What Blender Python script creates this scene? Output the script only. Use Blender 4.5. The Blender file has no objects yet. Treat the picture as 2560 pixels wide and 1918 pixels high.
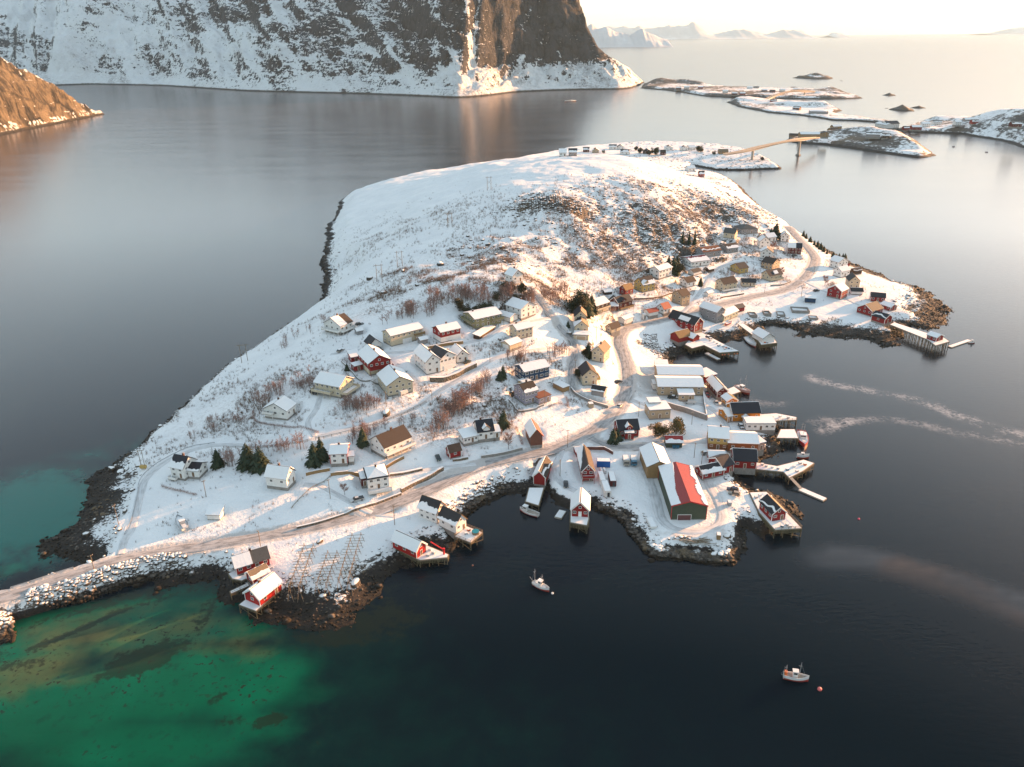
import bpy, bmesh, math, random
import numpy as np
from mathutils import Vector, Matrix
R = math.radians
rnd = random.Random(11)
scene = bpy.context.scene
COL = scene.collection

# ------------------------------------------------------------------ camera
CAM_H, FPX, PITCH, ROLL = 160.0, 1950.0, R(24.13), R(0.42)
_f = np.array([0, math.cos(PITCH), -math.sin(PITCH)])
_u0 = np.array([0, math.sin(PITCH), math.cos(PITCH)])
_x = np.array([1.0, 0, 0])
CU = _u0 * math.cos(ROLL) + _x * math.sin(ROLL)
CR = _x * math.cos(ROLL) - _u0 * math.sin(ROLL)
CAMP = np.array([0, 0, CAM_H])

def ray(px, py):
    d = _f + CR * ((px - 1280.0) / FPX) - CU * ((py - 959.0) / FPX)
    return d / np.linalg.norm(d)

def plane(px, py, z=0.0):
    d = ray(px, py)
    t = (z - CAM_H) / d[2]
    return CAMP + d * t

cam = bpy.data.cameras.new('camera')
camo = bpy.data.objects.new('camera', cam)
COL.objects.link(camo)
M = Matrix(((CR[0], CU[0], -_f[0], 0), (CR[1], CU[1], -_f[1], 0), (CR[2], CU[2], -_f[2], CAM_H), (0, 0, 0, 1)))
camo.matrix_world = M
cam.sensor_fit = 'HORIZONTAL'
cam.sensor_width = 36.0
cam.lens = 36.0 * FPX / 2560.0
cam.clip_start = 1.0
cam.clip_end = 120000.0
scene.camera = camo

# ------------------------------------------------------------------ light
SUN_EL, SUN_AZ = R(9.5), R(58.0)      # azimuth measured clockwise from the view direction (+Y)
w = bpy.data.worlds.new('World')
scene.world = w
w.use_nodes = True
nt = w.node_tree
nt.nodes.clear()
sky = nt.nodes.new('ShaderNodeTexSky')
sky.sky_type = 'NISHITA'
sky.sun_disc = False
sky.sun_elevation = SUN_EL
sky.sun_rotation = SUN_AZ
sky.air_density = 1.0
sky.dust_density = 1.1
sky.ozone_density = 1.6
bg = nt.nodes.new('ShaderNodeBackground')
bg.inputs['Strength'].default_value = 0.15
wo = nt.nodes.new('ShaderNodeOutputWorld')
hs = nt.nodes.new('ShaderNodeHueSaturation')
hs.inputs['Hue'].default_value = 0.484
hs.inputs['Saturation'].default_value = 0.97
nt.links.new(sky.outputs[0], hs.inputs['Color'])
veil = nt.nodes.new('ShaderNodeMix')          # thin high cloud evens the sky out
veil.data_type = 'RGBA'
veil.inputs[0].default_value = 0.2
veil.inputs[7].default_value = (1.48, 1.48, 1.58, 1)
gm = nt.nodes.new('ShaderNodeGamma')           # soft roll-off of the glow round the sun
gm.inputs['Gamma'].default_value = 0.66
nt.links.new(hs.outputs[0], gm.inputs[0])
nt.links.new(gm.outputs[0], veil.inputs[6])
nt.links.new(veil.outputs[2], bg.inputs[0])
nt.links.new(bg.outputs[0], wo.inputs[0])
sl = bpy.data.lights.new('sun', 'SUN')
sl.energy = 4.8
sl.angle = R(0.5)
sl.color = (1.0, 0.48, 0.20)
slo = bpy.data.objects.new('sun', sl)
COL.objects.link(slo)
sdir = Vector((math.sin(SUN_AZ) * math.cos(SUN_EL), math.cos(SUN_AZ) * math.cos(SUN_EL), math.sin(SUN_EL)))
slo.rotation_euler = sdir.to_track_quat('Z', 'Y').to_euler()
slo.location = (300, 300, 600)
vs = scene.view_settings
vs.view_transform = 'Standard'
vs.look = 'None'
vs.gamma = 1.0
vs.use_curve_mapping = False
vs.exposure = 2.2
scene.cycles.max_bounces = 6
scene.cycles.diffuse_bounces = 3
scene.cycles.glossy_bounces = 3
scene.cycles.transparent_max_bounces = 8
scene.cycles.caustics_reflective = False
scene.cycles.caustics_refractive = False

# ------------------------------------------------------------------ helpers
def s2l(c):
    return tuple(((v / 255.0) / 12.92 if v / 255.0 <= 0.04045 else ((v / 255.0 + 0.055) / 1.055) ** 2.4) for v in c)

def hexc(h):
    return s2l((int(h[0:2], 16), int(h[2:4], 16), int(h[4:6], 16)))

def tag(o, label=None, cat=None, group=None, kind=None):
    if label: o['label'] = label
    if cat: o['category'] = cat
    if group: o['group'] = group
    if kind: o['kind'] = kind
    return o

def link(o, parent=None):
    COL.objects.link(o)
    if parent is not None:
        o.parent = parent
    return o

def empty(name, loc, rz=0.0):
    o = bpy.data.objects.new(name, None)
    o.empty_display_size = 0.5
    o.location = loc
    o.rotation_euler = (0, 0, rz)
    return link(o)

def mesh_np(name, verts, faces, mat=None, parent=None, smooth=False, attrs=None):
    """verts (n,3) array, faces (m,4) int array of quads or (m,3)."""
    me = bpy.data.meshes.new(name)
    verts = np.asarray(verts, dtype=np.float32)
    faces = np.asarray(faces, dtype=np.int32)
    k = faces.shape[1]
    me.vertices.add(len(verts))
    me.vertices.foreach_set('co', verts.ravel())
    me.loops.add(faces.size)
    me.loops.foreach_set('vertex_index', faces.ravel())
    me.polygons.add(len(faces))
    me.polygons.foreach_set('loop_start', np.arange(0, faces.size, k, dtype=np.int32))
    me.polygons.foreach_set('loop_total', np.full(len(faces), k, dtype=np.int32))
    if smooth:
        me.polygons.foreach_set('use_smooth', np.ones(len(faces), dtype=bool))
    me.update(calc_edges=True)
    for an, av in (attrs or {}).items():
        a = me.attributes.new(an, 'FLOAT', 'POINT')
        a.data.foreach_set('value', np.asarray(av, dtype=np.float32).ravel())
    if mat:
        me.materials.append(mat)
    o = bpy.data.objects.new(name, me)
    return link(o, parent)

class MB:
    """collects shapes into one mesh; material slots by material object."""
    def __init__(s):
        s.v, s.f, s.m, s.mats = [], [], [], []
    def mi(s, mat):
        if mat not in s.mats:
            s.mats.append(mat)
        return s.mats.index(mat)
    def add(s, vs_, fs_, mat):
        b = len(s.v)
        i = s.mi(mat)
        s.v.extend([tuple(v) for v in vs_])
        for f in fs_:
            s.f.append(tuple(b + k for k in f))
            s.m.append(i)
        return s
    def box(s, c, size, mat, rz=0.0):
        x, y, z = size[0] / 2, size[1] / 2, size[2] / 2
        cs, sn = math.cos(rz), math.sin(rz)
        vs_ = []
        for dz in (-z, z):
            for dx, dy in ((-x, -y), (x, -y), (x, y), (-x, y)):
                vs_.append((c[0] + dx * cs - dy * sn, c[1] + dx * sn + dy * cs, c[2] + dz))
        return s.add(vs_, [(3, 2, 1, 0), (4, 5, 6, 7), (0, 1, 5, 4), (1, 2, 6, 5), (2, 3, 7, 6), (3, 0, 4, 7)], mat)
    def tube(s, p, q, r, mat, n=5, r2=None):
        p, q = Vector(p), Vector(q)
        d = (q - p)
        if d.length < 1e-6: return s
        d.normalize()
        a = d.orthogonal().normalized()
        b = d.cross(a)
        r2 = r if r2 is None else r2
        vs_ = []
        for k in range(n):
            t = 2 * math.pi * k / n
            o = a * math.cos(t) + b * math.sin(t)
            vs_.append(p + o * r)
        for k in range(n):
            t = 2 * math.pi * k / n
            o = a * math.cos(t) + b * math.sin(t)
            vs_.append(q + o * r2)
        fs_ = [(k, (k + 1) % n, n + (k + 1) % n, n + k) for k in range(n)]
        fs_.append(tuple(range(n - 1, -1, -1)))
        fs_.append(tuple(range(n, 2 * n)))
        return s.add(vs_, fs_, mat)
    def prism(s, poly, z0, z1, mat, top=None):
        n = len(poly)
        area = sum(poly[i][0] * poly[(i + 1) % n][1] - poly[(i + 1) % n][0] * poly[i][1] for i in range(n))
        if area < 0: poly = poly[::-1]
        vs_ = [(p[0], p[1], z0) for p in poly] + [(p[0], p[1], z1) for p in poly]
        fs_ = [(k, (k + 1) % n, n + (k + 1) % n, n + k) for k in range(n)] + [tuple(range(n - 1, -1, -1))]
        s.add(vs_, fs_, mat)
        s.add([(p[0], p[1], z1) for p in poly], [tuple(range(n))], top or mat)
        return s
    def hexa(s, b4, t4, mat):
        """two quads (bottom and top, CCW from above)"""
        return s.add(list(b4) + list(t4), [(3, 2, 1, 0), (4, 5, 6, 7), (0, 1, 5, 4), (1, 2, 6, 5), (2, 3, 7, 6), (3, 0, 4, 7)], mat)
    def mesh(s, name, smooth=False):
        me = bpy.data.meshes.new(name)
        me.from_pydata(s.v, [], s.f)
        for m_ in s.mats: me.materials.append(m_)
        me.polygons.foreach_set('material_index', s.m)
        if smooth:
            me.polygons.foreach_set('use_smooth', [True] * len(s.f))
        me.update()
        return me
    def build(s, name, parent=None, smooth=False):
        o = bpy.data.objects.new(name, s.mesh(name, smooth))
        return link(o, parent)

def _hash(ix, iy, seed):
    h = (ix.astype(np.int64) * 374761393 + iy.astype(np.int64) * 668265263 + seed * 2147483647) & 0xffffffff
    h = ((h ^ (h >> 13)) * 1274126177) & 0xffffffff
    h = h ^ (h >> 16)
    return (h & 0xffffff) / float(0xffffff)

def vnoise(x, y, seed=0):
    x, y = np.asarray(x, float), np.asarray(y, float)
    ix, iy = np.floor(x), np.floor(y)
    fx, fy = x - ix, y - iy
    fx, fy = fx * fx * (3 - 2 * fx), fy * fy * (3 - 2 * fy)
    a, b = _hash(ix, iy, seed), _hash(ix + 1, iy, seed)
    c, d = _hash(ix, iy + 1, seed), _hash(ix + 1, iy + 1, seed)
    return (a * (1 - fx) + b * fx) * (1 - fy) + (c * (1 - fx) + d * fx) * fy

def fbm(x, y, octv=4, seed=0, gain=0.5):
    t, a, n = 0, 1.0, 0
    for o in range(octv):
        t = t + a * vnoise(x * 2 ** o + 17.3 * o, y * 2 ** o - 9.1 * o, seed + o)
        n += a
        a *= gain
    return t / n

def sstep(a, b, x):
    t = np.clip((x - a) / (b - a), 0, 1)
    return t * t * (3 - 2 * t)

# ------------------------------------------------------------------ node helper
class NT:
    def __init__(s, name):
        s.mat = bpy.data.materials.new(name)
        s.mat.use_nodes = True
        s.nt = s.mat.node_tree
        s.nt.nodes.clear()
        s.out = s.nt.nodes.new('ShaderNodeOutputMaterial')
        s.b = s.nt.nodes.new('ShaderNodeBsdfPrincipled')
        s.nt.links.new(s.b.outputs[0], s.out.inputs[0])
    def n(s, t, **kw):
        nd = s.nt.nodes.new(t)
        for k, v in kw.items(): setattr(nd, k, v)
        return nd
    def set(s, sock, v):
        if hasattr(v, 'is_output') or isinstance(v, bpy.types.NodeSocket):
            s.nt.links.new(v, sock)
        elif isinstance(v, (tuple, list)) and sock.type == 'RGBA' and len(v) == 3:
            sock.default_value = (*v, 1)
        else:
            sock.default_value = v
    def math(s, op, a, b=0.0, c=0.0, clamp=False):
        nd = s.n('ShaderNodeMath', operation=op, use_clamp=clamp)
        s.set(nd.inputs[0], a); s.set(nd.inputs[1], b); s.set(nd.inputs[2], c)
        return nd.outputs[0]
    def mix(s, f, a, b, blend='MIX'):
        nd = s.n('ShaderNodeMix', data_type='RGBA', blend_type=blend)
        s.set(nd.inputs[0], f); s.set(nd.inputs[6], a); s.set(nd.inputs[7], b)
        return nd.outputs[2]
    def step(s, x, a, b):
        nd = s.n('ShaderNodeMapRange', interpolation_type='SMOOTHSTEP')
        s.set(nd.inputs[0], x); s.set(nd.inputs[1], a); s.set(nd.inputs[2], b)
        nd.inputs[3].default_value = 0; nd.inputs[4].default_value = 1
        return nd.outputs[0]
    def noise(s, scale, detail=4, rough=0.55, vec=None, dist=0.0):
        nd = s.n('ShaderNodeTexNoise')
        nd.inputs['Scale'].default_value = scale
        nd.inputs['Detail'].default_value = detail
        nd.inputs['Roughness'].default_value = rough
        nd.inputs['Distortion'].default_value = dist
        if vec is not None: s.nt.links.new(vec, nd.inputs['Vector'])
        return nd.outputs[0]
    def attr(s, name):
        nd = s.n('ShaderNodeAttribute', attribute_name=name)
        return nd.outputs['Fac']
    def pos(s):
        return s.n('ShaderNodeNewGeometry').outputs['Position']
    def sep(s, v):
        nd = s.n('ShaderNodeSeparateXYZ')
        s.nt.links.new(v, nd.inputs[0])
        return nd.outputs
    def scale(s, v, xyz, rot=None):
        nd = s.n('ShaderNodeMapping')
        s.nt.links.new(v, nd.inputs[0])
        nd.inputs['Scale'].default_value = xyz
        if rot: nd.inputs['Rotation'].default_value = rot
        return nd.outputs[0]
    def bump(s, h, strength, dist):
        nd = s.n('ShaderNodeBump')
        s.set(nd.inputs['Height'], h)
        nd.inputs['Strength'].default_value = strength
        nd.inputs['Distance'].default_value = dist
        s.nt.links.new(nd.outputs[0], s.b.inputs['Normal'])
    def base(s, c, rough=0.8, spec=0.3):
        s.set(s.b.inputs['Base Color'], c)
        s.set(s.b.inputs['Roughness'], rough)
        s.set(s.b.inputs['Specular IOR Level'], spec)
        return s.mat

SNOW = (0.70, 0.695, 0.68)
ROCK = (0.072, 0.064, 0.057)
WEED = (0.040, 0.030, 0.019)

def paint(name, c, rough=0.6, var=0.25, scale=1.2, spec=0.3):
    """painted / plain surface with mild weathering"""
    t = NT(name)
    tc = t.n('ShaderNodeTexCoord').outputs['Object']
    n = t.noise(scale, 5, 0.65, tc)
    n2 = t.noise(scale * 9, 2, 0.5, t.scale(tc, (1, 1, 0.15)))
    f = t.math('MULTIPLY', t.math('ADD', n, n2), 0.5)
    dark = tuple(v * (1 - var) for v in c)
    lite = tuple(min(1, v * (1 + var * 0.6)) for v in c)
    return t.base(t.mix(t.step(f, 0.3, 0.7), dark, lite), rough, spec)
# ------------------------------------------------------------------ the village island
# waterline, clockwise from the causeway, measured on the photograph: px, py, width of the rocky fringe (m)
COAST = [(75,1484,2),(150,1459,2),(215,1432,4),(222,1415,10),(170,1405,16),(112,1396,18),(98,1382,18),(118,1355,20),(150,1330,20),(178,1300,20),
(203,1270,18),(212,1245,16),(224,1212,13),(256,1180,10),(287,1160,7),(322,1130,6),(356,1105,4),(401,1070,3.5),(446,1025,3.5),(500,975,3),
(560,920,3),(640,868,3),(720,813,3),(770,783,3),(803,752,4),(808,720,5),(815,690,6),(803,665,6),(808,630,6),(815,600,8),(812,570,8),(836,545,4),
(846,510,7),(853,500,4),(870,490,3),(900,481,3),(960,474,3),(1050,458,3),(1157,440,3),(1240,421,3),(1330,402,3),(1400,386,3),(1520,376,3),
(1640,373,3),(1740,377,3),(1810,381,3),(1880,391,4),(1930,405,5),(1958,423,5),(1900,425,5),(1854,427,5),(1790,426,4),(1737,416,4),(1718,424,3),
(1752,430,4),(1797,436,4),(1822,447,5),(1852,466,6),(1874,491,6),(1901,517,5),(1949,555,4),(1985,571,5),(2006,588,5),(2037,606,6),
(2072,626,7),(2113,640,6),(2116,650,5),(2153,662,5),(2190,670,7),(2206,685,6),(2228,702,5),(2260,710,5),(2288,717,7),(2316,730,11),
(2352,748,16),(2371,764,20),(2372,781,22),(2363,798,24),(2366,813,22),(2346,823,18),(2305,822,14),(2272,820,12),(2262,838,14),(2250,858,16),
(2229,869,18),(2204,871,18),(2178,852,16),(2102,847,14),(2052,837,13),(2011,845,12),(1987,839,9),(1988,822,8),(1938,814,7),(1916,817,7),
(1899,827,7),(1883,832,7),(1860,846,9),(1831,850,9),(1808,858,10),(1775,862,12),(1745,875,12),(1716,888,9),(1692,900,8),(1684,912,7),
(1690,925,4),(1718,924,3),(1757,935,3),(1788,945,3),(1809,961,3),(1815,980,3),(1836,990,3),(1846,1007,3),(1876,1012,3),(1898,1013,3),
(1902,1034,3),(1914,1056,3),(1938,1056,3),(1943,1068,4),(1941,1090,6),(1944,1106,8),(1956,1120,9),(1952,1138,9),(1933,1149,8),(1905,1148,7),
(1894,1153,6),(1870,1170,7),(1851,1184,6),(1847,1197,5),(1857,1214,5),(1872,1226,6),(1925,1226,10),(1962,1250,10),(1988,1283,10),(1976,1310,10),
(1942,1332,12),(1912,1346,10),(1890,1336,8),(1872,1318,6),(1860,1330,5),(1867,1341,4),(1869,1354,4),(1871,1370,5),(1855,1394,5),(1834,1410,5.5),
(1790,1411,6),(1745,1405,6),(1701,1400,6),(1631,1394,5.5),(1602,1372,5),(1574,1335,5),(1560,1312,5),(1541,1296,4.5),(1513,1283,4.5),(1486,1279,4.5),
(1477,1266,4.5),(1441,1279,4),(1416,1276,4),(1392,1261,4),(1387,1239,5),(1368,1222,6),(1345,1232,8),(1318,1238,9),(1280,1238,8),(1258,1240,6),
(1227,1252,5.5),(1179,1286,5.5),(1168,1300,5),(1150,1312,5),(1150,1332,5),(1146,1352,5),(1138,1372,6),(1124,1384,7),(1100,1380,6),(1078,1376,6),
(1064,1392,7),(1045,1408,9),(1028,1416,9),(998,1427,8),(975,1446,9),(952,1480,11),(938,1512,12),(918,1535,13),(882,1553,14),(843,1572,15),
(805,1580,16),(748,1563,16),(691,1553,14),(643,1547,12),(615,1536,10),(606,1510,10),(567,1508,9),(552,1490,9),(536,1472,9),(515,1460,9),
(470,1464,12),(415,1462,11),(392,1452,7),(319,1469,7),(232,1501,7),(145,1524,7),(75,1535,4),(66,1510,2)]
CP = np.array([plane(a, b)[:2] for a, b, _ in COAST])
CW = np.array([c for _, _, c in COAST], float)

# heights: px, py, z
HP = [(430,1200,6),(330,1130,5),(600,1290,6),(460,1330,5),(350,1390,5),(560,1358,5),(700,1320,5),(900,1260,6),(1000,1222,6),(1200,1150,6.5),(1350,1112,7),
(1480,1060,6.5),(1560,1000,6),(1575,900,6.5),(1590,830,7),(1680,795,7),(1800,760,7),(1950,722,7),(2030,660,8),(1990,600,9),(1968,570,10),(240,1405,4.5),(120,1455,4.5),
(850,1150,11),(950,1130,11.5),(720,1200,9),(680,1050,16),(820,1000,20),(1000,980,20),(1080,930,22),(850,838,25),(960,862,25),(1100,850,27),(1200,830,28),
(1300,795,29),(1290,705,40),(1150,670,36),(1000,660,31),(900,720,25),(770,785,10),(700,860,11),(600,950,10),(500,1060,9),(560,1110,10),(640,1150,9),(400,1120,6),
(1300,950,16),(1320,1018,12),(1430,895,17),(1400,850,20),(1450,830,19),(1470,965,11),(1500,790,16),(1540,800,11),(1230,1090,9),(1180,955,18),(1100,1000,17),(1080,1060,12),
(1540,745,18),(1600,725,18),(1660,690,17),(1740,670,15),(1800,725,9),(1850,682,11),(1840,635,17),(1780,640,19),(1900,690,9),(1880,592,22),(1930,612,14),(1960,640,10),(1925,560,24),
(1400,690,29),(1500,680,25),(1600,650,26),(1300,620,40),(1100,590,38),(950,600,27),(850,620,13),(870,560,12),
(1500,389,59),(1400,392,57),(1300,394,51),(1240,403,44),(1157,425,36),(1050,446,28),(960,466,18),(900,471,8),(1620,402,57),(1700,434,49),(1760,468,41),(1830,508,31),(1895,545,24),
(1100,520,38),(1000,520,28),(940,540,20),(1250,500,50),(1380,445,57),(1550,450,57),(1650,475,52),(1650,560,37),(1750,540,31),(1800,585,24),(1500,560,41),(1300,560,45),(1400,520,53),
(1480,384,12),(1400,390,12),(1560,386,11),(1640,392,9),(1720,388,9),(1800,392,9),(1700,404,6),(1850,410,5),(1900,412,5),(1780,412,4),
(2080,690,5.5),(2150,720,5),(2200,740,5),(2250,730,4.5),(2300,755,4.5),(2200,790,3.5),(2100,765,4),(2000,750,5),(1900,772,4),(1850,800,3.5),
(1650,960,4),(1700,1010,4),(1850,1060,3.2),(1890,1100,3.2),(1700,1060,4.5),(1640,1100,4.5),(1800,1150,3.2),(1600,1200,3.6),(1700,1320,3.2),(1790,1300,3.2),(1830,1250,3.2),
(1450,1180,4.2),(1400,1230,3.5),(1340,1180,4.2),(1540,1230,3.5),(1250,1185,5),(1150,1240,4.5),(1000,1300,4),(700,1400,3.5),(800,1420,3.5),(850,1480,3),(580,1420,3.2),(900,1380,3.8)]
hw = [np.append(plane(a, b, z)[:2], z) for a, b, z in HP]
# the far side of the hill, hidden from here: falls to the sea behind the crest
for a, b, z in HP:
    if (a, b) in ((1500,389),(1400,392),(1300,394),(1240,403),(1157,425),(1050,446),(960,466),(1620,402),(1700,434),(1760,468)):
        p = plane(a, b, z)
        q = p[:2] / np.linalg.norm(p[:2])
        hw.append(np.append(p[:2] + q * 75, z * 0.72))
hw = np.array(hw)
# thin-plate spline through the heights
def tps_fit(P, z, lam=40.0):
    n = len(P)
    d = np.linalg.norm(P[:, None] - P[None], axis=2)
    K = np.where(d > 0, d * d * np.log(d + 1e-9), 0) + np.eye(n) * lam
    Q = np.hstack([np.ones((n, 1)), P])
    A = np.zeros((n + 3, n + 3)); A[:n, :n] = K; A[:n, n:] = Q; A[n:, :n] = Q.T
    s = np.linalg.solve(A, np.append(z, [0, 0, 0]))
    return s
_S = 100.0
_tp = hw[:, :2] / _S
_tw = tps_fit(_tp, hw[:, 2], 0.02)
def tps(X, Y):
    X, Y = X / _S, Y / _S
    o = _tw[-3] + _tw[-2] * X + _tw[-1] * Y
    for (a, b), wgt in zip(_tp, _tw[:-3]):
        r2 = (X - a) ** 2 + (Y - b) ** 2 + 1e-12
        o = o + wgt * 0.5 * r2 * np.log(r2)
    return o

def seg_dist(X, Y, P, closed=True, vals=None):
    """distance to a polyline, and the value (interpolated) and the arc length at the nearest point"""
    best = np.full(X.shape, 1e18); val = np.zeros(X.shape); arc = np.zeros(X.shape)
    n = len(P); s0 = 0.0
    for i in range(n if closed else n - 1):
        a, b = P[i], P[(i + 1) % n]
        ab = b - a
        L2 = max(ab @ ab, 1e-9)
        t = np.clip(((X - a[0]) * ab[0] + (Y - a[1]) * ab[1]) / L2, 0, 1)
        d = (X - a[0] - t * ab[0]) ** 2 + (Y - a[1] - t * ab[1]) ** 2
        m = d < best
        best = np.where(m, d, best)
        if vals is not None:
            val = np.where(m, vals[i] * (1 - t) + vals[(i + 1) % n] * t, val)
        arc = np.where(m, s0 + t * math.sqrt(L2), arc)
        s0 += math.sqrt(L2)
    return np.sqrt(best), val, arc

def inside(X, Y, P):
    c = np.zeros(X.shape, bool)
    n = len(P); j = n - 1
    for i in range(n):
        xi, yi, xj, yj = P[i][0], P[i][1], P[j][0], P[j][1]
        if yi != yj:
            c ^= ((yi > Y) != (yj > Y)) & (X < (xj - xi) * (Y - yi) / (yj - yi) + xi)
        j = i
    return c

GX0, GX1, GY0, GY1, GS = -330.0, 450.0, 165.0, 1215.0, 1.5
gx = np.arange(GX0, GX1, GS); gy = np.arange(GY0, GY1, GS)
GXX, GYY = np.meshgrid(gx, gy)
def coast_profile(X, Y, P, W, dn=1.3):
    d, wv, _ = seg_dist(X, Y, P, True, W)
    ins = inside(X, Y, P)
    d = np.where(ins, d, -d) + (fbm(X / 7.0, Y / 7.0, 3, 5) - 0.5) * np.minimum(wv, 10) * dn * 0.8
    z = np.where(d < 0, np.maximum(d * 0.35, -1.6), np.where(d < wv, 2.2 * d / wv, 2.2 + (d - wv) * 0.75))
    return z, d, wv
ZC, DC, WC = coast_profile(GXX, GYY, CP, CW)
hill = tps(GXX, GYY)
# the rocky face of the hill and other broken ground: px, py, z, radius x, radius y (m), weight
ROCKY = [(1540,420,40,1,1,0),(1860,415,4,90,18,.55),(1640,400,8,90,14,.45),(1760,440,6,30,16,.6),(1820,470,10,20,40,.7),(1385,515,52,34,20,1.25),(1340,500,52,20,14,.8),(1650,560,38,70,45,.8),(1800,540,28,40,40,.85),(1520,590,38,60,35,.65),(1620,480,50,60,25,.45),(1450,620,34,55,28,.5),
(1230,610,42,45,25,.5),(1250,640,40,40,22,.45),(1880,520,20,35,40,.75),(1480,480,54,40,18,.4),(1420,660,30,50,20,.35),(1560,450,56,30,10,.35),(1590,620,30,60,25,.55),(1720,600,24,50,20,.5),
(1330,650,36,40,20,.3),(1200,720,30,30,12,.3),(1100,985,18,16,5,.6),(1050,990,19,14,5,.55),(1130,1000,17,20,6,.5),(1180,975,18,18,5,.55),(1250,960,17,20,10,.35),
(840,620,10,14,40,.35),(830,700,8,14,30,.35),(470,1180,6,6,4,.1),(1620,860,5,16,10,.9),(1600,840,5,8,5,.7),(250,1350,4,5,20,.45),(300,1200,4,6,30,.4),(480,1040,6,8,30,.35),
(1110,1260,5,10,5,.2),(900,1250,7,5,3,.2),(1060,1320,3,8,4,.6),(1980,800,3,40,8,.35),(2130,790,3,40,8,.3),(1930,790,4,20,6,.5),(2010,780,4,25,6,.4),(1700,880,3,14,10,.9),
(880,1420,3,12,14,.5),(930,1440,3,12,16,.8),(870,1480,3,12,10,.6),(520,1400,3,14,8,.6),(460,1420,3,16,10,.55),(1780,1385,3,22,2.5,.6)]
rock = np.zeros_like(GXX)
for px, py, z, rx, ry, wt in ROCKY:
    c = plane(px, py, z)
    q = ((GXX - c[0]) / rx) ** 2 + ((GYY - c[1]) / ry) ** 2
    rock = np.maximum(rock, wt * np.exp(-q * 0.9))
relief = (fbm(GXX / 34, GYY / 34, 4, 2) - 0.5) * 3.2 * sstep(10, 30, hill) + rock * (np.abs(fbm(GXX / 13, GYY / 13, 4, 9) - 0.5) * -2 + 0.35) * 7.0 * sstep(6, 20, hill)
relief += (fbm(GXX / 19, GYY / 15, 4, 41) - 0.5) * 2.6 * sstep(4.5, 9, hill)
relief += (fbm(GXX / 6.0, GYY / 6.0, 3, 21) - 0.5) * (0.55 + rock * 1.2)
hill = hill + relief
k = 1.2
HB = np.minimum(hill, ZC) - np.maximum(k - np.abs(hill - ZC), 0) ** 2 / (4 * k)
# weedy rock in the fringe is lumpy
fr = np.exp(-((DC - WC * 0.45) / np.maximum(WC * 0.55, 1)) ** 2)
HB = HB + fr * (fbm(GXX / 2.6, GYY / 2.6, 3, 31) - 0.5) * 1.5
GH = HB.copy()

def bil(A, X, Y):
    u = np.clip((np.asarray(X) - GX0) / GS, 0, len(gx) - 1.001); v = np.clip((np.asarray(Y) - GY0) / GS, 0, len(gy) - 1.001)
    i, j = u.astype(int), v.astype(int); fu, fv = u - i, v - j
    return (A[j, i] * (1 - fu) + A[j, i + 1] * fu) * (1 - fv) + (A[j + 1, i] * (1 - fu) + A[j + 1, i + 1] * fu) * fv
def hz(x, y): return float(bil(GH, x, y))

def hit(px, py, A=None):
    """first point of the island's ground under a pixel of the photograph"""
    d = ray(px, py)
    t = np.arange(150, 1400, 0.5)
    X, Y, Z = d[0] * t, d[1] * t, CAM_H + d[2] * t
    h = np.maximum(bil(HB if A is None else A, X, Y), 0.05)
    k_ = np.argmax(Z <= h)
    if Z[k_] > h[k_]: k_ = len(t) - 1
    return np.array([X[k_], Y[k_], max(Z[k_], 0.05)])

# ------------------------------------------------------------------ roads
MAIN = [(-60,1515),(72,1475),(145,1450),(232,1423),(319,1396),(435,1378),(550,1357),(700,1334),(800,1312),(860,1299),(949,1272),(1020,1244),(1111,1205),(1188,1168),(1280,1145),(1388,1120),(1471,1083),(1523,1046),(1551,1010),(1566,974),
(1570,943),(1566,912),(1556,881),(1548,858),(1550,838),(1566,822),(1593,814),(1661,798),(1751,774),(1819,757),(1887,741),(1940,731),(1980,717),(2010,695),(2030,668),(2036,646),(2021,622),(2001,602),(1984,584),(1970,568)]
LANE_A = [(1521,1018),(1471,997),(1440,981),(1430,960),(1429,922),(1436,891),(1436,862),(1419,843),(1395,815),(1375,787),(1355,759),(1339,739),(1321,718)]
LANE_B = [(1434,866),(1359,871),(1300,878),(1250,889),(1220,905),(1160,944),(1103,972),(1065,1004),(1027,1027),(970,1044),(912,1062),(787,1092),(662,1117),(600,1113),(533,1112),(470,1129),(408,1160),(366,1197),(350,1237),(341,1278),(329,1320),(312,1356),(300,1386)]
LANE_C = [(826,886),(850,881),(884,872),(932,882),(1008,880),(1103,868),(1165,858),(1210,849),(1240,829),(1279,810),(1330,802),(1372,795)]
LANE_D = [(1478,1095),(1505,1110),(1534,1117),(1596,1116),(1640,1112)]
LANE_E = [(1558,960),(1590,985),(1640,1000),(1700,1010),(1745,1012)]
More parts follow.
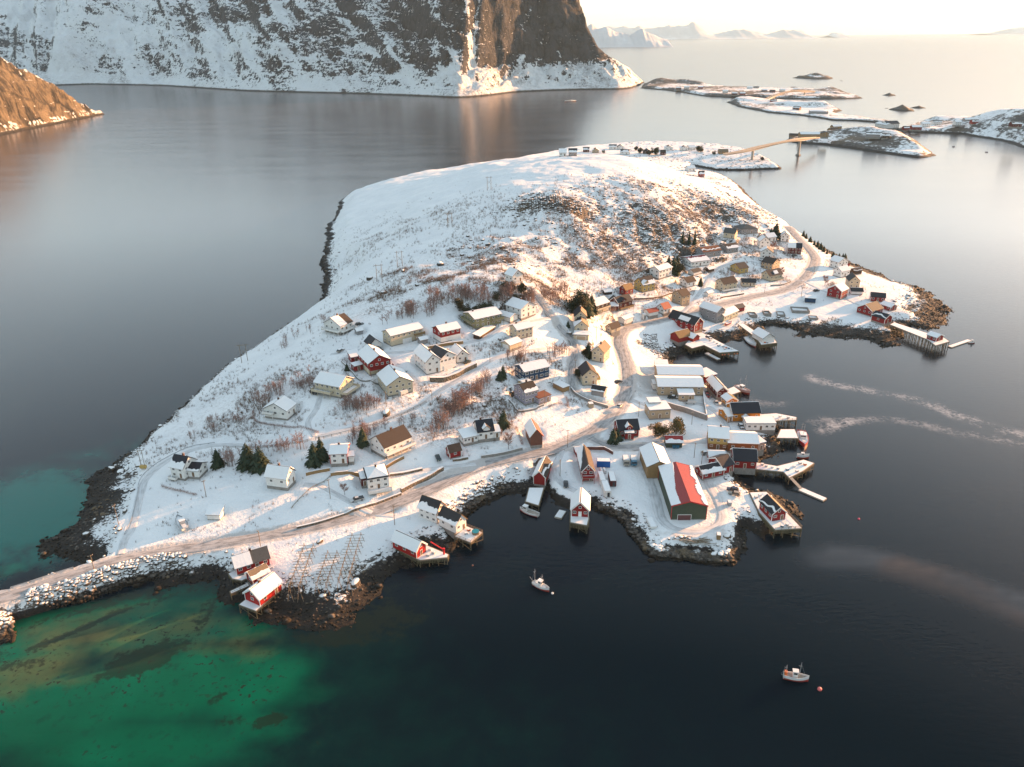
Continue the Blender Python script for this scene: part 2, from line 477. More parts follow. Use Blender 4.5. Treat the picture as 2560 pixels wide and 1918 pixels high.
ROADS = [('road', MAIN, 6.4, 'packed'), ('lane', LANE_A, 3.6, 'packed'), ('lane', LANE_B, 3.4, 'snowy'), ('lane', LANE_C, 3.4, 'snowy'), ('lane', LANE_D, 4.0, 'packed'),
 ('track', [(1612,1116),(1604,1150),(1622,1200),(1640,1250),(1655,1300),(1690,1326),(1745,1328),(1790,1318),(1806,1290),(1795,1250),(1775,1215),(1765,1180)], 4.5, 'snowy'),
 ('track', [(1190,1160),(1120,1167),(1060,1175),(1000,1185),(975,1192)], 3.0, 'snowy'), ('track', [(985,1290),(930,1284),(880,1258),(835,1232),(800,1212),(760,1210)], 3.0, 'snowy'),
 ('track', [(1405,1125),(1390,1160),(1392,1195),(1410,1222),(1450,1235)], 3.5, 'snowy'), ('track', [(1580,1000),(1650,1022),(1700,1018),(1745,1010),(1790,1030),(1820,1075),(1800,1100),(1760,1105),(1700,1104),(1640,1106)], 3.6, 'snowy'),
 ('track', [(1700,790),(1740,745),(1760,715),(1775,690),(1800,668),(1870,650),(1900,662)], 3.0, 'snowy'), ('track', [(2005,700),(2060,728),(2110,745),(2160,770)], 2.8, 'snowy'), ('track', [(787,1092),(770,1060),(790,1020),(800,990)], 2.8, 'snowy')]
def smooth_line(P, step=2.0):
    P = np.array(P)
    out = []
    n = len(P)
    for i in range(n - 1):
        p0, p1, p2, p3 = P[max(i - 1, 0)], P[i], P[i + 1], P[min(i + 2, n - 1)]
        m = max(2, int(np.linalg.norm(p2 - p1) / step))
        for j in range(m):
            t = j / m
            out.append(0.5 * ((2 * p1) + (-p0 + p2) * t + (2 * p0 - 5 * p1 + 4 * p2 - p3) * t * t + (-p0 + 3 * p1 - 3 * p2 + p3) * t ** 3))
    out.append(P[-1])
    return np.array(out)
ROADLINES = []
dirt = np.zeros_like(GXX)
roadd = np.full(GXX.shape, 1e9)
for nm, pts, wd, kind in ROADS:
    if nm == 'road':
        w3 = [hit(a, b) if a > 330 else plane(a, b, 4.9) for a, b in pts]
        w3[0] = plane(-60, 1515, 4.9)
    else:
        w3 = [hit(a, b) for a, b in pts]
    L = smooth_line(w3)
    z = L[:, 2].copy()
    for _ in range(30):
        z[1:-1] = (z[:-2] + z[1:-1] * 2 + z[2:]) / 4
    if nm == 'road':
        z = np.maximum(z, 4.6)
    else:
        z = np.maximum(z, 3.2)
    L[:, 2] = z
    ROADLINES.append((nm, L, wd, kind))
    lo, hi = L[:, :2].min(0) - 14, L[:, :2].max(0) + 14
    ii = (gx > lo[0]) & (gx < hi[0]); jj = (gy > lo[1]) & (gy < hi[1])
    sub = np.ix_(jj, ii)
    d, zz, _ = seg_dist(GXX[sub], GYY[sub], L[::2, :2] if len(L) > 60 else L[:, :2], False, L[::2, 2] if len(L) > 60 else L[:, 2])
    wgt = 1 - sstep(wd / 2 + 0.8, wd / 2 + 4.2, d)
    bank = 0.38 * np.exp(-((d - wd / 2 - 1.4) / 0.8) ** 2) * (0.6 + 0.8 * vnoise(GXX[sub] / 2.3, GYY[sub] / 2.3, 44))
    GH[sub] = GH[sub] * (1 - wgt) + (zz - 0.12) * wgt + bank * (0.4 if kind == 'snowy' else 1)
    if kind == 'packed':
        dirt[sub] = np.maximum(dirt[sub], (1 - sstep(wd / 2 + 0.3, wd / 2 + 2.6, d)) * 0.75)
    roadd[sub] = np.minimum(roadd[sub], d - wd / 2)
    rock[sub] *= sstep(1, 5, d - wd / 2)
DIRTY = [(1615,950,5,14,16,.8),(1625,985,4.5,14,8,.6),(1780,1225,3.2,5,12,.55),(1795,1260,3.2,6,10,.55),(1770,1320,3.2,8,6,.35),(1640,1240,3.2,3,14,.35),(1800,1325,3.2,3,9,.5),(1480,1120,6,10,4,.5),
(1280,1165,5.5,22,3,.35),(1180,1200,5,18,4,.35),(1090,1238,5,14,3,.4),(1000,1285,4.5,10,3,.35),(1560,1120,4.5,10,4,.3),(1720,1335,3.2,14,2.5,.5),(1360,880,20,10,2,.25)]
for px, py, z, rx, ry, wt in DIRTY:
    c = plane(px, py, z)
    dirt = np.maximum(dirt, wt * np.exp(-(((GXX - c[0]) / rx) ** 2 + ((GYY - c[1]) / ry) ** 2)))

PADS = []     # filled by the buildings: corner list (world), z
def flatten_pads():
    global GH
    for poly, z, marg in PADS:
        P = np.array(poly)
        lo, hi = P.min(0) - marg - 2, P.max(0) + marg + 2
        ii = (gx > lo[0]) & (gx < hi[0]); jj = (gy > lo[1]) & (gy < hi[1])
        if not ii.any() or not jj.any(): continue
        sub = np.ix_(jj, ii)
        d, _, _ = seg_dist(GXX[sub], GYY[sub], P, True)
        d = np.where(inside(GXX[sub], GYY[sub], P), 0, d)
        wgt = (1 - sstep(0.6, marg, d)) * (GH[sub] > 1.4) * sstep(0.3, 2.5, roadd[sub])
        GH[sub] = GH[sub] * (1 - wgt) + (z - 0.05) * wgt

# ------------------------------------------------------------------ ground materials
ROCK_T = 0.87
def ground_mat(name, weed_z=2.0, k=1.0, rockc=ROCK):
    t = NT(name)
    g = t.n('ShaderNodeNewGeometry')
    P, N = g.outputs['Position'], g.outputs['True Normal']
    z = t.sep(P)[2]
    nz = t.sep(N)[2]
    n1 = t.noise(0.30 * k, 6, 0.62, P)
    n2 = t.noise(0.055 * k, 4, 0.55, P)
    n3 = t.noise(1.1 * k, 4, 0.6, P)
    streak = t.noise(0.5 * k, 4, 0.6, t.scale(P, (1, 1, 3.5)))
    ra = t.attr('rock')
    # exposed rock: broken ground, steep faces
    e = t.math('ADD', t.math('MULTIPLY', ra, 0.44), t.math('MULTIPLY', t.math('SUBTRACT', 0.93, nz), 0.75))
    nn = t.math('ADD', t.math('MULTIPLY', n1, 0.42), t.math('ADD', t.math('MULTIPLY', streak, 0.30), t.math('MULTIPLY', n3, 0.36)))
    rockm = t.step(t.math('ADD', e, nn), ROCK_T, ROCK_T + 0.09)
    # the tide zone
    zz = t.math('ADD', z, t.math('ADD', t.math('MULTIPLY', t.math('SUBTRACT', n1, 0.5), 2.6), t.math('MULTIPLY', t.math('SUBTRACT', n3, 0.5), 1.6)))
    weedm = t.math('SUBTRACT', 1.0, t.step(zz, weed_z - 0.25, weed_z + 0.15))
    weedc = t.mix(t.step(n3, 0.35, 0.7), (0.006, 0.005, 0.0045), (0.024, 0.017, 0.009))
    weedc = t.mix(t.step(z, 0.2, 1.7), weedc, t.mix(n1, (0.010, 0.008, 0.007), (0.038, 0.031, 0.026)))
    rc = t.mix(t.step(n3, 0.3, 0.7), tuple(v * 0.5 for v in rockc), tuple(v * 1.45 for v in rockc))
    rc = t.mix(t.step(n2, 0.50, 0.70), rc, (0.11, 0.075, 0.042))
    snow = t.mix(t.step(n2, 0.3, 0.7), (0.655, 0.655, 0.65), (0.72, 0.715, 0.70))
    da = t.attr('dirt')
    dn = t.step(t.math('ADD', t.math('MULTIPLY', da, 0.9), t.math('MULTIPLY', t.math('SUBTRACT', n1, 0.5), 0.9)), 0.12, 0.62)
    snow = t.mix(t.math('MULTIPLY', dn, 0.85), snow, t.mix(n3, (0.30, 0.27, 0.245), (0.50, 0.47, 0.44)))
    # dry heather and twigs poking through the snow
    br = t.math('MULTIPLY', t.attr('brush'), t.step(t.math('ADD', n3, t.math('MULTIPLY', n1, 0.6)), 0.76, 0.94))
    snow = t.mix(t.math('MULTIPLY', br, 0.75), snow, (0.15, 0.088, 0.058))
    c = t.mix(rockm, snow, rc)
    c = t.mix(weedm, c, weedc)
    t.base(c, 0.75, 0.25)
    t.bump(t.math('ADD', t.math('MULTIPLY', n3, 0.6), t.math('MULTIPLY', n1, 1.2)), 0.55, 0.8)
    return t.mat
MAT_GROUND = ground_mat('snowy_ground')

BRUSH = [(1400,560,46,80,40,.26),(1600,560,40,80,40,.34),(1700,520,42,60,40,.42),(1750,560,30,50,40,.75),(1830,540,26,40,30,.75),(1450,650,31,70,30,.45),(1540,640,30,60,24,.5),(1640,640,24,50,24,.65),(1250,660,36,50,25,.9),(1180,690,32,40,14,.9),(1050,560,34,90,50,.18),(1150,730,30,50,12,1.0),(1000,760,25,40,10,.8),
(1050,790,26,45,8,.8),(1130,995,17,30,10,.9),(1200,980,17,25,10,.9),(700,980,16,50,30,.35),(600,1060,10,40,25,.3),(1250,1020,13,12,10,.6),(1300,880,22,20,10,.7),(1400,930,17,10,14,.6),(1100,660,36,60,4,.9),
(1560,700,20,60,18,.8),(1900,600,20,40,20,.7),(1280,740,33,40,12,1.0),(1100,1080,12,20,8,.6),(1950,690,9,10,8,.6),(1650,870,5,14,8,.7),(1380,760,24,18,16,.8),(1480,760,20,24,10,.6),(1600,770,12,30,6,.6),(1850,690,11,40,8,.5),(1780,690,14,30,8,.5),(1340,900,19,14,10,.6),(1180,880,22,30,6,.4),(2080,720,5,30,10,.4),(1260,930,16,20,8,.5),(1060,1010,16,30,6,.6),(880,1080,11,30,4,.4),(1460,1000,10,14,5,.4)]
def build_land():
    flatten_pads()
    brush = np.zeros_like(GXX)
    for px, py, z, rx, ry, wt in BRUSH:
        c = plane(px, py, z)
        brush = np.maximum(brush, wt * np.exp(-(((GXX - c[0]) / rx) ** 2 + ((GYY - c[1]) / ry) ** 2)))
    brush = np.minimum(1, brush * 1.25) * sstep(0.5, 4, roadd)
    nx, ny = len(gx), len(gy)
    idx = np.arange(nx * ny).reshape(ny, nx)
    F = np.stack([idx[:-1, :-1], idx[:-1, 1:], idx[1:, 1:], idx[1:, :-1]], -1).reshape(-1, 4)
    zmax = np.max(np.stack([GH[:-1, :-1], GH[:-1, 1:], GH[1:, 1:], GH[1:, :-1]]), 0).ravel()
    F = F[zmax > -1.4]
    V = np.stack([GXX.ravel(), GYY.ravel(), GH.ravel()], 1)
    used = np.unique(F)
    remap = np.full(len(V), -1); remap[used] = np.arange(len(used))
    o = mesh_np('island_ground', V[used], remap[F], MAT_GROUND, smooth=True, attrs={'rock': rock.ravel()[used], 'dirt': dirt.ravel()[used], 'brush': brush.ravel()[used]})
    tag(o, kind='structure')

# roads as sheets on the ground
def road_mat(name, a, b, track):
    t = NT(name)
    uv = t.n('ShaderNodeAttribute', attribute_name='across').outputs['Fac']
    P = t.pos()
    n = t.noise(0.35, 5, 0.6, P)
    n2 = t.noise(2.2, 3, 0.6, P)
    al = t.n('ShaderNodeAttribute', attribute_name='along').outputs['Fac']
    cb = t.n('ShaderNodeCombineXYZ')
    t.set(cb.inputs[0], t.math('MULTIPLY', al, 0.03)); t.set(cb.inputs[1], uv)
    st = t.noise(7.0, 4, 0.6, cb.outputs[0])
    f = t.math('ADD', t.math('MULTIPLY', st, 0.75), t.math('MULTIPLY', n, 0.35))
    edge = t.step(t.math('ABSOLUTE', t.math('SUBTRACT', uv, 0.5)), 0.36, 0.5)
    c = t.mix(t.step(f, 0.40, 0.66), track, a)
    c = t.mix(t.math('MULTIPLY', edge, 0.7), c, b)
    c = t.mix(t.math('MULTIPLY', t.step(n2, 0.55, 0.75), 0.3), c, b)
    t.base(c, 0.7, 0.3)
    t.bump(t.math('ADD', n2, st), 0.4, 0.1)
    return t.mat
MAT_ROAD = road_mat('packed_snow_road', (0.37, 0.355, 0.345), (0.54, 0.535, 0.53), (0.17, 0.165, 0.16))
MAT_LANE = road_mat('snowy_lane', (0.57, 0.57, 0.565), (0.64, 0.64, 0.635), (0.40, 0.395, 0.39))
def build_roads():
    for nm, L, wd, kind in ROADLINES:
        n = len(L)
        T = np.gradient(L[:, :2], axis=0)
        T /= np.linalg.norm(T, axis=1)[:, None] + 1e-9
        Nn = np.stack([-T[:, 1], T[:, 0]], 1)
        k_ = 7
        V, al, ac = [], [], []
        arc = np.concatenate([[0], np.cumsum(np.linalg.norm(np.diff(L[:, :2], axis=0), axis=1))])
        for j in range(k_):
            s = j / (k_ - 1)
            wob = (vnoise(arc / 9.0, np.full(n, j * 3.1), 8) - 0.5) * (0.9 if j in (0, k_ - 1) else 0)
            off = (s - 0.5) * wd + wob
            xy = L[:, :2] + Nn * off[:, None]
            crown = 0.05 * (1 - (2 * s - 1) ** 2)
            V.append(np.stack([xy[:, 0], xy[:, 1], L[:, 2] + 0.02 + crown - (0.25 if j in (0, k_ - 1) else 0)], 1))
            al.append(arc); ac.append(np.full(n, s))
        V = np.stack(V, 1).reshape(-1, 3); al = np.stack(al, 1).ravel(); ac = np.stack(ac, 1).ravel()
        idx = np.arange(n * k_).reshape(n, k_)
        F = np.stack([idx[:-1, :-1], idx[1:, :-1], idx[1:, 1:], idx[:-1, 1:]], -1).reshape(-1, 4)[:, ::-1]
        o = mesh_np(nm, V, F, MAT_ROAD if kind == 'packed' else MAT_LANE, smooth=True, attrs={'along': al, 'across': ac})
        tag(o, kind='structure')
# ------------------------------------------------------------------ water
def build_water():
    xs = np.concatenate([-np.geomspace(60000, 340, 26), np.arange(-320, 460, 4.0), np.geomspace(480, 60000, 26)])
    ys = np.concatenate([[-1200, -300, 0, 60], np.arange(84, 620, 3.5), np.geomspace(630, 45000, 60)])
    X, Y = np.meshgrid(xs, ys)
    def blob(lst):
        o = np.zeros_like(X)
        for px, py, rx, ry, rot, wt in lst:
            c = plane(px, py)
            a = R(rot)
            u = (X - c[0]) * math.cos(a) + (Y - c[1]) * math.sin(a); v = -(X - c[0]) * math.sin(a) + (Y - c[1]) * math.cos(a)
            o = np.maximum(o, wt * np.exp(-((u / rx) ** 2 + (v / ry) ** 2)))
        return o
    sand = blob([(200,1590,22,9,18,1.0),(430,1570,24,8,12,1.0),(120,1670,22,11,0,.95),(630,1610,12,8,0,.85),(40,1690,18,12,0,.9),(330,1630,26,8,10,.85),(540,1610,16,8,0,.8),(300,1535,26,6,14,.75),(150,1565,20,6,14,.75),(480,1515,16,6,8,.6),(580,1580,12,6,0,.7)])
    green = blob([(400,1715,30,17,6,1.0),(110,1775,30,16,0,1.0),(620,1705,17,14,0,.95),(730,1670,10,10,0,.6),(320,1865,36,10,0,.85),(640,1815,15,9,0,.6),(60,1640,18,16,0,.9),(420,1585,28,9,8,.9),(760,1740,10,8,0,.45),(300,1535,34,8,14,.85),(150,1565,26,8,14,.9),(480,1515,20,8,8,.7),(600,1570,16,8,0,.7),(440,1480,20,5,8,.5)])
    sand2 = blob([(60,1290,34,36,40,.72),(95,1220,24,20,0,.6),(130,1340,16,20,0,.55),(60,1400,16,14,0,.4),(250,1130,30,20,40,.25),(400,1010,20,30,40,.15)])
    weed = blob([(345,1655,13,7.5,35,1.0),(410,1630,10,8,20,.9),(300,1500,40,3.5,28,.75),(230,1560,22,2.6,38,.9),(160,1590,14,2.0,38,.85),(520,1530,5,12,10,.55),(560,1815,5,2.5,0,.8),(680,1800,7,3,28,.95),(535,1752,3,2,0,.7),(385,1816,3,1.6,0,.75),
                 (520,1640,5,3,0,.6),(900,1560,26,12,20,.8),(980,1500,20,12,0,.6),(20,1650,10,8,0,.7),(60,1660,9,20,80,.55),(700,1560,14,6,0,.5),(480,1480,40,8,10,.55),(80,1890,12,5,0,.4),(700,1860,18,10,0,.35),(860,1660,5,14,20,.35),(600,1690,1.2,14,-20,.55),(625,1760,1.2,16,-14,.6),(590,1600,1.2,10,20,.5)])
    deepg = blob([(800,1700,40,40,0,.6),(950,1620,30,34,0,.25),(350,1900,130,40,0,.6),(1380,1400,40,14,0,.18),(1500,1440,60,16,0,.14)])
    # thin slush ice and foam lines drifting in the bay
    foam = np.zeros_like(X)
    def line(pts, wd, wt):
        nonlocal foam
        P = smooth_line(np.array([plane(a, b)[:2] for a, b in pts]), 3)
        d, _, _ = seg_dist(X, Y, P, False)
        foam = np.maximum(foam, wt * np.exp(-(d / wd) ** 2))
    line([(2030,945),(2060,955),(2110,965),(2160,975),(2200,985),(2260,995),(2310,1005),(2345,1020),(2380,1035),(2430,1052),(2475,1065)], 4.0, .75)
    line([(2500,1074),(2560,1088),(2640,1110)], 4, .6)
    line([(2030,1052),(2080,1046),(2120,1050),(2160,1050),(2200,1048),(2280,1056),(2380,1080),(2430,1088),(2480,1096),(2560,1112)], 3.6, .5)
    line([(2060,1075),(2090,1062),(2130,1052)], 4, .85)
    line([(1880,1000),(1920,1010),(1960,1010)], 5, .35)
    film = np.zeros_like(X)
    P = smooth_line(np.array([plane(a, b)[:2] for a, b in [(2080,1380),(2180,1390),(2300,1420),(2420,1455),(2560,1500),(2700,1540)]]), 4)
    d, _, _ = seg_dist(X, Y, P, False)
    film = 0.30 * np.exp(-(d / 4) ** 2)
    P = smooth_line(np.array([plane(a, b)[:2] for a, b in [(2060,1400),(2160,1402),(2260,1428),(2400,1470),(2560,1528),(2700,1570)]]), 4)
    d, _, _ = seg_dist(X, Y, P, False)
    film = np.maximum(film, 0.26 * np.exp(-(d / 6) ** 2))
    idx = np.arange(X.size).reshape(X.shape)
    F = np.stack([idx[:-1, :-1], idx[:-1, 1:], idx[1:, 1:], idx[1:, :-1]], -1).reshape(-1, 4)
    V = np.stack([X.ravel(), Y.ravel(), np.zeros(X.size)], 1)
    t = NT('sea_water')
    P = t.pos()
    n1 = t.noise(0.11, 5, 0.6, P); n2 = t.noise(0.6, 4, 0.6, P); n3 = t.noise(0.03, 3, 0.5, P)
    wide = t.noise(0.012, 4, 0.55, t.scale(P, (0.5, 2.2, 1), (0, 0, R(-12))))
    sa = t.attr('sand')
    deep = (0.0012, 0.0058, 0.0105)
    gcol = t.mix(t.step(n3, 0.3, 0.7), (0.0008, 0.060, 0.033), (0.0012, 0.105, 0.058))
    grass = t.mix(t.step(t.math('ADD', sa, t.math('MULTIPLY', t.math('SUBTRACT', n1, 0.5), 1.1)), 0.35, 1.15), gcol, (0.072, 0.090, 0.036))
    c = t.mix(t.step(t.math('ADD', t.attr('deep'), t.math('MULTIPLY', t.math('SUBTRACT', n1, 0.5), 0.6)), 0.15, 0.95), deep, (0.002, 0.022, 0.020))
    f = t.step(t.math('ADD', t.attr('green'), t.math('MULTIPLY', t.math('SUBTRACT', n1, 0.5), 0.40)), 0.15, 0.75)
    c = t.mix(f, c, grass)
    f2 = t.step(t.math('ADD', t.attr('sand2'), t.math('MULTIPLY', t.math('SUBTRACT', n1, 0.5), 0.7)), 0.12, 0.6)
    c = t.mix(f2, c, (0.0008, 0.098, 0.076))
    wd = t.math('ADD', t.attr('weed'), t.math('ADD', t.math('MULTIPLY', t.math('SUBTRACT', n1, 0.5), 1.5), t.math('MULTIPLY', t.math('SUBTRACT', n2, 0.5), 0.8)))
    c = t.mix(t.math('MULTIPLY', t.step(wd, 0.45, 0.68), 0.72), c, (0.009, 0.014, 0.010))
    mott = t.noise(0.22, 6, 0.7, P)
    c = t.mix(t.math('MULTIPLY', t.step(mott, 0.52, 0.66), t.math('MULTIPLY', t.attr('green'), 0.5)), c, (0.004, 0.030, 0.018))
    # speckle of single weed clumps on the sand
    sp = t.step(t.noise(0.62, 3, 0.5, P), 0.60, 0.645)
    c = t.mix(t.math('MULTIPLY', t.math('MULTIPLY', sp, t.step(t.attr('green'), 0.35, 0.8)), t.step(n3, 0.40, 0.55)), c, (0.016, 0.020, 0.014))
    brk = t.step(t.math('ADD', t.math('MULTIPLY', t.noise(0.07, 4, 0.6, P), 0.7), t.math('MULTIPLY', n2, 0.3)), 0.36, 0.58)
    fo = t.math('MULTIPLY', t.math('MULTIPLY', t.attr('foam'), t.math('ADD', 0.25, t.math('MULTIPLY', brk, 0.9))), t.step(t.math('ADD', t.math('MULTIPLY', n1, 0.6), t.math('MULTIPLY', n2, 0.4)), 0.30, 0.62))
    c = t.mix(t.math('MULTIPLY', t.step(fo, 0.02, 0.85), 0.8), c, (0.34, 0.325, 0.32))
    fcol = t.mix(t.step(t.noise(0.035, 2, 0.5, P), 0.42, 0.58), (0.15, 0.125, 0.11), (0.10, 0.125, 0.15))
    c = t.mix(t.math('MULTIPLY', t.attr('film'), t.step(wide, 0.25, 0.6)), c, fcol)
    t.base(c, 0.9, 0.0)
    # wind-ruffled surface: weak mirror looking down, strong towards the horizon
    rip = t.noise(0.42, 3, 0.55, t.scale(P, (0.55, 1.6, 1), (0, 0, R(-14))))
    swell = t.noise(0.05, 3, 0.5, t.scale(P, (0.6, 1.5, 1), (0, 0, R(-14))))
    t.bump(t.math('ADD', t.math('MULTIPLY', rip, 0.35), t.math('MULTIPLY', swell, 0.02)), 0.28, 0.5)
    bn = t.b.inputs['Normal'].links[0].from_socket
    fr = t.n('ShaderNodeFresnel'); fr.inputs['IOR'].default_value = 1.333
    t.nt.links.new(bn, fr.inputs['Normal'])
    gl = t.n('ShaderNodeBsdfGlossy')
    gl.inputs['Color'].default_value = (1.0, 0.955, 0.94, 1)
    t.nt.links.new(bn, gl.inputs['Normal'])
    t.set(gl.inputs['Roughness'], t.math('ADD', 0.20, t.math('MULTIPLY', t.step(wide, 0.35, 0.65), 0.03)))
    fac = t.math('MAXIMUM', t.math('SUBTRACT', t.math('MULTIPLY', fr.outputs[0], 1.65), 0.046), 0.003)
    mx = t.n('ShaderNodeMixShader')
    t.set(mx.inputs[0], t.math('MINIMUM', fac, 0.46))
    t.nt.links.new(t.b.outputs[0], mx.inputs[1]); t.nt.links.new(gl.outputs[0], mx.inputs[2])
    t.nt.links.new(mx.outputs[0], t.out.inputs[0])
    o = mesh_np('sea_water', V, F, t.mat, smooth=True, attrs={'sand': sand.ravel(), 'green': green.ravel(), 'sand2': sand2.ravel(), 'weed': weed.ravel(), 'deep': deepg.ravel(), 'foam': foam.ravel(), 'film': film.ravel()})
    tag(o, kind='structure')

# ------------------------------------------------------------------ islets and the land beyond
def grid_land(name, poly, wv, hfun, step, mat, rockw=0.25, x=None, y=None):
    P = np.array(poly)
    lo, hi = P.min(0) - 8 - step * 2, P.max(0) + 8 + step * 2
    xs = np.arange(lo[0], hi[0], step); ys = np.arange(lo[1], hi[1], step)
    X, Y = np.meshgrid(xs, ys)
    d, _, _ = seg_dist(X, Y, P, True)
    d = np.where(inside(X, Y, P), d, -d) + (fbm(X / (wv * 2.5), Y / (wv * 2.5), 3, 6) - 0.5) * wv * 0.9
    zc = np.where(d < 0, np.maximum(d * 0.4, -1.6), np.where(d < wv, 2.4 * d / wv, 2.4 + (d - wv) * 0.55))
    Z = np.minimum(zc, hfun(X, Y) + (fbm(X / 24, Y / 24, 4, 3) - 0.5) * 5)
    Z = np.where(d < 0, zc, np.maximum(Z, np.minimum(zc, 1.5)))
    rk = rockw * (0.4 + 1.2 * fbm(X / 60, Y / 60, 3, 12))
    idx = np.arange(X.size).reshape(X.shape)
    F = np.stack([idx[:-1, :-1], idx[:-1, 1:], idx[1:, 1:], idx[1:, :-1]], -1).reshape(-1, 4)
    zm = np.max(np.stack([Z[:-1, :-1], Z[:-1, 1:], Z[1:, 1:], Z[1:, :-1]]), 0).ravel()
    F = F[zm > -1.3]
    V = np.stack([X.ravel(), Y.ravel(), Z.ravel()], 1)
    used = np.unique(F); remap = np.full(len(V), -1); remap[used] = np.arange(len(used))
    o = mesh_np(name, V[used], remap[F], mat, smooth=True, attrs={'rock': rk.ravel()[used], 'dirt': np.zeros(len(used)), 'brush': np.full(len(used), 0.25)})
    tag(o, kind='structure')
    def zat(x, y):
        i = int(np.clip(round((x - lo[0]) / step), 0, len(xs) - 1)); j = int(np.clip(round((y - lo[1]) / step), 0, len(ys) - 1))
        return float(Z[j, i])
    return zat

def px_poly(l): return [plane(a, b)[:2] for a, b in l]
def bumps(base, lst):
    cs = [(plane(a, b, 0)[:2], r, dz) for a, b, r, dz in lst]
    def f(X, Y):
        z = np.full(X.shape, float(base))
        for c, r, dz in cs:
            z = z + dz * np.exp(-((X - c[0]) ** 2 + (Y - c[1]) ** 2) / (r * r))
        return z
    return f
ISL = {}
MAT_FARLAND = None
def build_islands():
    global MAT_FARLAND
    MAT_FARLAND = ground_mat('far_shore_ground', 2.6, 0.2)
    m = MAT_FARLAND
    ISL['hamlet'] = grid_land('far_island_ground', px_poly([(1600,221),(1660,226),(1700,231),(1719,235),(1765,242),(1830,245),(1900,244),(1940,247),(2000,248),(2080,249),(2120,248),(2161,246),(2140,240),(2100,233),(2060,229),(1980,226),(1900,223),(1800,219),(1770,214),(1720,211),(1660,208),(1610,209)]),
        10, bumps(7, [(1745,212,60,22),(1650,212,50,14),(2015,226,35,20),(2110,234,50,24),(2060,238,50,8)]), 7, m, .95)
    ISL['middle'] = grid_land('middle_island_ground', px_poly([(1815,256),(1846,268),(1917,282),(1985,288),(2025,293),(2080,302),(2134,303),(2183,307),(2230,312),(2245,308),(2200,301),(2150,293),(2101,287),(2085,283),(2107,277),(2085,268),(2017,260),(1930,251),(1868,249),(1822,253)]),
        7, bumps(4, [(1860,256,60,9),(1990,268,50,9),(2060,272,40,10),(1930,262,40,5)]), 5, m, .8)
    ISL['near'] = grid_land('near_island_ground', px_poly([(1960,352),(1990,358),(2039,362),(2101,368),(2188,382),(2242,389),(2295,396),(2320,394),(2340,389),(2318,372),(2290,352),(2255,343),(2215,334),(2160,330),(2110,333),(2060,335),(1990,342)]),
        6, bumps(5, [(2150,350,40,11),(2230,362,55,15),(2290,376,30,8),(2070,348,30,5)]), 4, m, .9)
    ISL['right'] = grid_land('right_shore_ground', px_poly([(2236,326),(2287,332),(2340,334),(2399,336),(2453,345),(2493,351),(2530,360),(2560,372),(2640,410),(2760,420),(2800,330),(2650,315),(2560,312),(2505,311),(2470,306),(2412,303),(2349,300),(2305,304),(2270,314),(2248,320)]),
        6, bumps(5, [(2560,330,80,26),(2640,350,90,34),(2470,322,40,9),(2420,310,40,7),(2330,305,30,6)]), 5, m, .85)
    grid_land('causeway_embankment', px_poly([(-90,1590),(0,1614),(28,1594),(34,1545),(16,1512),(-90,1540)]), 4.5, bumps(5.2, []), 1.0, MAT_GROUND, 1.4)
    # skerries
    for pts, h in (([(1978,195),(2010,197),(2048,199),(2082,198),(2080,194),(2060,193.5),(2030,194.5),(2000,193.5)], 12), ([(2096,202),(2108,203.5),(2108,202)], 2),
                   ([(2204,238),(2222,241),(2241,239.5),(2236,237),(2215,235.5)], 6), ([(2222,275),(2250,279),(2287,279),(2280,272),(2250,268),(2230,270)], 9),
                   ([(2274,270),(2300,272),(2320,271),(2310,268),(2285,267)], 4), ([(2211,271),(2221,272),(2219,270)], 2), ([(2431,291),(2455,294),(2478,293),(2462,289),(2445,288)], 9)):
        grid_land('skerry', px_poly(pts), 9, bumps(h * 0.6, [(sum(p[0] for p in pts) / len(pts), sum(p[1] for p in pts) / len(pts), 30, h)]), 5, m, 1.3)

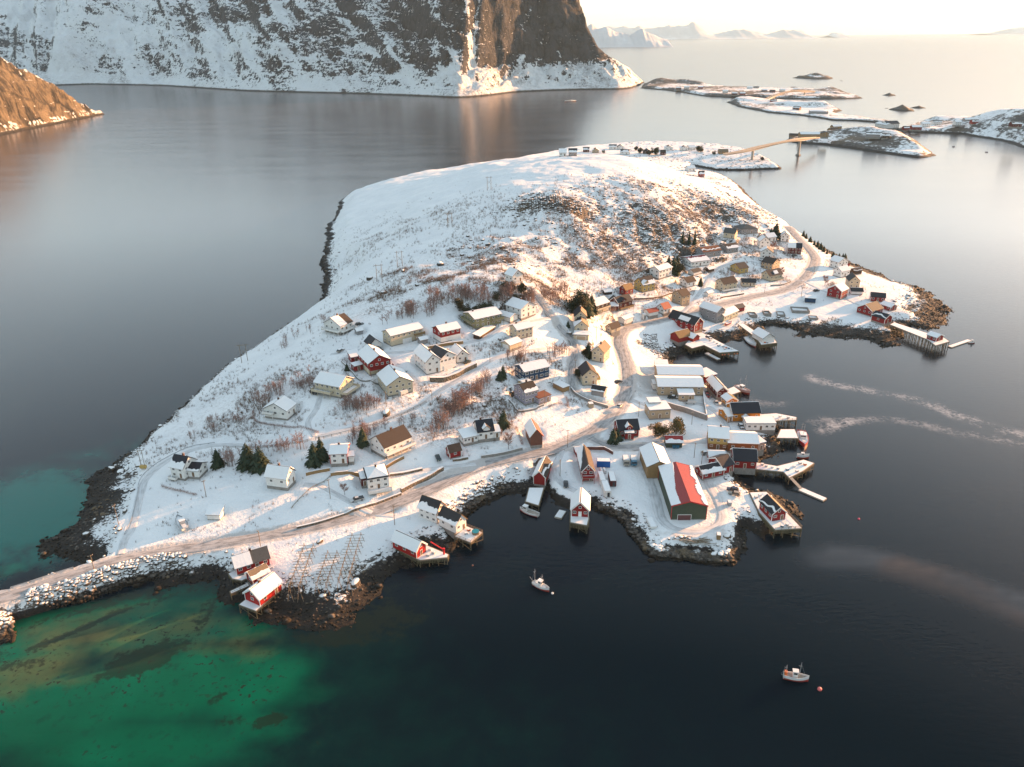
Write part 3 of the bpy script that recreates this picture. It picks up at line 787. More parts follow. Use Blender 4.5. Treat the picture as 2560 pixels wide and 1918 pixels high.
def mountain_mat(name, rc1, rc2, lit=False):
    t = NT(name)
    g = t.n('ShaderNodeNewGeometry')
    P, N = g.outputs['Position'], g.outputs['Normal']
    nz = t.sep(N)[2]; z = t.sep(P)[2]
    n1 = t.noise(0.026, 8, 0.65, P); n2 = t.noise(0.15, 6, 0.68, P); n3 = t.noise(0.004, 4, 0.55, P)
    # ledges dip to one side: stretched noise breaks the snow into streaks
    st = t.noise(0.10, 6, 0.62, t.scale(P, (1.0, 1.0, 0.35), (0, R(32), 0)), 0.6)
    ledge = t.noise(0.06, 5, 0.6, t.scale(P, (0.5, 0.5, 3.0), (0, R(-14), 0)), 0.4)
    e = t.math('ADD', t.math('MULTIPLY', t.math('SUBTRACT', 0.84, nz), 0.62), t.math('MULTIPLY', t.attr('rock'), 0.45))
    nn = t.math('ADD', t.math('ADD', t.math('MULTIPLY', n1, 0.32), t.math('MULTIPLY', st, 0.55)), t.math('ADD', t.math('MULTIPLY', n2, 0.55), t.math('MULTIPLY', ledge, 0.38)))
    nn = t.math('ADD', t.math('MULTIPLY', t.math('SUBTRACT', nn, 0.9), 1.75), 0.9)
    rockm = t.step(t.math('ADD', e, nn), 1.10, 1.16)
    vs_ = t.noise(0.05, 6, 0.65, t.scale(P, (1, 1, 0.42), (0, R(10), 0)), 1.2)
    rc = t.mix(t.step(vs_, 0.42, 0.56), rc1, rc2)
    vor = t.n('ShaderNodeTexVoronoi', feature='DISTANCE_TO_EDGE'); vor.inputs['Scale'].default_value = 0.034
    t.nt.links.new(t.scale(P, (1, 1, 0.45), (0, R(18), 0)), vor.inputs['Vector'])
    rc = t.mix(t.step(vor.outputs['Distance'], 0.10, 0.02), rc, tuple(v * 0.4 for v in rc1))
    rc = t.mix(t.step(n2, 0.5, 0.75), rc, tuple(v * 0.45 for v in rc1))
    rc = t.mix(t.step(n1, 0.40, 0.7), rc, tuple(v * 1.5 for v in rc2))
    snow = (0.69, 0.71, 0.71)
    # birch scrub on the lower slopes
    scr = t.math('MULTIPLY', t.attr('scrub'), t.step(t.math('ADD', t.math('MULTIPLY', n2, 0.7), t.math('MULTIPLY', n1, 0.5)), 0.50, 0.78))
    led = t.noise(0.11, 5, 0.6, t.scale(P, (0.45, 0.45, 2.6), (0, R(24), 0)), 0.5)
    rockm = t.math('MULTIPLY', rockm, t.math('SUBTRACT', 1.0, t.step(t.math('ADD', led, t.math('MULTIPLY', t.math('SUBTRACT', n3, 0.5), 0.25)), 0.67, 0.71)))
    sn = t.mix(t.math('MULTIPLY', scr, 0.8), snow, (0.20, 0.19, 0.19))
    c = t.mix(rockm, sn, rc)
    c = t.mix(t.step(t.math('ADD', z, t.math('MULTIPLY', n2, 6)), 8.5, 5.5), c, (0.03, 0.026, 0.02))
    t.base(c, 0.85, 0.2)
    t.bump(t.math('ADD', t.math('ADD', t.math('MULTIPLY', n2, 5.0), t.math('MULTIPLY', vs_, 7.0)), t.math('MULTIPLY', n1, 16.0)), 1.0, 1.0)
    return t.mat

def build_mountain():
    FOOT = [(-260,200),(-60,205),(40,212),(90,216),(224,211),(407,215),(520,222),(610,228),(760,232),(895,235),(1024,240),(1100,243),(1146,246),(1207,241),(1288,231),(1380,227),(1451,225),(1553,224),(1614,216),(1626,212)]
    fw = np.array([plane(a, b)[:2] for a, b in FOOT])
    xs = np.arange(-2600, 620, 6.5)
    fy = np.interp(xs, fw[:, 0], fw[:, 1])
    for _ in range(9): fy[1:-1] = (fy[:-2] + fy[1:-1] * 2 + fy[2:]) / 4
    ds = np.concatenate([np.arange(-24, 470, 4.5), np.geomspace(476, 2400, 40)])
    X = np.repeat(xs[None], len(ds), 0)
    D = np.repeat(ds[:, None], len(xs), 1)
    PXX = 1280 + X / (fy[None] + 0) * FPX * math.cos(R(3))        # rough column of the photograph at the foot, for placing the crags
    # crags and gullies push the face in and out
    PS = PXX + D * 0.10
    off = (fbm(X / 210 + D / 900, D / 700, 4, 61) - 0.5) * 120 + (fbm(X / 60 - D / 500, D / 240, 4, 62) - 0.5) * 50
    def bump(c, wd, a, d0=60, lean=0.10):
        return a * np.exp(-((PXX + D * lean - c) / wd) ** 2) * sstep(d0 - 60, d0 + 80, D)
    off = off * sstep(-10, 90, D) * (1 - 0.45 * sstep(1150, 1300, PXX))
    off += bump(1225, 36, 34, 30, .25) + bump(1168, 14, -34, 40, -.12) + bump(1335, 40, 26, 60, .2) + bump(1284, 11, -22, 40, .22) + bump(1372, 12, -20, 30, .1) + bump(1425, 20, 18, 30, .05)
    off += bump(1120, 60, 30, 90) + bump(760, 60, 45, 60, .3) + bump(640, 26, -45, 60, .3) + bump(430, 50, -40, 80, .3) + bump(560, 60, 35, 200, .3) + bump(980, 24, -40, 60, .3)
    off += (np.abs(fbm((X + D * 0.55) / 150, D / 900, 4, 63) - 0.5) * -2 + 0.35) * 130 * sstep(20, 140, D) * (1 - 0.75 * sstep(1050, 1250, PXX))
    E = D + off * 0.8
    steep = sstep(1010, 1260, PXX - 0)
    zt = 46 + 40 * fbm(X / 140, D * 0, 3, 64) + 14 * sstep(1290, 1500, PXX)
    sl = 0.60 - 0.10 * steep
    tal = E * sl
    kink = zt / sl
    cliff = zt + (E - kink) * (0.60 + 1.5 * steep)
    Z = np.where(E < kink, tal, cliff)
    Z = np.maximum(Z, -3)
    # rock steps across the open snow slope on the left
    Z = Z + (np.abs(fbm(X / 90 + Z / 70, Z / 60, 4, 66) - 0.5) * -80 + 15) * sstep(40, 160, E) * (1 - 0.2 * steep)
    Z = Z + (fbm(X / 22 + Z / 60, E / 22, 5, 67, 0.6) - 0.5) * (24 + 30 * steep) * sstep(10, 70, E)
    # valley to the left, bare end to the right
    Z = Z * (1 - 0.35 * sstep(-150, -700, PXX - 300) * 0)
    capx = np.array([-3000, plane(1447,224)[0] - 60] + [0] * 9, float)
    prof = [(1441, 330), (1447, 275), (1451, 250), (1467, 183), (1492, 121), (1516, 96), (1545, 72), (1573, 54), (1596, 30), (1614, 15), (1632, -3)]
    yref = plane(1500, 224)[1] + 40
    cx = np.array([(p - 1280) / FPX * (yref / math.cos(0)) * 1.0 for p, _ in prof]); cz = np.array([z_ for _, z_ in prof], float)
    cx = cx + 0
    cap = np.interp(X + 84 - 0.6 * np.clip(D, 0, 140) + (fbm(Z / 40, D / 50, 3, 69) - 0.5) * 30, np.concatenate([[cx[0] - 260, cx[0] - 60], cx]), np.concatenate([[690, 430], cz]))
    top = 640 - 0.25 * np.abs(X + 300) * 0.5 + (fbm(X / 300, D / 300, 3, 71) - 0.5) * 160
    Z = np.minimum(np.minimum(Z, cap), top)
    back = (2300 - D) * 0.5
    Z = np.minimum(Z, back)
    Z = np.where(D < 0, np.minimum(Z, D * 0.3), Z)
    YW = fy[None] + D
    # beyond the foot the ridge leans back with distance so that the end profile keeps its line of sight
    V = np.stack([X * (1 + 0 * D), YW, Z], -1).reshape(-1, 3)
    idx = np.arange(X.size).reshape(X.shape)
    F = np.stack([idx[:-1, :-1], idx[:-1, 1:], idx[1:, 1:], idx[1:, :-1]], -1).reshape(-1, 4)
    zm = np.max(np.stack([Z[:-1, :-1], Z[:-1, 1:], Z[1:, 1:], Z[1:, :-1]]), 0).ravel()
    F = F[zm > -2.5]
    rk = steep * 0.85 * sstep(0.75, 1.25, Z / (zt + 1e-6)) + 0.30 * sstep(60, 230, Z) * sstep(380, 640, PXX) + 0.42 * sstep(0.48, 0.62, fbm(X / 150, E / 90, 4, 72)) * (1 - steep)
    for c_, wd_, ln_, d0_, d1_, a_ in ((1186, 9, -.05, 60, 400, 1.1), (1160, 13, .12, 20, 170, 1.0), (1205, 7, .10, 90, 300, .8), (1278, 8, -.22, 60, 300, .7), (1352, 7, .22, 20, 120, .9), (1330, 6, -.1, 120, 400, .6), (1400, 5, .05, 90, 300, .5), (1130, 12, .2, 60, 400, .6), (1250, 5, .3, 60, 300, .5)):
        rk = rk - a_ * np.exp(-((PXX + D * ln_ + (fbm(D / 30, X * 0 + c_, 3, 5) - .5) * 26 - c_) / wd_) ** 2) * sstep(d0_ - 20, d0_ + 20, D) * (1 - sstep(d1_ - 30, d1_ + 30, D))
    rk = rk - 0.12 * sstep(700, 300, PXX) - 0.07 + 0.3 * np.exp(-((PXX - 60) / 90) ** 2) * sstep(90, 130, Z) * sstep(210, 160, Z)
    chute = sstep(0.50, 0.62, fbm((X + D * 0.75) / 48, D / 420, 4, 75))
    rk = rk - 0.26 * chute * (1 - steep) + 0.05 * (1 - chute) * (1 - steep)
    for c_, z_, wx_, wz_, a_ in ((265, 250, 45, 60, .45), (530, 250, 90, 50, .5), (620, 245, 40, 60, .3), (760, 150, 26, 45, .35), (690, 130, 18, 40, .3), (900, 250, 90, 70, .3), (980, 170, 60, 60, .3), (1060, 190, 60, 80, .35), (40, 120, 60, 30, .4), (870, 110, 20, 40, .3)):
        rk = rk + 0.7 * a_ * np.exp(-((PXX + D * .1 - c_) / wx_) ** 2 - ((Z - z_) / wz_) ** 2)
    scr = (1 - 0.8 * chute) * (1 - sstep(70, 170, Z)) * (0.35 + 0.9 * sstep(0.4, 0.65, fbm(X / 130, E / 100, 3, 73)))
    o = mesh_np('mountain', V, F, mountain_mat('mountain_rock_and_snow', (0.006, 0.010, 0.014), (0.030, 0.031, 0.035)), smooth=True, attrs={'rock': rk.ravel(), 'scrub': scr.ravel()})
    tag(o, kind='structure')

def build_headland():
    FOOT = [(-420,390),(-200,372),(-80,358),(0,346),(40,340),(100,333),(160,323),(200,317),(234,311)]
    fw = np.array([plane(a, b)[:2] for a, b in FOOT])
    xs = np.arange(fw[0][0], fw[-1][0] + 14, 3.0)
    fy = np.interp(xs, fw[:, 0], fw[:, 1])
    ds = np.concatenate([np.arange(-12, 200, 3.5), np.geomspace(205, 600, 24)])
    X = np.repeat(xs[None], len(ds), 0); D = np.repeat(ds[:, None], len(xs), 1)
    E = D + ((fbm(X / 60, D / 160, 4, 81) - 0.5) * 44 + (fbm(X / 20 - D / 40, D / 60, 4, 82) - 0.5) * 24) * sstep(0, 40, D)
    z1 = np.where(E < 42, E * 0.42, 17.6 + (E - 42) * 1.15)
    prof = [(-420, 240), (-100, 160), (0, 108), (25, 101), (45, 94), (85, 68), (125, 42), (160, 20), (195, 7), (215, 0), (232, -6)]
    cx = np.array([(p - 1280) / FPX * np.interp(p, [f[0] for f in FOOT], fw[:, 1]) * 1.04 for p, _ in prof]); cz = np.array([z for _, z in prof], float)
    cap = np.interp(X + (fbm(X / 30, D / 30, 3, 83) - 0.5) * 10, cx, cz)
    Z = np.minimum(z1, cap) + (fbm(X / 12 + z1 / 20, E / 12, 5, 84, .6) - 0.5) * 20 *  sstep(6, 40, E)
    Z = np.minimum(Z, (560 - D) * 0.7)
    Z = np.where(D < 0, D * 0.3, Z)
    V = np.stack([X, fy[None] + D, Z], -1).reshape(-1, 3)
    idx = np.arange(X.size).reshape(X.shape)
    F = np.stack([idx[:-1, :-1], idx[:-1, 1:], idx[1:, 1:], idx[1:, :-1]], -1).reshape(-1, 4)
    rk = 0.72 * sstep(7, 20, Z + (fbm(X / 12, D / 12, 3, 85) - .5) * 14) - 0.05 + 0.35 * (fbm(X / 25, E / 14, 4, 86) - .5)
    o = mesh_np('headland', V, F, mountain_mat('headland_rock', (0.034, 0.028, 0.019), (0.125, 0.098, 0.062)), smooth=True, attrs={'rock': rk.ravel(), 'scrub': 0.5 * (1 - sstep(14, 24, Z)).ravel()})
    tag(o, kind='structure')

def build_distant():
    mat = None
    t = NT('haze_paled_rock_and_snow')
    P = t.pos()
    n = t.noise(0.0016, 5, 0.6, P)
    mat = t.base(t.mix(t.step(n, 0.45, 0.75), (0.42, 0.44, 0.46), (0.68, 0.71, 0.72)), 0.9, 0.1)  # rock and snow colours paled, distance haze put into them
    def ridge(name, dist, pts, depth, dark=False):
        """pts: px, py of the skyline; stands at dist metres"""
        c = dist / math.cos(0.1)
        xs = [(p - 1280) / FPX * dist for p, _ in pts]
        zs = []
        for p, q in pts:
            d = ray(p, q); d = d / d[1]
            zs.append(CAM_H + d[2] * dist)
        X = np.linspace(xs[0], xs[-1], 160)
        T = np.linspace(-1, 1, 22)
        H = np.interp(X, xs, zs)
        H = np.maximum(H + (fbm(X / (dist * 0.006), X * 0 + dist, 4, 90) - 0.5) * dist * 0.0035 * sstep(0, 60, H), -2)
        V = []
        for tt in T:
            prof = (1 - abs(tt)) ** 1.2
            hh = H * prof + (fbm(X / (dist * 0.008), X * 0 + tt * 3, 4, 91) - 0.5) * H * 0.25 * (1 - abs(tt) ** 4) * (0 if tt == 0 else 1)
            V.append(np.stack([X, np.full(X.shape, dist + tt * depth), np.where(abs(tt) == 1, -3, hh)], 1))
        V = np.stack(V)
        idx = np.arange(V.shape[0] * V.shape[1]).reshape(V.shape[:2])
        F = np.stack([idx[:-1, :-1], idx[:-1, 1:], idx[1:, 1:], idx[1:, :-1]], -1).reshape(-1, 4)
        tag(mesh_np(name, V.reshape(-1, 3), F, mat, smooth=True), kind='structure')
    ridge('distant_hills', 11000, [(1395,40),(1440,58),(1470,62),(1490,66),(1500,64),(1510,70),(1530,80),(1555,86),(1570,74),(1583,68),(1592,76),(1605,84),(1625,94),(1640,97)], 500)
    ridge('distant_mountains', 24000, [(1480,72),(1510,66),(1540,68),(1570,66),(1600,70),(1640,64),(1670,62),(1685,58),(1696,52),(1708,60),(1722,70),(1740,84),(1765,80),(1790,75),(1810,72),(1840,77),(1868,86),(1885,78),(1905,74),(1925,73),(1945,76),(1960,88)], 1200)
    ridge('distant_islet', 26000, [(2008,91),(2016,83),(2026,80),(2036,83),(2044,91)], 800)
    ridge('distant_islands', 34000, [(2360,86),(2400,80),(2430,70),(2460,66),(2490,68),(2520,66),(2560,72),(2600,74),(2660,84)], 1500)

def build_haze():
    me = bpy.data.meshes.new('haze')
    bm = bmesh.new()
    bmesh.ops.create_cube(bm, size=1.0)
    bm.to_mesh(me); bm.free()
    o = link(bpy.data.objects.new('haze', me))
    z0, z1 = -5.0, 740.0
    o.scale = (130000, 49000 + 2000, z1 - z0)
    o.location = (0, (49000 - 2000) / 2, (z0 + z1) / 2)
    mat = bpy.data.materials.new('pale_sea_haze')
    mat.use_nodes = True
    n = mat.node_tree
    n.nodes.clear()
    out = n.nodes.new('ShaderNodeOutputMaterial')
    v = n.nodes.new('ShaderNodeVolumePrincipled')
    v.inputs['Color'].default_value = (0.60, 0.85, 1.0, 1)
    v.inputs['Density'].default_value = HAZE
    v.inputs['Anisotropy'].default_value = 0.0
    n.links.new(v.outputs[0], out.inputs['Volume'])
    me.materials.append(mat)
    tag(o, kind='stuff')
HAZE = 2.3e-5
# ------------------------------------------------------------------ building materials
WALLS = {k: paint(k + '_boards', c if k == 'white' else tuple(v ** 1.12 * .70 for v in c), 0.65, 0.16, 0.9) for k, c in dict(
    white=(.66,.645,.61), cream=(.70,.61,.45), beige=(.52,.42,.29), yellow=(.66,.46,.17), red=(.34,.022,.020), bright_red=(.50,.024,.020), dark_red=(.15,.022,.018), brown=(.085,.052,.034),
    blue=(.020,.075,.15), grey=(.38,.37,.37), lavender=(.40,.38,.45), orange=(.60,.25,.03), rust=(.34,.13,.05), green=(.085,.11,.075), olive=(.34,.31,.17), brick=(.22,.10,.07), mint=(.55,.58,.46), peach=(.66,.47,.30), pink=(.60,.40,.32), tan=(.42,.27,.13)).items()}
ROOFS = {k: paint(k + '_roofing', tuple(v * .62 for v in c), r_, 0.3, 1.6, 0.4) for k, c, r_ in (
    ('navy', (.012,.013,.022), .6), ('black', (.018,.018,.021), .6), ('brown', (.062,.044,.034), .8), ('grey', (.115,.115,.11), .8), ('slate', (.04,.04,.045), .7), ('rust', (.30,.105,.05), .8), ('red', (.40,.030,.026), .5),
    ('orange_red', (.46,.08,.04), .6), ('ochre', (.36,.21,.08), .8), ('moss', (.16,.15,.07), .9), ('tan', (.30,.22,.14), .8))}
M_CONC = paint('concrete', (.23,.215,.195), 0.9, 0.3, 0.8)
M_TRIM = paint('white_trim', (.70,.685,.65), 0.5, 0.08)
M_TRIMR = paint('red_trim', (.42,.03,.03), 0.5, 0.08)
M_WOOD = paint('weathered_timber', (.20,.155,.105), 0.85, 0.4, 2.2)
M_PILE = paint('wet_timber', (.13,.105,.06), 0.8, 0.5, 1.4)
M_DECK = paint('grey_planks', (.30,.265,.22), 0.85, 0.3, 1.2)
M_METAL = paint('galvanised_metal', (.30,.31,.32), 0.45, 0.15)
M_BRICK = paint('chimney_brick', (.10,.055,.04), 0.9, 0.3)
M_DOOR = paint('door_paint', (.16,.10,.06), 0.6, 0.2)
def _snow_mat():
    t = NT('roof_snow')
    P = t.n('ShaderNodeTexCoord').outputs['Object']
    n = t.noise(0.7, 5, 0.6, P)
    t.base(t.mix(n, (0.66, 0.66, 0.655), (0.73, 0.725, 0.71)), 0.7, 0.25)
    t.bump(n, 0.4, 0.25)
    return t.mat
M_SNOW = _snow_mat()
def _glass_mat():
    t = NT('window_glass')
    P = t.n('ShaderNodeTexCoord').outputs['Object']
    t.base(t.mix(t.noise(0.6, 2, 0.5, P), (.016,.018,.022), (.055,.055,.055)), 0.08, 0.6)
    return t.mat
M_GLASS = _glass_mat()

_wcache = {}
def window_meshes(w_, h_, trim, mull):
    key = (round(w_, 1), round(h_, 1), trim.name, mull)
    if key not in _wcache:
        w_, h_ = key[0], key[1]
        f = MB()
        b = 0.11
        for c, s in (((0, 0, h_ / 2 - b / 2), (w_, .07, b)), ((0, 0, -h_ / 2 + b / 2), (w_, .07, b)), ((-w_ / 2 + b / 2, 0, 0), (b, .07, h_ - 2 * b)), ((w_ / 2 - b / 2, 0, 0), (b, .07, h_ - 2 * b))):
            f.box(c, s, trim)
        if mull:
            f.box((0, 0, 0), (.06, .06, h_ - 2 * b), trim)
        p = MB().box((0, .005, 0), (w_ - 2 * b, .03, h_ - 2 * b), M_GLASS)
        _wcache[key] = (f.mesh('window'), p.mesh('pane'))
    return _wcache[key]

def frame_of(N, R_, L, z=None):
    """ground rectangle from pixel corners of its base: near corner, corner along the front, corner (or depth in m) along the side"""
    n = hit(*N) if z is None else plane(N[0], N[1], z)
    r = plane(R_[0], R_[1], n[2])
    a = math.atan2(r[1] - n[1], r[0] - n[0]); W = math.hypot(r[0] - n[0], r[1] - n[1])
    if isinstance(L, (tuple, list)):
        l = plane(L[0], L[1], n[2])
        a2 = math.atan2(l[1] - n[1], l[0] - n[0]) - math.pi / 2
        D = math.hypot(l[0] - n[0], l[1] - n[1])
        da = (a2 - a + math.pi) % (2 * math.pi) - math.pi
        a = a + da * D / (D + W) if abs(da) < 1.0 else a
        D = max(D * math.cos(min(abs(da), 1.0) * 0.5), 2.0)
    else:
        D = L
    ex = np.array([math.cos(a), math.sin(a)]); ey = np.array([-ex[1], ex[0]])
    c = n[:2] + ex * W / 2 + ey * D / 2
    return c, n[2], a, W, D

def snow_strip(mode, nu, seed):
    """per column (v0, v1): covered stretch from ridge 0 to eave 1"""
    rr = random.Random(seed)
    j = [rr.uniform(-1, 1) for _ in range(nu)]
    j = [(j[max(i - 1, 0)] + j[i] * 2 + j[min(i + 1, nu - 1)]) / 4 * .5 + 1.3 * (float(vnoise(np.array([i / nu * max(3, nu / 7)]), np.array([seed * 1.7]), 3)[0]) - .5) for i in range(nu)]
    o = []
    for i in range(nu):
        u = i / max(nu - 1, 1)
        if mode == 'F': o.append((0.0, 1.0))
        elif mode == 'lo': o.append((0.50 + j[i] * 0.25, 1.0))
        elif mode == 'lo3': o.append((0.70 + j[i] * 0.2, 1.0))
        elif mode == 'hi': o.append((0.0, 0.6 + j[i] * 0.25))
        elif mode == 'ridge': o.append((0.22 + j[i] * 0.2, 1.0))
        elif mode == 'left': o.append((0.0, 1.0) if u < 0.52 + j[0] * 0.05 else None)
        elif mode == 'right': o.append((0.0, 1.0) if u > 0.45 + j[0] * 0.05 else None)
        elif mode == 'patch': o.append((0.28 + j[i] * 0.1, 0.82 + j[i] * 0.1) if 0.38 < u < 0.75 else None)
        elif mode == 'diag': o.append((max(0.0, 1.0 - u * 1.25 + j[i] * 0.15), 1.0) if u > 0.08 else None)
        elif mode == 'diagl': o.append((max(0.0, u * 1.15 - 0.1 + j[i] * 0.15), 1.0) if u < 0.92 else None)
        elif mode == 'slide': o.append((0.12 + 0.36 * math.sin(min(1, u * 1.15) * 1.7) ** 2 + j[i] * 0.035 + 0.16 * (float(vnoise(np.array([u * 2.6]), np.array([9.3]), 3)[0]) - .5), 1.0))
        elif mode == 'thin': o.append((0.55 + j[i] * 0.4, 0.72 + j[i] * 0.3))
        else: o.append(None)
    return o

def roof_slope(mb, msnow, e0, e1, r0, r1, mat, thick, snow, seed, sthick=0.20):
    """slab from eave e0-e1 up to ridge r0-r1, with its snow"""
    up = Vector((0, 0, 1))
    e0, e1, r0, r1 = map(Vector, (e0, e1, r0, r1))
    nrm = (e1 - e0).cross(r0 - e0).normalized()
    if nrm.z < 0: nrm = -nrm
    t = nrm * thick
    mb.hexa([e0, e1, r1, r0], [e0 + t, e1 + t, r1 + t, r0 + t], mat)
    if snow and snow != 'N':
        Lu = (e1 - e0).length
        nu = max(3, int(Lu / (0.35 if snow in ('slide', 'ridge', 'lo', 'lo3', 'hi') else 0.7)))
        cols = snow_strip(snow, nu, seed)
        def pt(u, v, h):
            a = r0.lerp(r1, u); b = e0.lerp(e1, u)
            return a.lerp(b, v) + t + nrm * h
        rr = random.Random(seed + 5)
        for i in range(nu):
            c = cols[i]
            if c is None: continue
            u0, u1 = i / nu, (i + 1) / nu
            nb = cols[i + 1] if i + 1 < nu and cols[i + 1] is not None else c
            h0, h1 = sthick * (0.9 + 0.2 * rr.random()), sthick
            A, B, Cc, D_ = (u0, c[1]), (u1, nb[1]), (u1, nb[0]), (u0, c[0])
            # tapered lip at both ends
            msnow.hexa([pt(A[0], A[1], 0.003), pt(B[0], B[1], 0.003), pt(Cc[0], Cc[1], 0.003), pt(D_[0], D_[1], 0.003)],
                       [pt(A[0], A[1] - 0.015, h1), pt(B[0], B[1] - 0.015, h1), pt(Cc[0], Cc[1] + (0.02 if Cc[1] > 0 else 0), h1), pt(D_[0], D_[1] + (0.02 if D_[1] > 0 else 0), h1)], M_SNOW)

def place(o, root, cx=0, cy=0, cz=0, rz=0):
    o.parent = root
    o.location = (cx, cy, cz)
    o.rotation_euler = (0, 0, rz)
    return o

_seed = [100]
def body(root, off, W, D, wh, rise, ridge, wall, roof, s0, s1, op):
    """walls, roof, snow, windows of one block; off = (x, y, z, rot) in the root's frame"""
    _seed[0] += 7
    sd = _seed[0]
    near = op.get('near', True)
    fh = op.get('fh', 0.5)
    wm = WALLS[wall]
    rm = ROOFS[roof]
    x, y = W / 2, D / 2
    ox, oy, oz, orz = off
    P = lambda o: place(o, root, ox, oy, oz, orz)
    top = fh + wh
    # foundation
    if not op.get('nofound'):
        P(MB().box((0, 0, (fh - 2.4) / 2), (W - 0.06, D - 0.06, fh + 2.4), WALLS[op['fmat']] if 'fmat' in op else M_CONC).build('foundation'))
    # walls with gables
    m = MB()
    v = [(-x, -y, fh), (x, -y, fh), (x, y, fh), (-x, y, fh), (-x, -y, top), (x, -y, top), (x, y, top), (-x, y, top)]
    f = [(3, 2, 1, 0), (0, 1, 5, 4), (1, 2, 6, 5), (2, 3, 7, 6), (3, 0, 4, 7)]
    if ridge == 'x':
        v += [(-x, 0, top + rise), (x, 0, top + rise)]
        f += [(4, 7, 8)[::-1], (5, 6, 9), (4, 5, 9, 8), (6, 7, 8, 9)]
    elif ridge == 'y':
        v += [(0, -y, top + rise), (0, y, top + rise)]
        f += [(4, 5, 8), (6, 7, 9), (5, 6, 9, 8), (7, 4, 8, 9)]
    elif ridge == 'shed':        # one slope falling to the front
        v[6] = (x, y, top + rise); v[7] = (-x, y, top + rise)
        f += [(4, 5, 6, 7)]
    else:
        f += [(4, 5, 6, 7)]
    m.add(v, f, wm)
    P(m.build('wall'))
    if 'lower' in op:
        lm, lh = op['lower']
        P(MB().box((0, 0, fh + lh / 2 - 0.01), (W + 0.08, D + 0.08, lh), WALLS[lm]).build('lower_storey'))
    trim = op.get('trim')
    tm = M_TRIMR if trim == 'red' else M_TRIM
    ov = op.get('ov', 0.4)
    th = 0.2
    mb, ms, ms2 = MB(), MB(), MB()
    if ridge == 'x':
        s = rise / y
        ze = top - ov * s
        roof_slope(mb, ms, (-x - ov, -y - ov, ze), (x + ov, -y - ov, ze), (-x - ov, 0, top + rise), (x + ov, 0, top + rise), rm, th, s0, sd)
        roof_slope(mb, ms2, (x + ov, y + ov, ze), (-x - ov, y + ov, ze), (x + ov, 0, top + rise), (-x - ov, 0, top + rise), ROOFS[op.get('roof1', roof)], th, s1, sd + 1)
    elif ridge == 'y':
        s = rise / x
        ze = top - ov * s
        roof_slope(mb, ms, (-x - ov, y + ov, ze), (-x - ov, -y - ov, ze), (0, y + ov, top + rise), (0, -y - ov, top + rise), rm, th, s0, sd)
        roof_slope(mb, ms2, (x + ov, -y - ov, ze), (x + ov, y + ov, ze), (0, -y - ov, top + rise), (0, y + ov, top + rise), ROOFS[op.get('roof1', roof)], th, s1, sd + 1)
    elif ridge == 'hip':
        a, b = x + ov, y + ov
        zt = top - 0.05
        if W >= D: q0, q1 = (-(x - y) - 0.01, 0, top + rise), ((x - y) + 0.01, 0, top + rise)
        else: q0, q1 = (0, -(y - x) - 0.01, top + rise), (0, (y - x) + 0.01, top + rise)
        c = [(-a, -b, zt), (a, -b, zt), (a, b, zt), (-a, b, zt)]
        mb.add(c + [q0, q1] if W >= D else c + [q0, q1], [(3, 2, 1, 0)] + ([(0, 1, 5, 4), (1, 2, 5), (2, 3, 4, 5), (3, 0, 4)] if W >= D else [(0, 1, 4), (1, 2, 5, 4), (2, 3, 5), (3, 0, 4, 5)]), rm)
        if s0 != 'N':
            k_ = 0.9
            cs = [(p[0] * k_, p[1] * k_, zt + (top + rise - zt) * (1 - k_) + 0.2) for p in c]
            q0s, q1s = (q0[0], q0[1], q0[2] + 0.22), (q1[0], q1[1], q1[2] + 0.22)
            ms.add(cs + [q0s, q1s], [(0, 1, 5, 4), (1, 2, 5), (2, 3, 4, 5), (3, 0, 4)] if W >= D else [(0, 1, 4), (1, 2, 5, 4), (2, 3, 5), (3, 0, 4, 5)], M_SNOW)
    elif ridge == 'shed':
        s = rise / D
        roof_slope(mb, ms, (-x - ov, -y - ov, top - ov * s), (x + ov, -y - ov, top - ov * s), (-x - ov, y + ov, top + rise + ov * s), (x + ov, y + ov, top + rise + ov * s), rm, th, s0, sd)
    else:
        roof_slope(mb, ms, (-x - .2, -y - .2, top), (x + .2, -y - .2, top), (-x - .2, y + .2, top + 0.04), (x + .2, y + .2, top + 0.04), rm, 0.25, s0, sd, 0.28)
    ro = P(mb.build('roof'))
    for ms_ in (ms, ms2):
        if ms_.v:
            so = ms_.build('snow_cover'); so.parent = ro
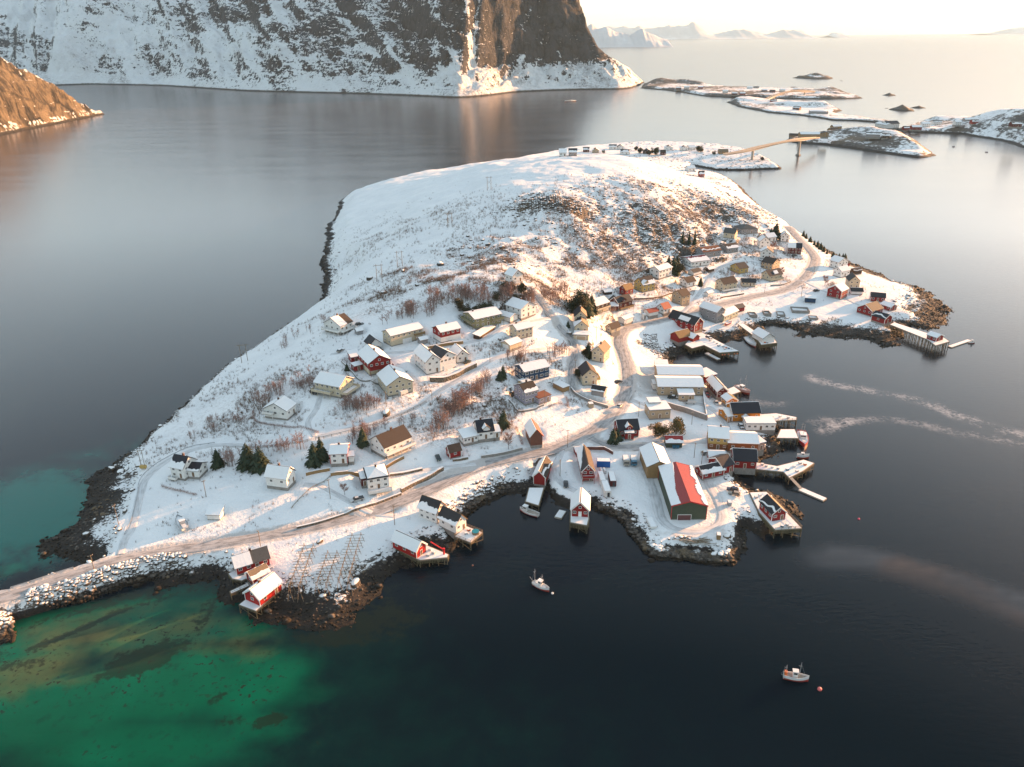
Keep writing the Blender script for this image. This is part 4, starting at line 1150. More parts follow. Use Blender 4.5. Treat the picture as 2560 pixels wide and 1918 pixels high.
    # white boards along the gables and corners
    if trim:
        tb = MB()
        if ridge == 'x':
            for sx in (-x - ov - .03, x + ov + .03):
                for sy in (-1, 1):
                    tb.hexa([(sx - .03, sy * (y + ov), ze - .2), (sx + .03, sy * (y + ov), ze - .2), (sx + .03, 0, top + rise - .2), (sx - .03, 0, top + rise - .2)] if sy < 0 else [(sx + .03, sy * (y + ov), ze - .2), (sx - .03, sy * (y + ov), ze - .2), (sx - .03, 0, top + rise - .2), (sx + .03, 0, top + rise - .2)],
                            [(sx - .03, sy * (y + ov), ze + .27), (sx + .03, sy * (y + ov), ze + .27), (sx + .03, 0, top + rise + .27), (sx - .03, 0, top + rise + .27)] if sy < 0 else [(sx + .03, sy * (y + ov), ze + .27), (sx - .03, sy * (y + ov), ze + .27), (sx - .03, 0, top + rise + .27), (sx + .03, 0, top + rise + .27)], tm)
        elif ridge == 'y':
            for sy in (-y - ov - .03, y + ov + .03):
                for sx in (-1, 1):
                    q = [(sx * (x + ov), sy - .03), (sx * (x + ov), sy + .03), (0, sy + .03), (0, sy - .03)]
                    if sx < 0: q = [(sx * (x + ov), sy + .03), (sx * (x + ov), sy - .03), (0, sy - .03), (0, sy + .03)]
                    zz = [ze, ze, top + rise, top + rise]
                    tb.hexa([(a, b, c - .2) for (a, b), c in zip(q, zz)], [(a, b, c + .27) for (a, b), c in zip(q, zz)], tm)
        for sx in (-1, 1):
            for sy in (-1, 1):
                tb.box((sx * (x + .01), sy * (y + .01), fh + wh / 2 - .05), (.2, .2, wh - .1), tm)
        P(tb.build('trim_boards'))
    # chimney
    if op.get('chim'):
        for u in ([op['chim']] if not isinstance(op['chim'], (list, tuple)) else op['chim']):
            cx_, cy_ = ((u - .5) * W, .12) if ridge in ('x', 'hip', 'flat', 'shed') else (.12, (u - .5) * D)
            zc = top + rise + 0.1
            cm = MB().box((cx_, cy_, zc + .25), (.7, .6, 1.7), M_CONC if op.get('chimc') else M_BRICK)
            cm.box((cx_, cy_, zc + 1.14), (.82, .72, .1), M_METAL)
            co = cm.build('chimney'); co.parent = ro
    # windows and doors
    st = op.get('st', max(1, int(round(wh / 2.7))))
    if not op.get('nowin'):
        faces = [('f', W, -1), ('l', D, 0), ('r', D, 0)]
        for fc, ln, _ in faces:
            if fc in op.get('blind', ''): continue
            nwin = op.get('nw_' + fc, max(1, int(round(ln / 3.3))))
            ww, hh = op.get('wsz', (1.25, 1.15))
            if ln / nwin < ww + .4: ww = max(.6, ln / nwin - .5)
            for k_ in range(st):
                zc = fh + (wh / st) * (k_ + 0.55) + .1
                if k_ == 0 and op.get('garage') and fc == op['garage']: continue
                for i in range(nwin):
                    u = (i + .5) / nwin * ln - ln / 2
                    if k_ == 0 and fc == op.get('door', 'f') and i == op.get('door_i', nwin // 2) and op.get('door') != 'none':
                        dm = MB().box((0, 0, 0), (1.15, .08, 2.15), M_TRIM).box((0, -.03, -.03), (.9, .08, 1.95), op.get('door_mat', M_DOOR))
                        d = dm.build('door')
                        zc2 = fh + 1.1
                        pos = {'f': (u, -y - .03, zc2, 0), 'l': (-x - .03, -u, zc2, -math.pi / 2), 'r': (x + .03, u, zc2, math.pi / 2)}[fc]
                    else:
                        fm, pm = window_meshes(ww, hh, tm if trim != 'red' else M_TRIM, ww > 1.0)
                        d = bpy.data.objects.new('window', fm); COL.objects.link(d)
                        if near:
                            p_ = bpy.data.objects.new('pane', pm); COL.objects.link(p_); p_.parent = d
                        else:
                            d.data = far_window(ww, hh)
                        pos = {'f': (u, -y - .02, zc, 0), 'l': (-x - .02, -u, zc, -math.pi / 2), 'r': (x + .02, u, zc, math.pi / 2)}[fc]
                    cs, sn = math.cos(orz), math.sin(orz)
                    place(d, root, ox + pos[0] * cs - pos[1] * sn, oy + pos[0] * sn + pos[1] * cs, oz + pos[2], orz + pos[3])
            # gable window
            if rise > 2.0 and ((ridge == 'y' and fc == 'f') or (ridge == 'x' and fc in 'lr')):
                fm, pm = window_meshes(1.0, 1.0, M_TRIM, False)
                d = bpy.data.objects.new('window', fm if near else far_window(1.0, 1.0)); COL.objects.link(d)
                if near:
                    p_ = bpy.data.objects.new('pane', pm); COL.objects.link(p_); p_.parent = d
                pos = {'f': (0, -y - .02, top + rise * .3, 0), 'l': (-x - .02, 0, top + rise * .3, -math.pi / 2), 'r': (x + .02, 0, top + rise * .3, math.pi / 2)}[fc]
                cs, sn = math.cos(orz), math.sin(orz)
                place(d, root, ox + pos[0] * cs - pos[1] * sn, oy + pos[0] * sn + pos[1] * cs, oz + pos[2], orz + pos[3])
    if op.get('garage'):
        ln = W if op['garage'] == 'f' else D
        g = MB()
        gw = min(ln * .62, 4.6)
        g.box((0, 0, 1.15), (gw + .3, .06, 2.4), M_TRIM).box((0, -.04, 1.1), (gw, .06, 2.15), op.get('gmat', M_TRIM))
        for i in range(4): g.box((0, -.075, .4 + i * .5), (gw, .02, .05), M_METAL)
        gd = g.build('garage_door')
        pos = {'f': (op.get('gx', 0), -y - .04, fh - .4, 0), 'l': (-x - .04, op.get('gx', 0), fh - .4, -math.pi / 2), 'r': (x + .04, op.get('gx', 0), fh - .4, math.pi / 2)}[op['garage']]
        cs, sn = math.cos(orz), math.sin(orz)
        place(gd, root, ox + pos[0] * cs - pos[1] * sn, oy + pos[0] * sn + pos[1] * cs, oz + pos[2], orz + pos[3])
    # balcony: (face, depth, floor height, from u, to u, rail material)
    for face, dp, zf, u0, u1, bm_ in op.get('balc', []):
        bmt = WALLS[bm_]
        b = MB()
        ln = W if face == 'f' else D
        a0, a1 = (u0 - .5) * ln, (u1 - .5) * ln
        c = (a0 + a1) / 2; Lb = a1 - a0
        b.box((c, -dp / 2, zf - .1), (Lb, dp, .2), M_DECK)
        b.box((c, -dp + .05, zf + .5), (Lb, .1, 1.0), bmt)
        b.box((a0 + .05, -dp / 2, zf + .5), (.1, dp - .2, 1.0), bmt); b.box((a1 - .05, -dp / 2, zf + .5), (.1, dp - .2, 1.0), bmt)
        b.box((c, -dp / 2, zf + .06), (Lb - .25, dp - .25, .1), M_SNOW)
        npst = max(2, int(Lb / 2.8) + 1)
        for i in range(npst):
            b.box((a0 + .15 + (Lb - .3) * i / (npst - 1), -dp + .15, zf / 2 - 1.2), (.16, .16, zf + 2.2), bmt)
        bo = b.build('balcony')
        pos = {'f': (0, -y, 0, 0), 'l': (-x, 0, 0, -math.pi / 2), 'r': (x, 0, 0, math.pi / 2)}[face]
        cs, sn = math.cos(orz), math.sin(orz)
        place(bo, root, ox + pos[0] * cs - pos[1] * sn, oy + pos[0] * sn + pos[1] * cs, oz + pos[2], orz + pos[3])
    # gabled dormers on the front slope: (u, width, snow)
    for u, dw, sn_ in op.get('dorm', []):
        dx = (u - .5) * W
        zb, dh, dr = top - .35, 1.5, dw * .42
        yf, yb = -y - .05, -y * .1
        d = MB()
        d.add([(dx - dw / 2, yf, zb), (dx + dw / 2, yf, zb), (dx + dw / 2, yf, zb + dh), (dx, yf, zb + dh + dr), (dx - dw / 2, yf, zb + dh), (dx - dw / 2, yb, zb), (dx + dw / 2, yb, zb), (dx + dw / 2, yb, zb + dh), (dx, yb, zb + dh + dr), (dx - dw / 2, yb, zb + dh)],
              [(0, 1, 2, 3, 4), (1, 6, 7, 2), (5, 0, 4, 9), (9, 8, 7, 6, 5)], wm)
        do = P(d.build('dormer'))
        rr_, ss_ = MB(), MB()
        o2 = .3
        sl = dr / (dw / 2)
        roof_slope(rr_, ss_, (dx - dw / 2 - o2, yb, zb + dh - o2 * sl), (dx - dw / 2 - o2, yf - o2, zb + dh - o2 * sl), (dx, yb, zb + dh + dr), (dx, yf - o2, zb + dh + dr), rm, .14, sn_, sd + 9)
        roof_slope(rr_, ss_, (dx + dw / 2 + o2, yf - o2, zb + dh - o2 * sl), (dx + dw / 2 + o2, yb, zb + dh - o2 * sl), (dx, yf - o2, zb + dh + dr), (dx, yb, zb + dh + dr), rm, .14, 'N', sd + 10)
        dro = rr_.build('dormer_roof'); dro.parent = do
        if ss_.v:
            sso = ss_.build('dormer_snow'); sso.parent = do
        fm, pm = window_meshes(min(1.0, dw - .6), .9, M_TRIM, False)
        dwn = bpy.data.objects.new('window', fm if near else far_window(min(1.0, dw - .6), .9)); COL.objects.link(dwn); dwn.parent = do
        dwn.location = (dx, yf - .03, zb + dh * .62)

_fw = {}
def far_window(w_, h_):
    k_ = (round(w_, 1), round(h_, 1))
    if k_ not in _fw:
        _fw[k_] = MB().box((0, 0, 0), (k_[0], .06, k_[1]), M_TRIM).box((0, -.03, 0), (k_[0] - .22, .05, k_[1] - .22), M_GLASS).mesh('window')
    return _fw[k_]

HOUSES = []
def house(name, cat, label, N, R_, L, wh, rise, ridge, wall, roof, s0='F', s1='F', wings=(), z=None, group=None, pad=3.5, **op):
    c, zb, a, W, D = frame_of(N, R_, L, z)
    root = empty(name, (c[0], c[1], zb), a)
    tag(root, label, cat, group)
    if c[1] > 430 and 'near' not in op: op['near'] = False
    body(root, (0, 0, 0, 0), W, D, wh, rise, ridge, wall, roof, s0, s1, op)
    ca, sa = math.cos(-a), math.sin(-a)
    if z is None:
        ex, ey = np.array([math.cos(a), math.sin(a)]), np.array([-math.sin(a), math.cos(a)])
        PADS.append(([tuple(c + ex * sx * W / 2 + ey * sy * D / 2) for sx, sy in ((-1, -1), (1, -1), (1, 1), (-1, 1))], zb, pad))
    for wg in wings:
        N2, R2, L2, wh2, rise2, ridge2, wall2, roof2, t0, t1 = wg[:10]
        op2 = dict(wg[10]) if len(wg) > 10 else {}
        if c[1] > 430: op2.setdefault('near', False)
        c2, z2, a2, W2, D2 = frame_of(N2, R2, L2, zb + op2.get('dz', 0))
        dx, dy = c2[0] - c[0], c2[1] - c[1]
        body(root, (dx * ca - dy * sa, dx * sa + dy * ca, z2 - zb, a2 - a), W2, D2, wh2, rise2, ridge2, wall2, roof2, t0, t1, op2)
        if z is None:
            ex, ey = np.array([math.cos(a2), math.sin(a2)]), np.array([-math.sin(a2), math.cos(a2)])
            PADS.append(([tuple(c2 + ex * sx * W2 / 2 + ey * sy * D2 / 2) for sx, sy in ((-1, -1), (1, -1), (1, 1), (-1, 1))], zb, pad))
    HOUSES.append((root, c, zb, a, W, D, wh + rise))
    return root
H = house
# --- the near left slope
H('house','house','white house with dark snow-edged roof and low wing, beside the shore lane',(431,1197),(463,1203),7.5,4.4,3.2,'x','white','navy','lo','lo',chim=.65,fh=1.0,balc=[('f',1.6,.7,-.1,.5,'white')],
  wings=[((472,1197),(499,1199),6.5,2.8,1.7,'x','white','navy','lo3','F',dict(fh=1.0))])
H('shed','shed','small white shed under thick snow in the open field near the lane',(519,1300),(551,1301),4.2,1.9,1.0,'shed','white','grey',nowin=True,fh=.3)
H('house','house','white house with snow-covered roof and front gable, on grey foundation below the big spruces',(720,1228),(733,1206),(672,1217),4.0,3.0,'y','white','brown','F','F',fh=1.3,chim=.5,nw_l=2,dorm=[])
H('house','house','white flat-sided house with red-edged snowy roof, between two tall spruces',(828,1168),(870,1166),7.5,4.2,1.6,'x','white','red','F','F',fh=1.4,trim='red',chim=.5,nw_f=2,
  wings=[((873,1163),(886,1162),3.5,2.6,.8,'x','white','red','F','F',dict(fh=1.4,nowin=True))])
H('house','house','white house with bare brown roof and long covered balcony above a terrace wall',(963,1149),(1026,1119),(931,1127),4.0,3.4,'x','white','brown','N','N',fh=1.2,chim=.55,balc=[('f',2.2,2.4,-.02,1.05,'white')],nw_f=4)
H('house','house','white house with pyramid roof and glazed corner on a deck above the road',(922,1232),(974,1223),9.0,4.6,2.0,'hip','white','slate','F','F',fh=1.0,chim=.5,balc=[('f',3.0,1.0,-.05,1.08,'white')],nw_f=3,
  wings=[((905,1222),(922,1219),6,3.0,.4,'flat','dark_red','slate','F','F',dict(fh=1.0))])
H('house','house','white house with front gable and outside stair at the bend of the curved hedge',(719,1052),(746,1034),(660,1047),3.6,2.8,'x','white','slate','F','F',fh=.8,chim=.5,balc=[('l',1.6,2.6,0,.45,'white')],nw_l=3)
H('house','house','long cream house with snowy roof and wrap-around deck, dark car at its side',(852,997),(880,974),(794,982),4.6,2.8,'y','cream','slate','F','F',fh=.8,balc=[('l',2.4,2.2,-.05,.72,'cream'),('f',3.4,2.2,0,1,'cream')],nw_l=5)
H('house','house','cream house with half-hipped snowy gable and white van parked in front',(970,993),(1031,979),(951,962),4.6,3.2,'y','cream','slate','F','F',fh=.6,chim=.5,nw_f=4)
H('chalet','house','white chalet with brown roof half bare of snow, highest on the left slope',(852,838),(879,824),(815,827),3.6,3.2,'x','white','brown','left','right',fh=1.0,balc=[('l',1.8,1.6,-.05,1.0,'white'),('f',1.8,1.6,0,1.0,'white')],chim=.5)
H('house','house','long cream house with row of garage doors under a flat snowy slope',(979,867),(1055,846),(962,854),5.0,1.7,'x','cream','slate','F','F',fh=.4,nw_f=6,balc=[('f',1.4,3.0,.72,1.04,'tan')],garage='f')
H('house','house','red and white two-storey house with green-edged snowy roof above the stone wall',(1103,858),(1152,847),(1082,846),5.0,1.9,'x','red','moss','F','lo',fh=.4,lower=('white',2.3),nw_f=4,garage='f',gx=3.0,chim=.5)
H('garage','garage','small white garage with steep half-navy roof and a car at its door',(926,877),(954,871),6.5,2.4,2.6,'y','white','navy','N','F',garage='f',fh=.4,nowin=True)
H('house','house','large red house with cream gable front, red balcony and red side wings',(924,940),(977,928),(900,912),5.2,3.0,'y','red','slate','F','F',fh=.6,lower=('cream',2.4),chim=.45,balc=[('f',1.8,2.9,0,1.08,'red')],nw_f=4,
  wings=[((880,910),(902,906),6,2.6,1.0,'shed','red','red','F','F'),((888,931),(908,926),4,2.2,.4,'flat','red','slate','F','F')])
H('house','house','big white double-gabled house above the rubble bank of the upper lane',(1067,938),(1101,930),(1040,911),5.8,3.0,'y','white','slate','F','F',fh=.5,nw_f=2,chim=.3,
  wings=[((1101,930),(1140,918),9.5,5.6,2.8,'y','white','slate','N','F',dict(fh=.4,nw_f=4,garage='f')),((1143,909),(1171,904),8.5,3.2,2.6,'y','white','slate','F','F',dict(fh=.4,nw_f=2))])
H('house','house','olive long house with snowy roof and balcony at the birch wood edge',(1188,823),(1250,807),(1164,805),4.6,1.7,'x','olive','brown','F','F',fh=.4,nw_f=5,chim=.15,balc=[('f',1.5,2.8,.62,1.05,'olive'),('l',1.5,2.6,0,1.0,'olive')])
H('shed','shed','low brown lean-to shed with snow slab beside the olive house',(1199,850),(1236,826),3.4,1.6,.5,'shed','brown','brown','F','F',nowin=True,fh=.2)
H('house','house','white house with crossed gables and dark lower floor below the hilltop track',(1303,799),(1328,784),(1275,783),4.8,2.6,'y','white','brown','F','diag',fh=.5,nw_f=3,chim=.5)
H('garage','garage','white garage with blue-white snowy roof between olive and cross-gabled houses',(1276,806),(1284,797),(1251,794),2.2,1.2,'y','white','slate','F','F',nowin=True,fh=.2)
H('house','house','cream long house with snowy roof above a stone garden terrace',(1293,850),(1335,843),(1268,841),4.6,1.7,'x','cream','brown','F','F',fh=.4,nw_f=4,chim=.2)
H('garage','garage','cream garage with snowy roof below the garden terrace, beside the upper street',(1275,876),(1295,863),(1261,865),2.3,1.2,'x','cream','brown','F','F',garage='l',nowin=True,fh=.2)
H('house','house','white villa with dark dormer on the knoll at the end of the steep lane',(1282,712),(1307,706),(1264,705),3.8,2.8,'y','white','slate','F','diag',fh=.8,chim=.5,balc=[('f',2.0,.8,-.4,.5,'white')])
H('shed','shed','small grey hut with snow roof between long cream house and red and white house',(1052,862),(1070,858),3.5,2.0,.8,'x','grey','slate','F','F',nowin=True,fh=.2)
H('shed','shed','low brown hut half buried in snow above the ochre-roofed red barn',(1512,738),(1530,736),3.5,1.6,.8,'x','brown','slate','F','F',nowin=True,fh=.1)
H('shed','shed','small brown garden shed with snow cap below the long white bungalow',(1772,681),(1785,678),3,1.8,.8,'x','brown','brown','F','F',nowin=True,fh=.1)
H('shed','shed','small white shed with grey roof between tan roadside house and yellow house',(1770,742),(1782,738),3,1.9,1.0,'x','white','grey','F','N',nowin=True,fh=.1)
H('shed','shed','small rust-red shed behind the dark brown house in the sea road bend',(1985,619),(1998,618),3.5,1.9,1.0,'x','rust','brown','F','F',nowin=True,fh=.1)
H('shed','shed','small grey shed beside the white chalet parking place',(893,838),(908,835),3.2,1.9,.9,'x','grey','slate','F','F',nowin=True,fh=.1)
H('shed','shed','low red shed with snow roof behind the long red balcony house',(1440,1140),(1458,1138),3.5,1.8,.9,'x','red','slate','F','F',nowin=True,fh=.1)
# --- the middle of the village
H('house','house','tall cream house with dark left roof, standing directly behind its twin',(1437,816),(1465,816),8.5,5.2,2.8,'y','cream','navy','N','N',roof1='tan',nw_f=2,chim=.5)
H('house','house','cream house with snow patch on dark roof, in front of its twin',(1437,834),(1470,834),7,3.4,2.8,'y','cream','navy','diag','N',roof1='tan',nw_f=2)
H('garage','garage','cream flat-roofed garage with orange door below the twin cream houses',(1434,849),(1471,851),5.5,2.3,.3,'flat','cream','tan','F','F',garage='f',gmat=WALLS['peach'],nowin=True,fh=.2)
H('house','house','beige house with ochre roof on the bank inside the main road bend',(1479,903),(1509,908),9,5.0,2.8,'y','cream','grey','F','N',roof1='tan',nw_f=2,chim=.4)
H('house','house','cream gabled house with brown roof above the lane wall, with yellow balcony',(1456,965),(1492,969),(1432,945),4.8,3.0,'y','cream','navy','N','N',roof1='brown',nw_f=2,balc=[('r',1.6,2.8,0,.6,'yellow')])
H('shed','shed','grey shed with black roof flecked with snow beside the lane wall',(1478,987),(1509,992),5,2.2,1.4,'x','grey','black','lo3','F',nowin=True,fh=.2)
H('house','house','dark blue house with white roof and yellow deck fence',(1311,957),(1371,942),(1290,940),5.0,1.8,'x','blue','black','F','F',fh=.3,nw_f=5,chim=.1,wsz=(1.7,1.3),
  wings=[((1296,960),(1310,966),4,1.0,.2,'flat','yellow','tan','F','F',dict(nowin=True))])
H('house','house','lavender grey two-storey house with brown roof and snow along its eave',(1313,1015),(1344,1007),(1285,996),5.4,2.4,'x','lavender','brown','lo3','F',fh=.9,nw_f=4,chim=.55,
  wings=[((1347,1013),(1377,1003),5,2.6,.3,'flat','lavender','rust','N','N',dict(nw_f=2))])
H('garage','garage','sunken garage with white snow roof beside the lane below the blue house',(1407,982),(1419,975),(1386,968),2.0,.3,'flat','tan','grey','F','F',nowin=True,fh=.2)
H('house','house','white villa with navy roof and snowy gable dormer beside the main road',(1196,1108),(1235,1103),8,3.6,3.2,'x','white','navy','N','F',fh=1.5,dorm=[(.55,2.6,'F')],chim=.3,nw_f=3,
  wings=[((1236,1103),(1250,1101),6,2.6,1.2,'x','white','brown','F','F',dict(fh=1.5)),((1160,1117),(1195,1109),5.5,2.6,1.0,'shed','white','slate','F','F',dict(fh=1.2,nw_f=4))])
H('barn','barn','brick-coloured barn with bright orange roof side beside the main road',(1327,1119),(1356,1116),10,4.2,3.0,'y','brick','ochre','F','N',roof1='orange_red',nowin=True,fh=.8)
H('cabin','cabin','small red cabin with bare brown roof next to the dark parked car',(1125,1149),(1152,1141),(1118,1138),2.8,2.0,'x','red','brown','N','N',nw_f=1,trim=True,fh=.5,door='none')
H('house','house','red house with navy roof, front gable dormer and porch, spruce at its left',(1546,1096),(1596,1093),8,3.2,2.8,'x','red','navy','N','F',fh=.6,dorm=[(.52,2.4,'F')],trim=True,nw_f=3,
  wings=[((1562,1101),(1584,1101),2.6,2.6,.3,'flat','red','slate','F','F',dict(fh=.6,nw_f=1))])
H('house','house','flat-roofed beige house hidden behind three golden bushes',(1623,1050),(1675,1047),8,4.0,.3,'flat','beige','grey','F','F',wings=[((1621,1036),(1650,1035),5,5.0,.3,'flat','white','grey','F','F')])
H('shed','shed','green shed with red and snow roof, two blue bins in front',(1665,1120),(1705,1120),5,2.4,1.6,'x','green','red','lo','F',nowin=True,fh=.2)
# --- right of the bend, along the main road
H('house','house','brown timber house with snowy roof and cream balcony left of the big red cross-gabled house',(1490,787),(1516,775),(1466,776),4.6,2.2,'x','brown','brown','F','F',lower=('cream',2.3),balc=[('f',1.4,2.6,0,1,'cream')])
H('house','house','dark red cross-gabled house with black roof and orange terrace',(1546,776),(1580,767),(1524,768),3.6,2.8,'x','dark_red','black','N','N',dorm=[(.4,3.2,'N')],trim=True,balc=[('f',1.8,.8,0,1.0,'tan')],
  wings=[((1528,778),(1545,778),4,2.4,.8,'shed','dark_red','slate','F','F')])
H('barn','barn','small red barn with ochre roof on the bank above the cross-gabled house',(1563,741),(1581,735),(1549,736),3.4,2.4,'x','red','ochre','N','N',nw_f=2,nw_l=1)
H('house','house','pale yellow house with grey snowy roof, largest under the hill',(1606,732),(1634,725),(1587,723),4.4,3.4,'x','yellow','slate','lo','lo',dorm=[(.3,2.6,'F')],chim=.4)
H('house','house','white two-storey house with snowy roof in front of the dark spruce clump',(1647,700),(1676,690),(1625,693),5.0,1.8,'x','white','grey','F','F',fh=.9,nw_f=4,chim=.35)
H('house','house','long white bungalow with bright red roof beside the spruce clump',(1727,669),(1763,660),(1712,655),3.2,1.8,'x','white','red','ridge','F',nw_f=5,chim=.3)
H('cabin','cabin','low white cabin with black roof below the red-roofed bungalow',(1734,690),(1748,684),(1722,685),1.8,1.4,'x','white','black','N','N',nowin=True)
H('house','house','white house with brown roof between conifer and spruce hedge, below the black-roofed cabin',(1717,720),(1735,714),(1701,713),3.0,2.4,'x','white','brown','N','N')
H('house','house','grey-white long house with rust-coloured roof flecked with snow',(1757,645),(1798,638),(1742,637),3.6,2.2,'x','grey','rust','thin','F',nw_f=4)
H('house','house','small grey house with pink-white hipped gables behind the snowy yard',(1818,634),(1840,629),(1803,626),3.0,2.2,'x','grey','brown','lo','F')
H('house','house','grey-roofed pale house furthest up under the scrub slope, bushes around it',(1808,595),(1836,598),8,3.6,2.6,'x','cream','grey','N','N')
H('house','house','broad grey-roofed house with one bright white roof patch below the scrub slope',(1853,586),(1889,582),(1843,576),3.2,2.4,'hip','grey','grey','N','N')
H('house','house','tall white house with pointed dark gable beside a rust-coloured tree',(1898,622),(1924,622),7,5.0,3.0,'y','white','slate','F','N',nw_f=2)
H('house','house','white house with blue-black roof peak above the peach house',(1900,647),(1930,649),7,4.6,2.6,'y','white','navy','F','N',nw_f=2)
H('house','house','white house with snowy roof in front of the tall dark spruce by the road',(1918,606),(1934,602),(1908,600),3.0,2.2,'x','white','grey','F','F')
H('house','house','white house half behind the tall spruce, closest to the sea road',(1951,605),(1972,606),7,4.4,2.4,'y','white','grey','F','F',nw_f=2)
H('house','house','dark brown house with navy roof end inside the sea road bend',(1968,635),(2002,637),8,4.4,2.6,'x','dark_red','navy','left','F',nw_f=4,trim=True)
H('house','house','peach house with grey-brown roof and terrace, left of the road bend',(1930,677),(1946,669),(1904,671),4.4,2.6,'y','peach','brown','N','N',nw_l=3)
H('house','house','cream house with snow-patched navy roof on a terraced garden above the road',(1923,704),(1950,697),(1907,696),3.4,2.8,'x','cream','navy','patch','N',balc=[('f',1.6,.9,0,1,'cream')])
H('house','house','yellow house with black roof and white steps, alone in the snowy yard',(1848,686),(1865,681),(1829,677),3.4,2.6,'x','yellow','black','N','N',nw_f=2)
H('house','house','cream two-storey house with dark brown roof on a white terrace above the main road',(1808,730),(1835,722),(1793,721),4.6,2.8,'x','cream','brown','N','N',nw_f=3,balc=[('f',1.6,.8,-.1,1,'white')])
H('house','house','long low cream house with black roof right of the brown-roofed terrace house',(1854,717),(1888,718),6.5,2.6,1.6,'x','cream','black','N','N',nw_f=4)
H('house','house','tan two-storey house with dark roof beside a walled snowy lawn at the road edge',(1704,764),(1720,757),(1681,755),5.2,2.8,'x','beige','brown','N','N',nw_f=2,chim=.4)
H('house','house','small white house with bright orange-red roof by the main road',(1659,787),(1676,782),(1642,781),3.0,2.6,'x','white','orange_red','N','N',nw_f=2)
H('shed','shed','white shed with rust roof beside a white kiosk, below the orange-roofed house',(1622,793),(1639,786),(1616,786),2.2,1.4,'x','white','orange_red','N','F',nowin=True)
H('shed','shed','long white garage shed with snow roof close above the road bend',(1561,812),(1578,803),(1548,806),2.4,1.0,'x','white','grey','F','F',garage='f',nowin=True)
H('cabin','cabin','small cream cabin with brown roof closest to the inside of the road bend',(1529,835),(1548,827),(1516,829),2.4,2.2,'x','cream','brown','N','N',nw_f=1)
H('building','building','large grey-white trading house with long snowy roof over the cove',(1790,809),(1806,802),(1749,793),6.4,2.4,'y','grey','grey','F','F',nw_l=3,nw_f=2,
  wings=[((1809,806),(1844,791),7,3.2,2.0,'x','mint','grey','F','F',dict(nw_f=5))])
H('shed','shed','small red shed with grey roof behind the mint-coloured annex',(1840,783),(1857,777),(1829,777),2.4,1.4,'x','red','grey','N','N',nowin=True)
H('boathouse','boathouse','long red waterfront house with black snow-patched roof and dormer row, above the cove',(1735,832),(1752,823),(1673,810),4.4,3.2,'y','red','black','patch','N',nw_l=5,nw_f=2,trim=True,z=4.0,fh=.5)
H('boathouse','boathouse','red boathouse with ochre roof by the stony cove',(1697,859),(1722,849),(1681,848),2.8,2.4,'x','red','ochre','N','F',nowin=True,z=3.2,
  wings=[((1732,857),(1746,851),(1716,850),2.0,1.6,'y','red','grey','F','F',dict(nowin=True))])
# --- the right hand point
H('house','house','tall white house with snowy roof nearest the seaward hedge',(2094,674),(2110,668),(2078,666),4.6,2.6,'y','white','grey','F','F',nw_l=2)
H('house','house','white house with navy-edged roof just below the tall hedge-side house',(2101,695),(2116,689),(2086,688),4.0,2.4,'x','white','navy','F','F',chim=.5)
H('shed','shed','small red shed with black roof beside the tall hedge-side house',(2112,668),(2124,666),4,2.2,1.4,'x','red','black','N','N',nowin=True)
H('shed','shed','small brown shed with snowy top on the open snow of the point',(2135,688),(2149,684),(2127,683),2.2,1.4,'x','brown','slate','thin','F',nowin=True)
H('house','house','cream two-storey house with dark slate gable roof on the point',(2120,722),(2147,723),9,5.0,3.2,'y','cream','slate','N','N',nw_f=2)
H('house','house','square red two-storey house with cream-snow roof on the point',(2066,742),(2101,750),9,4.8,3.0,'y','red','grey','F','F',nw_f=2,trim=True,fh=.8)
H('garage','garage','low white garage with long black roof in front of the cream slate-roofed house',(2127,737),(2156,738),5,2.0,1.4,'x','white','black','N','F',nowin=True)
H('house','house','red house with black roof, furthest right of the village houses',(2176,754),(2211,757),7,2.8,1.8,'x','red','black','N','N',nw_f=3,trim=True)
H('cabin','cabin','small red and white cabin with snow roof beside the drying racks of the point',(2224,779),(2235,774),(2204,770),2.2,1.4,'y','red','grey','F','F',nw_l=2,trim=True)
H('boathouse','boathouse','red boathouse with tan snow-edged roof behind its navy-roofed neighbour',(2178,793),(2202,784),(2143,781),3.2,3.0,'x','red','tan','N','lo',trim=True,nw_f=3)
H('boathouse','boathouse','red boathouse with navy roof at the root of the long timber pier',(2210,812),(2223,805),(2180,801),3.0,2.0,'y','red','navy','thin','N',trim=True,nw_l=1,nw_f=1,z=3.4)
H('hut','hut','small red hut with snowy roof on the end of the long timber pier',(2339,855),(2354,849),(2318,847),2.4,1.2,'y','red','slate','F','F',trim=True,nw_l=2,nw_f=1,z=4.6,nofound=True,fh=.05)
H('shed','shed','blue and white shed with snowy roof behind the ruined walls',(2012,757),(2038,759),4.5,2.6,.4,'shed','blue','grey','F','F',nowin=True)
# --- harbour
H('boathouse','boathouse','white boathouse with blue-white snowy roof on the square timber quay',(1906,858),(1933,853),(1883,842),2.6,2.4,'y','white','slate','F','F',nowin=True,z=3.9,nofound=True,fh=.05)
H('shed','shed','flat-roofed beige shed behind the twin-roofed fish hall',(1637,927),(1669,928),6,2.8,.3,'flat','beige','grey','F','F',nowin=True)
_hall = H('fish_hall','warehouse','wide beige fish hall with two parallel snowy roofs by the harbour',(1644,989),(1757,990),12,4.2,1.6,'x','beige','grey','F','F',fh=.4,nw_f=5,
  wings=[((1644,959),(1757,960),12,4.2,1.6,'x','beige','grey','F','F',dict(nowin=True)),((1697,1003),(1734,1003),5,2.6,.5,'shed','beige','grey','F','F',dict(nw_f=2)),((1632,976),(1644,976),5,2.4,.3,'flat','white','grey','F','F',dict(nowin=True))])
H('boathouse','boathouse','small red store with flat snowy roof at the corner of the fish hall',(1762,960),(1789,952),7,3.0,.6,'shed','red','grey','F','F',nowin=True,z=3.4)
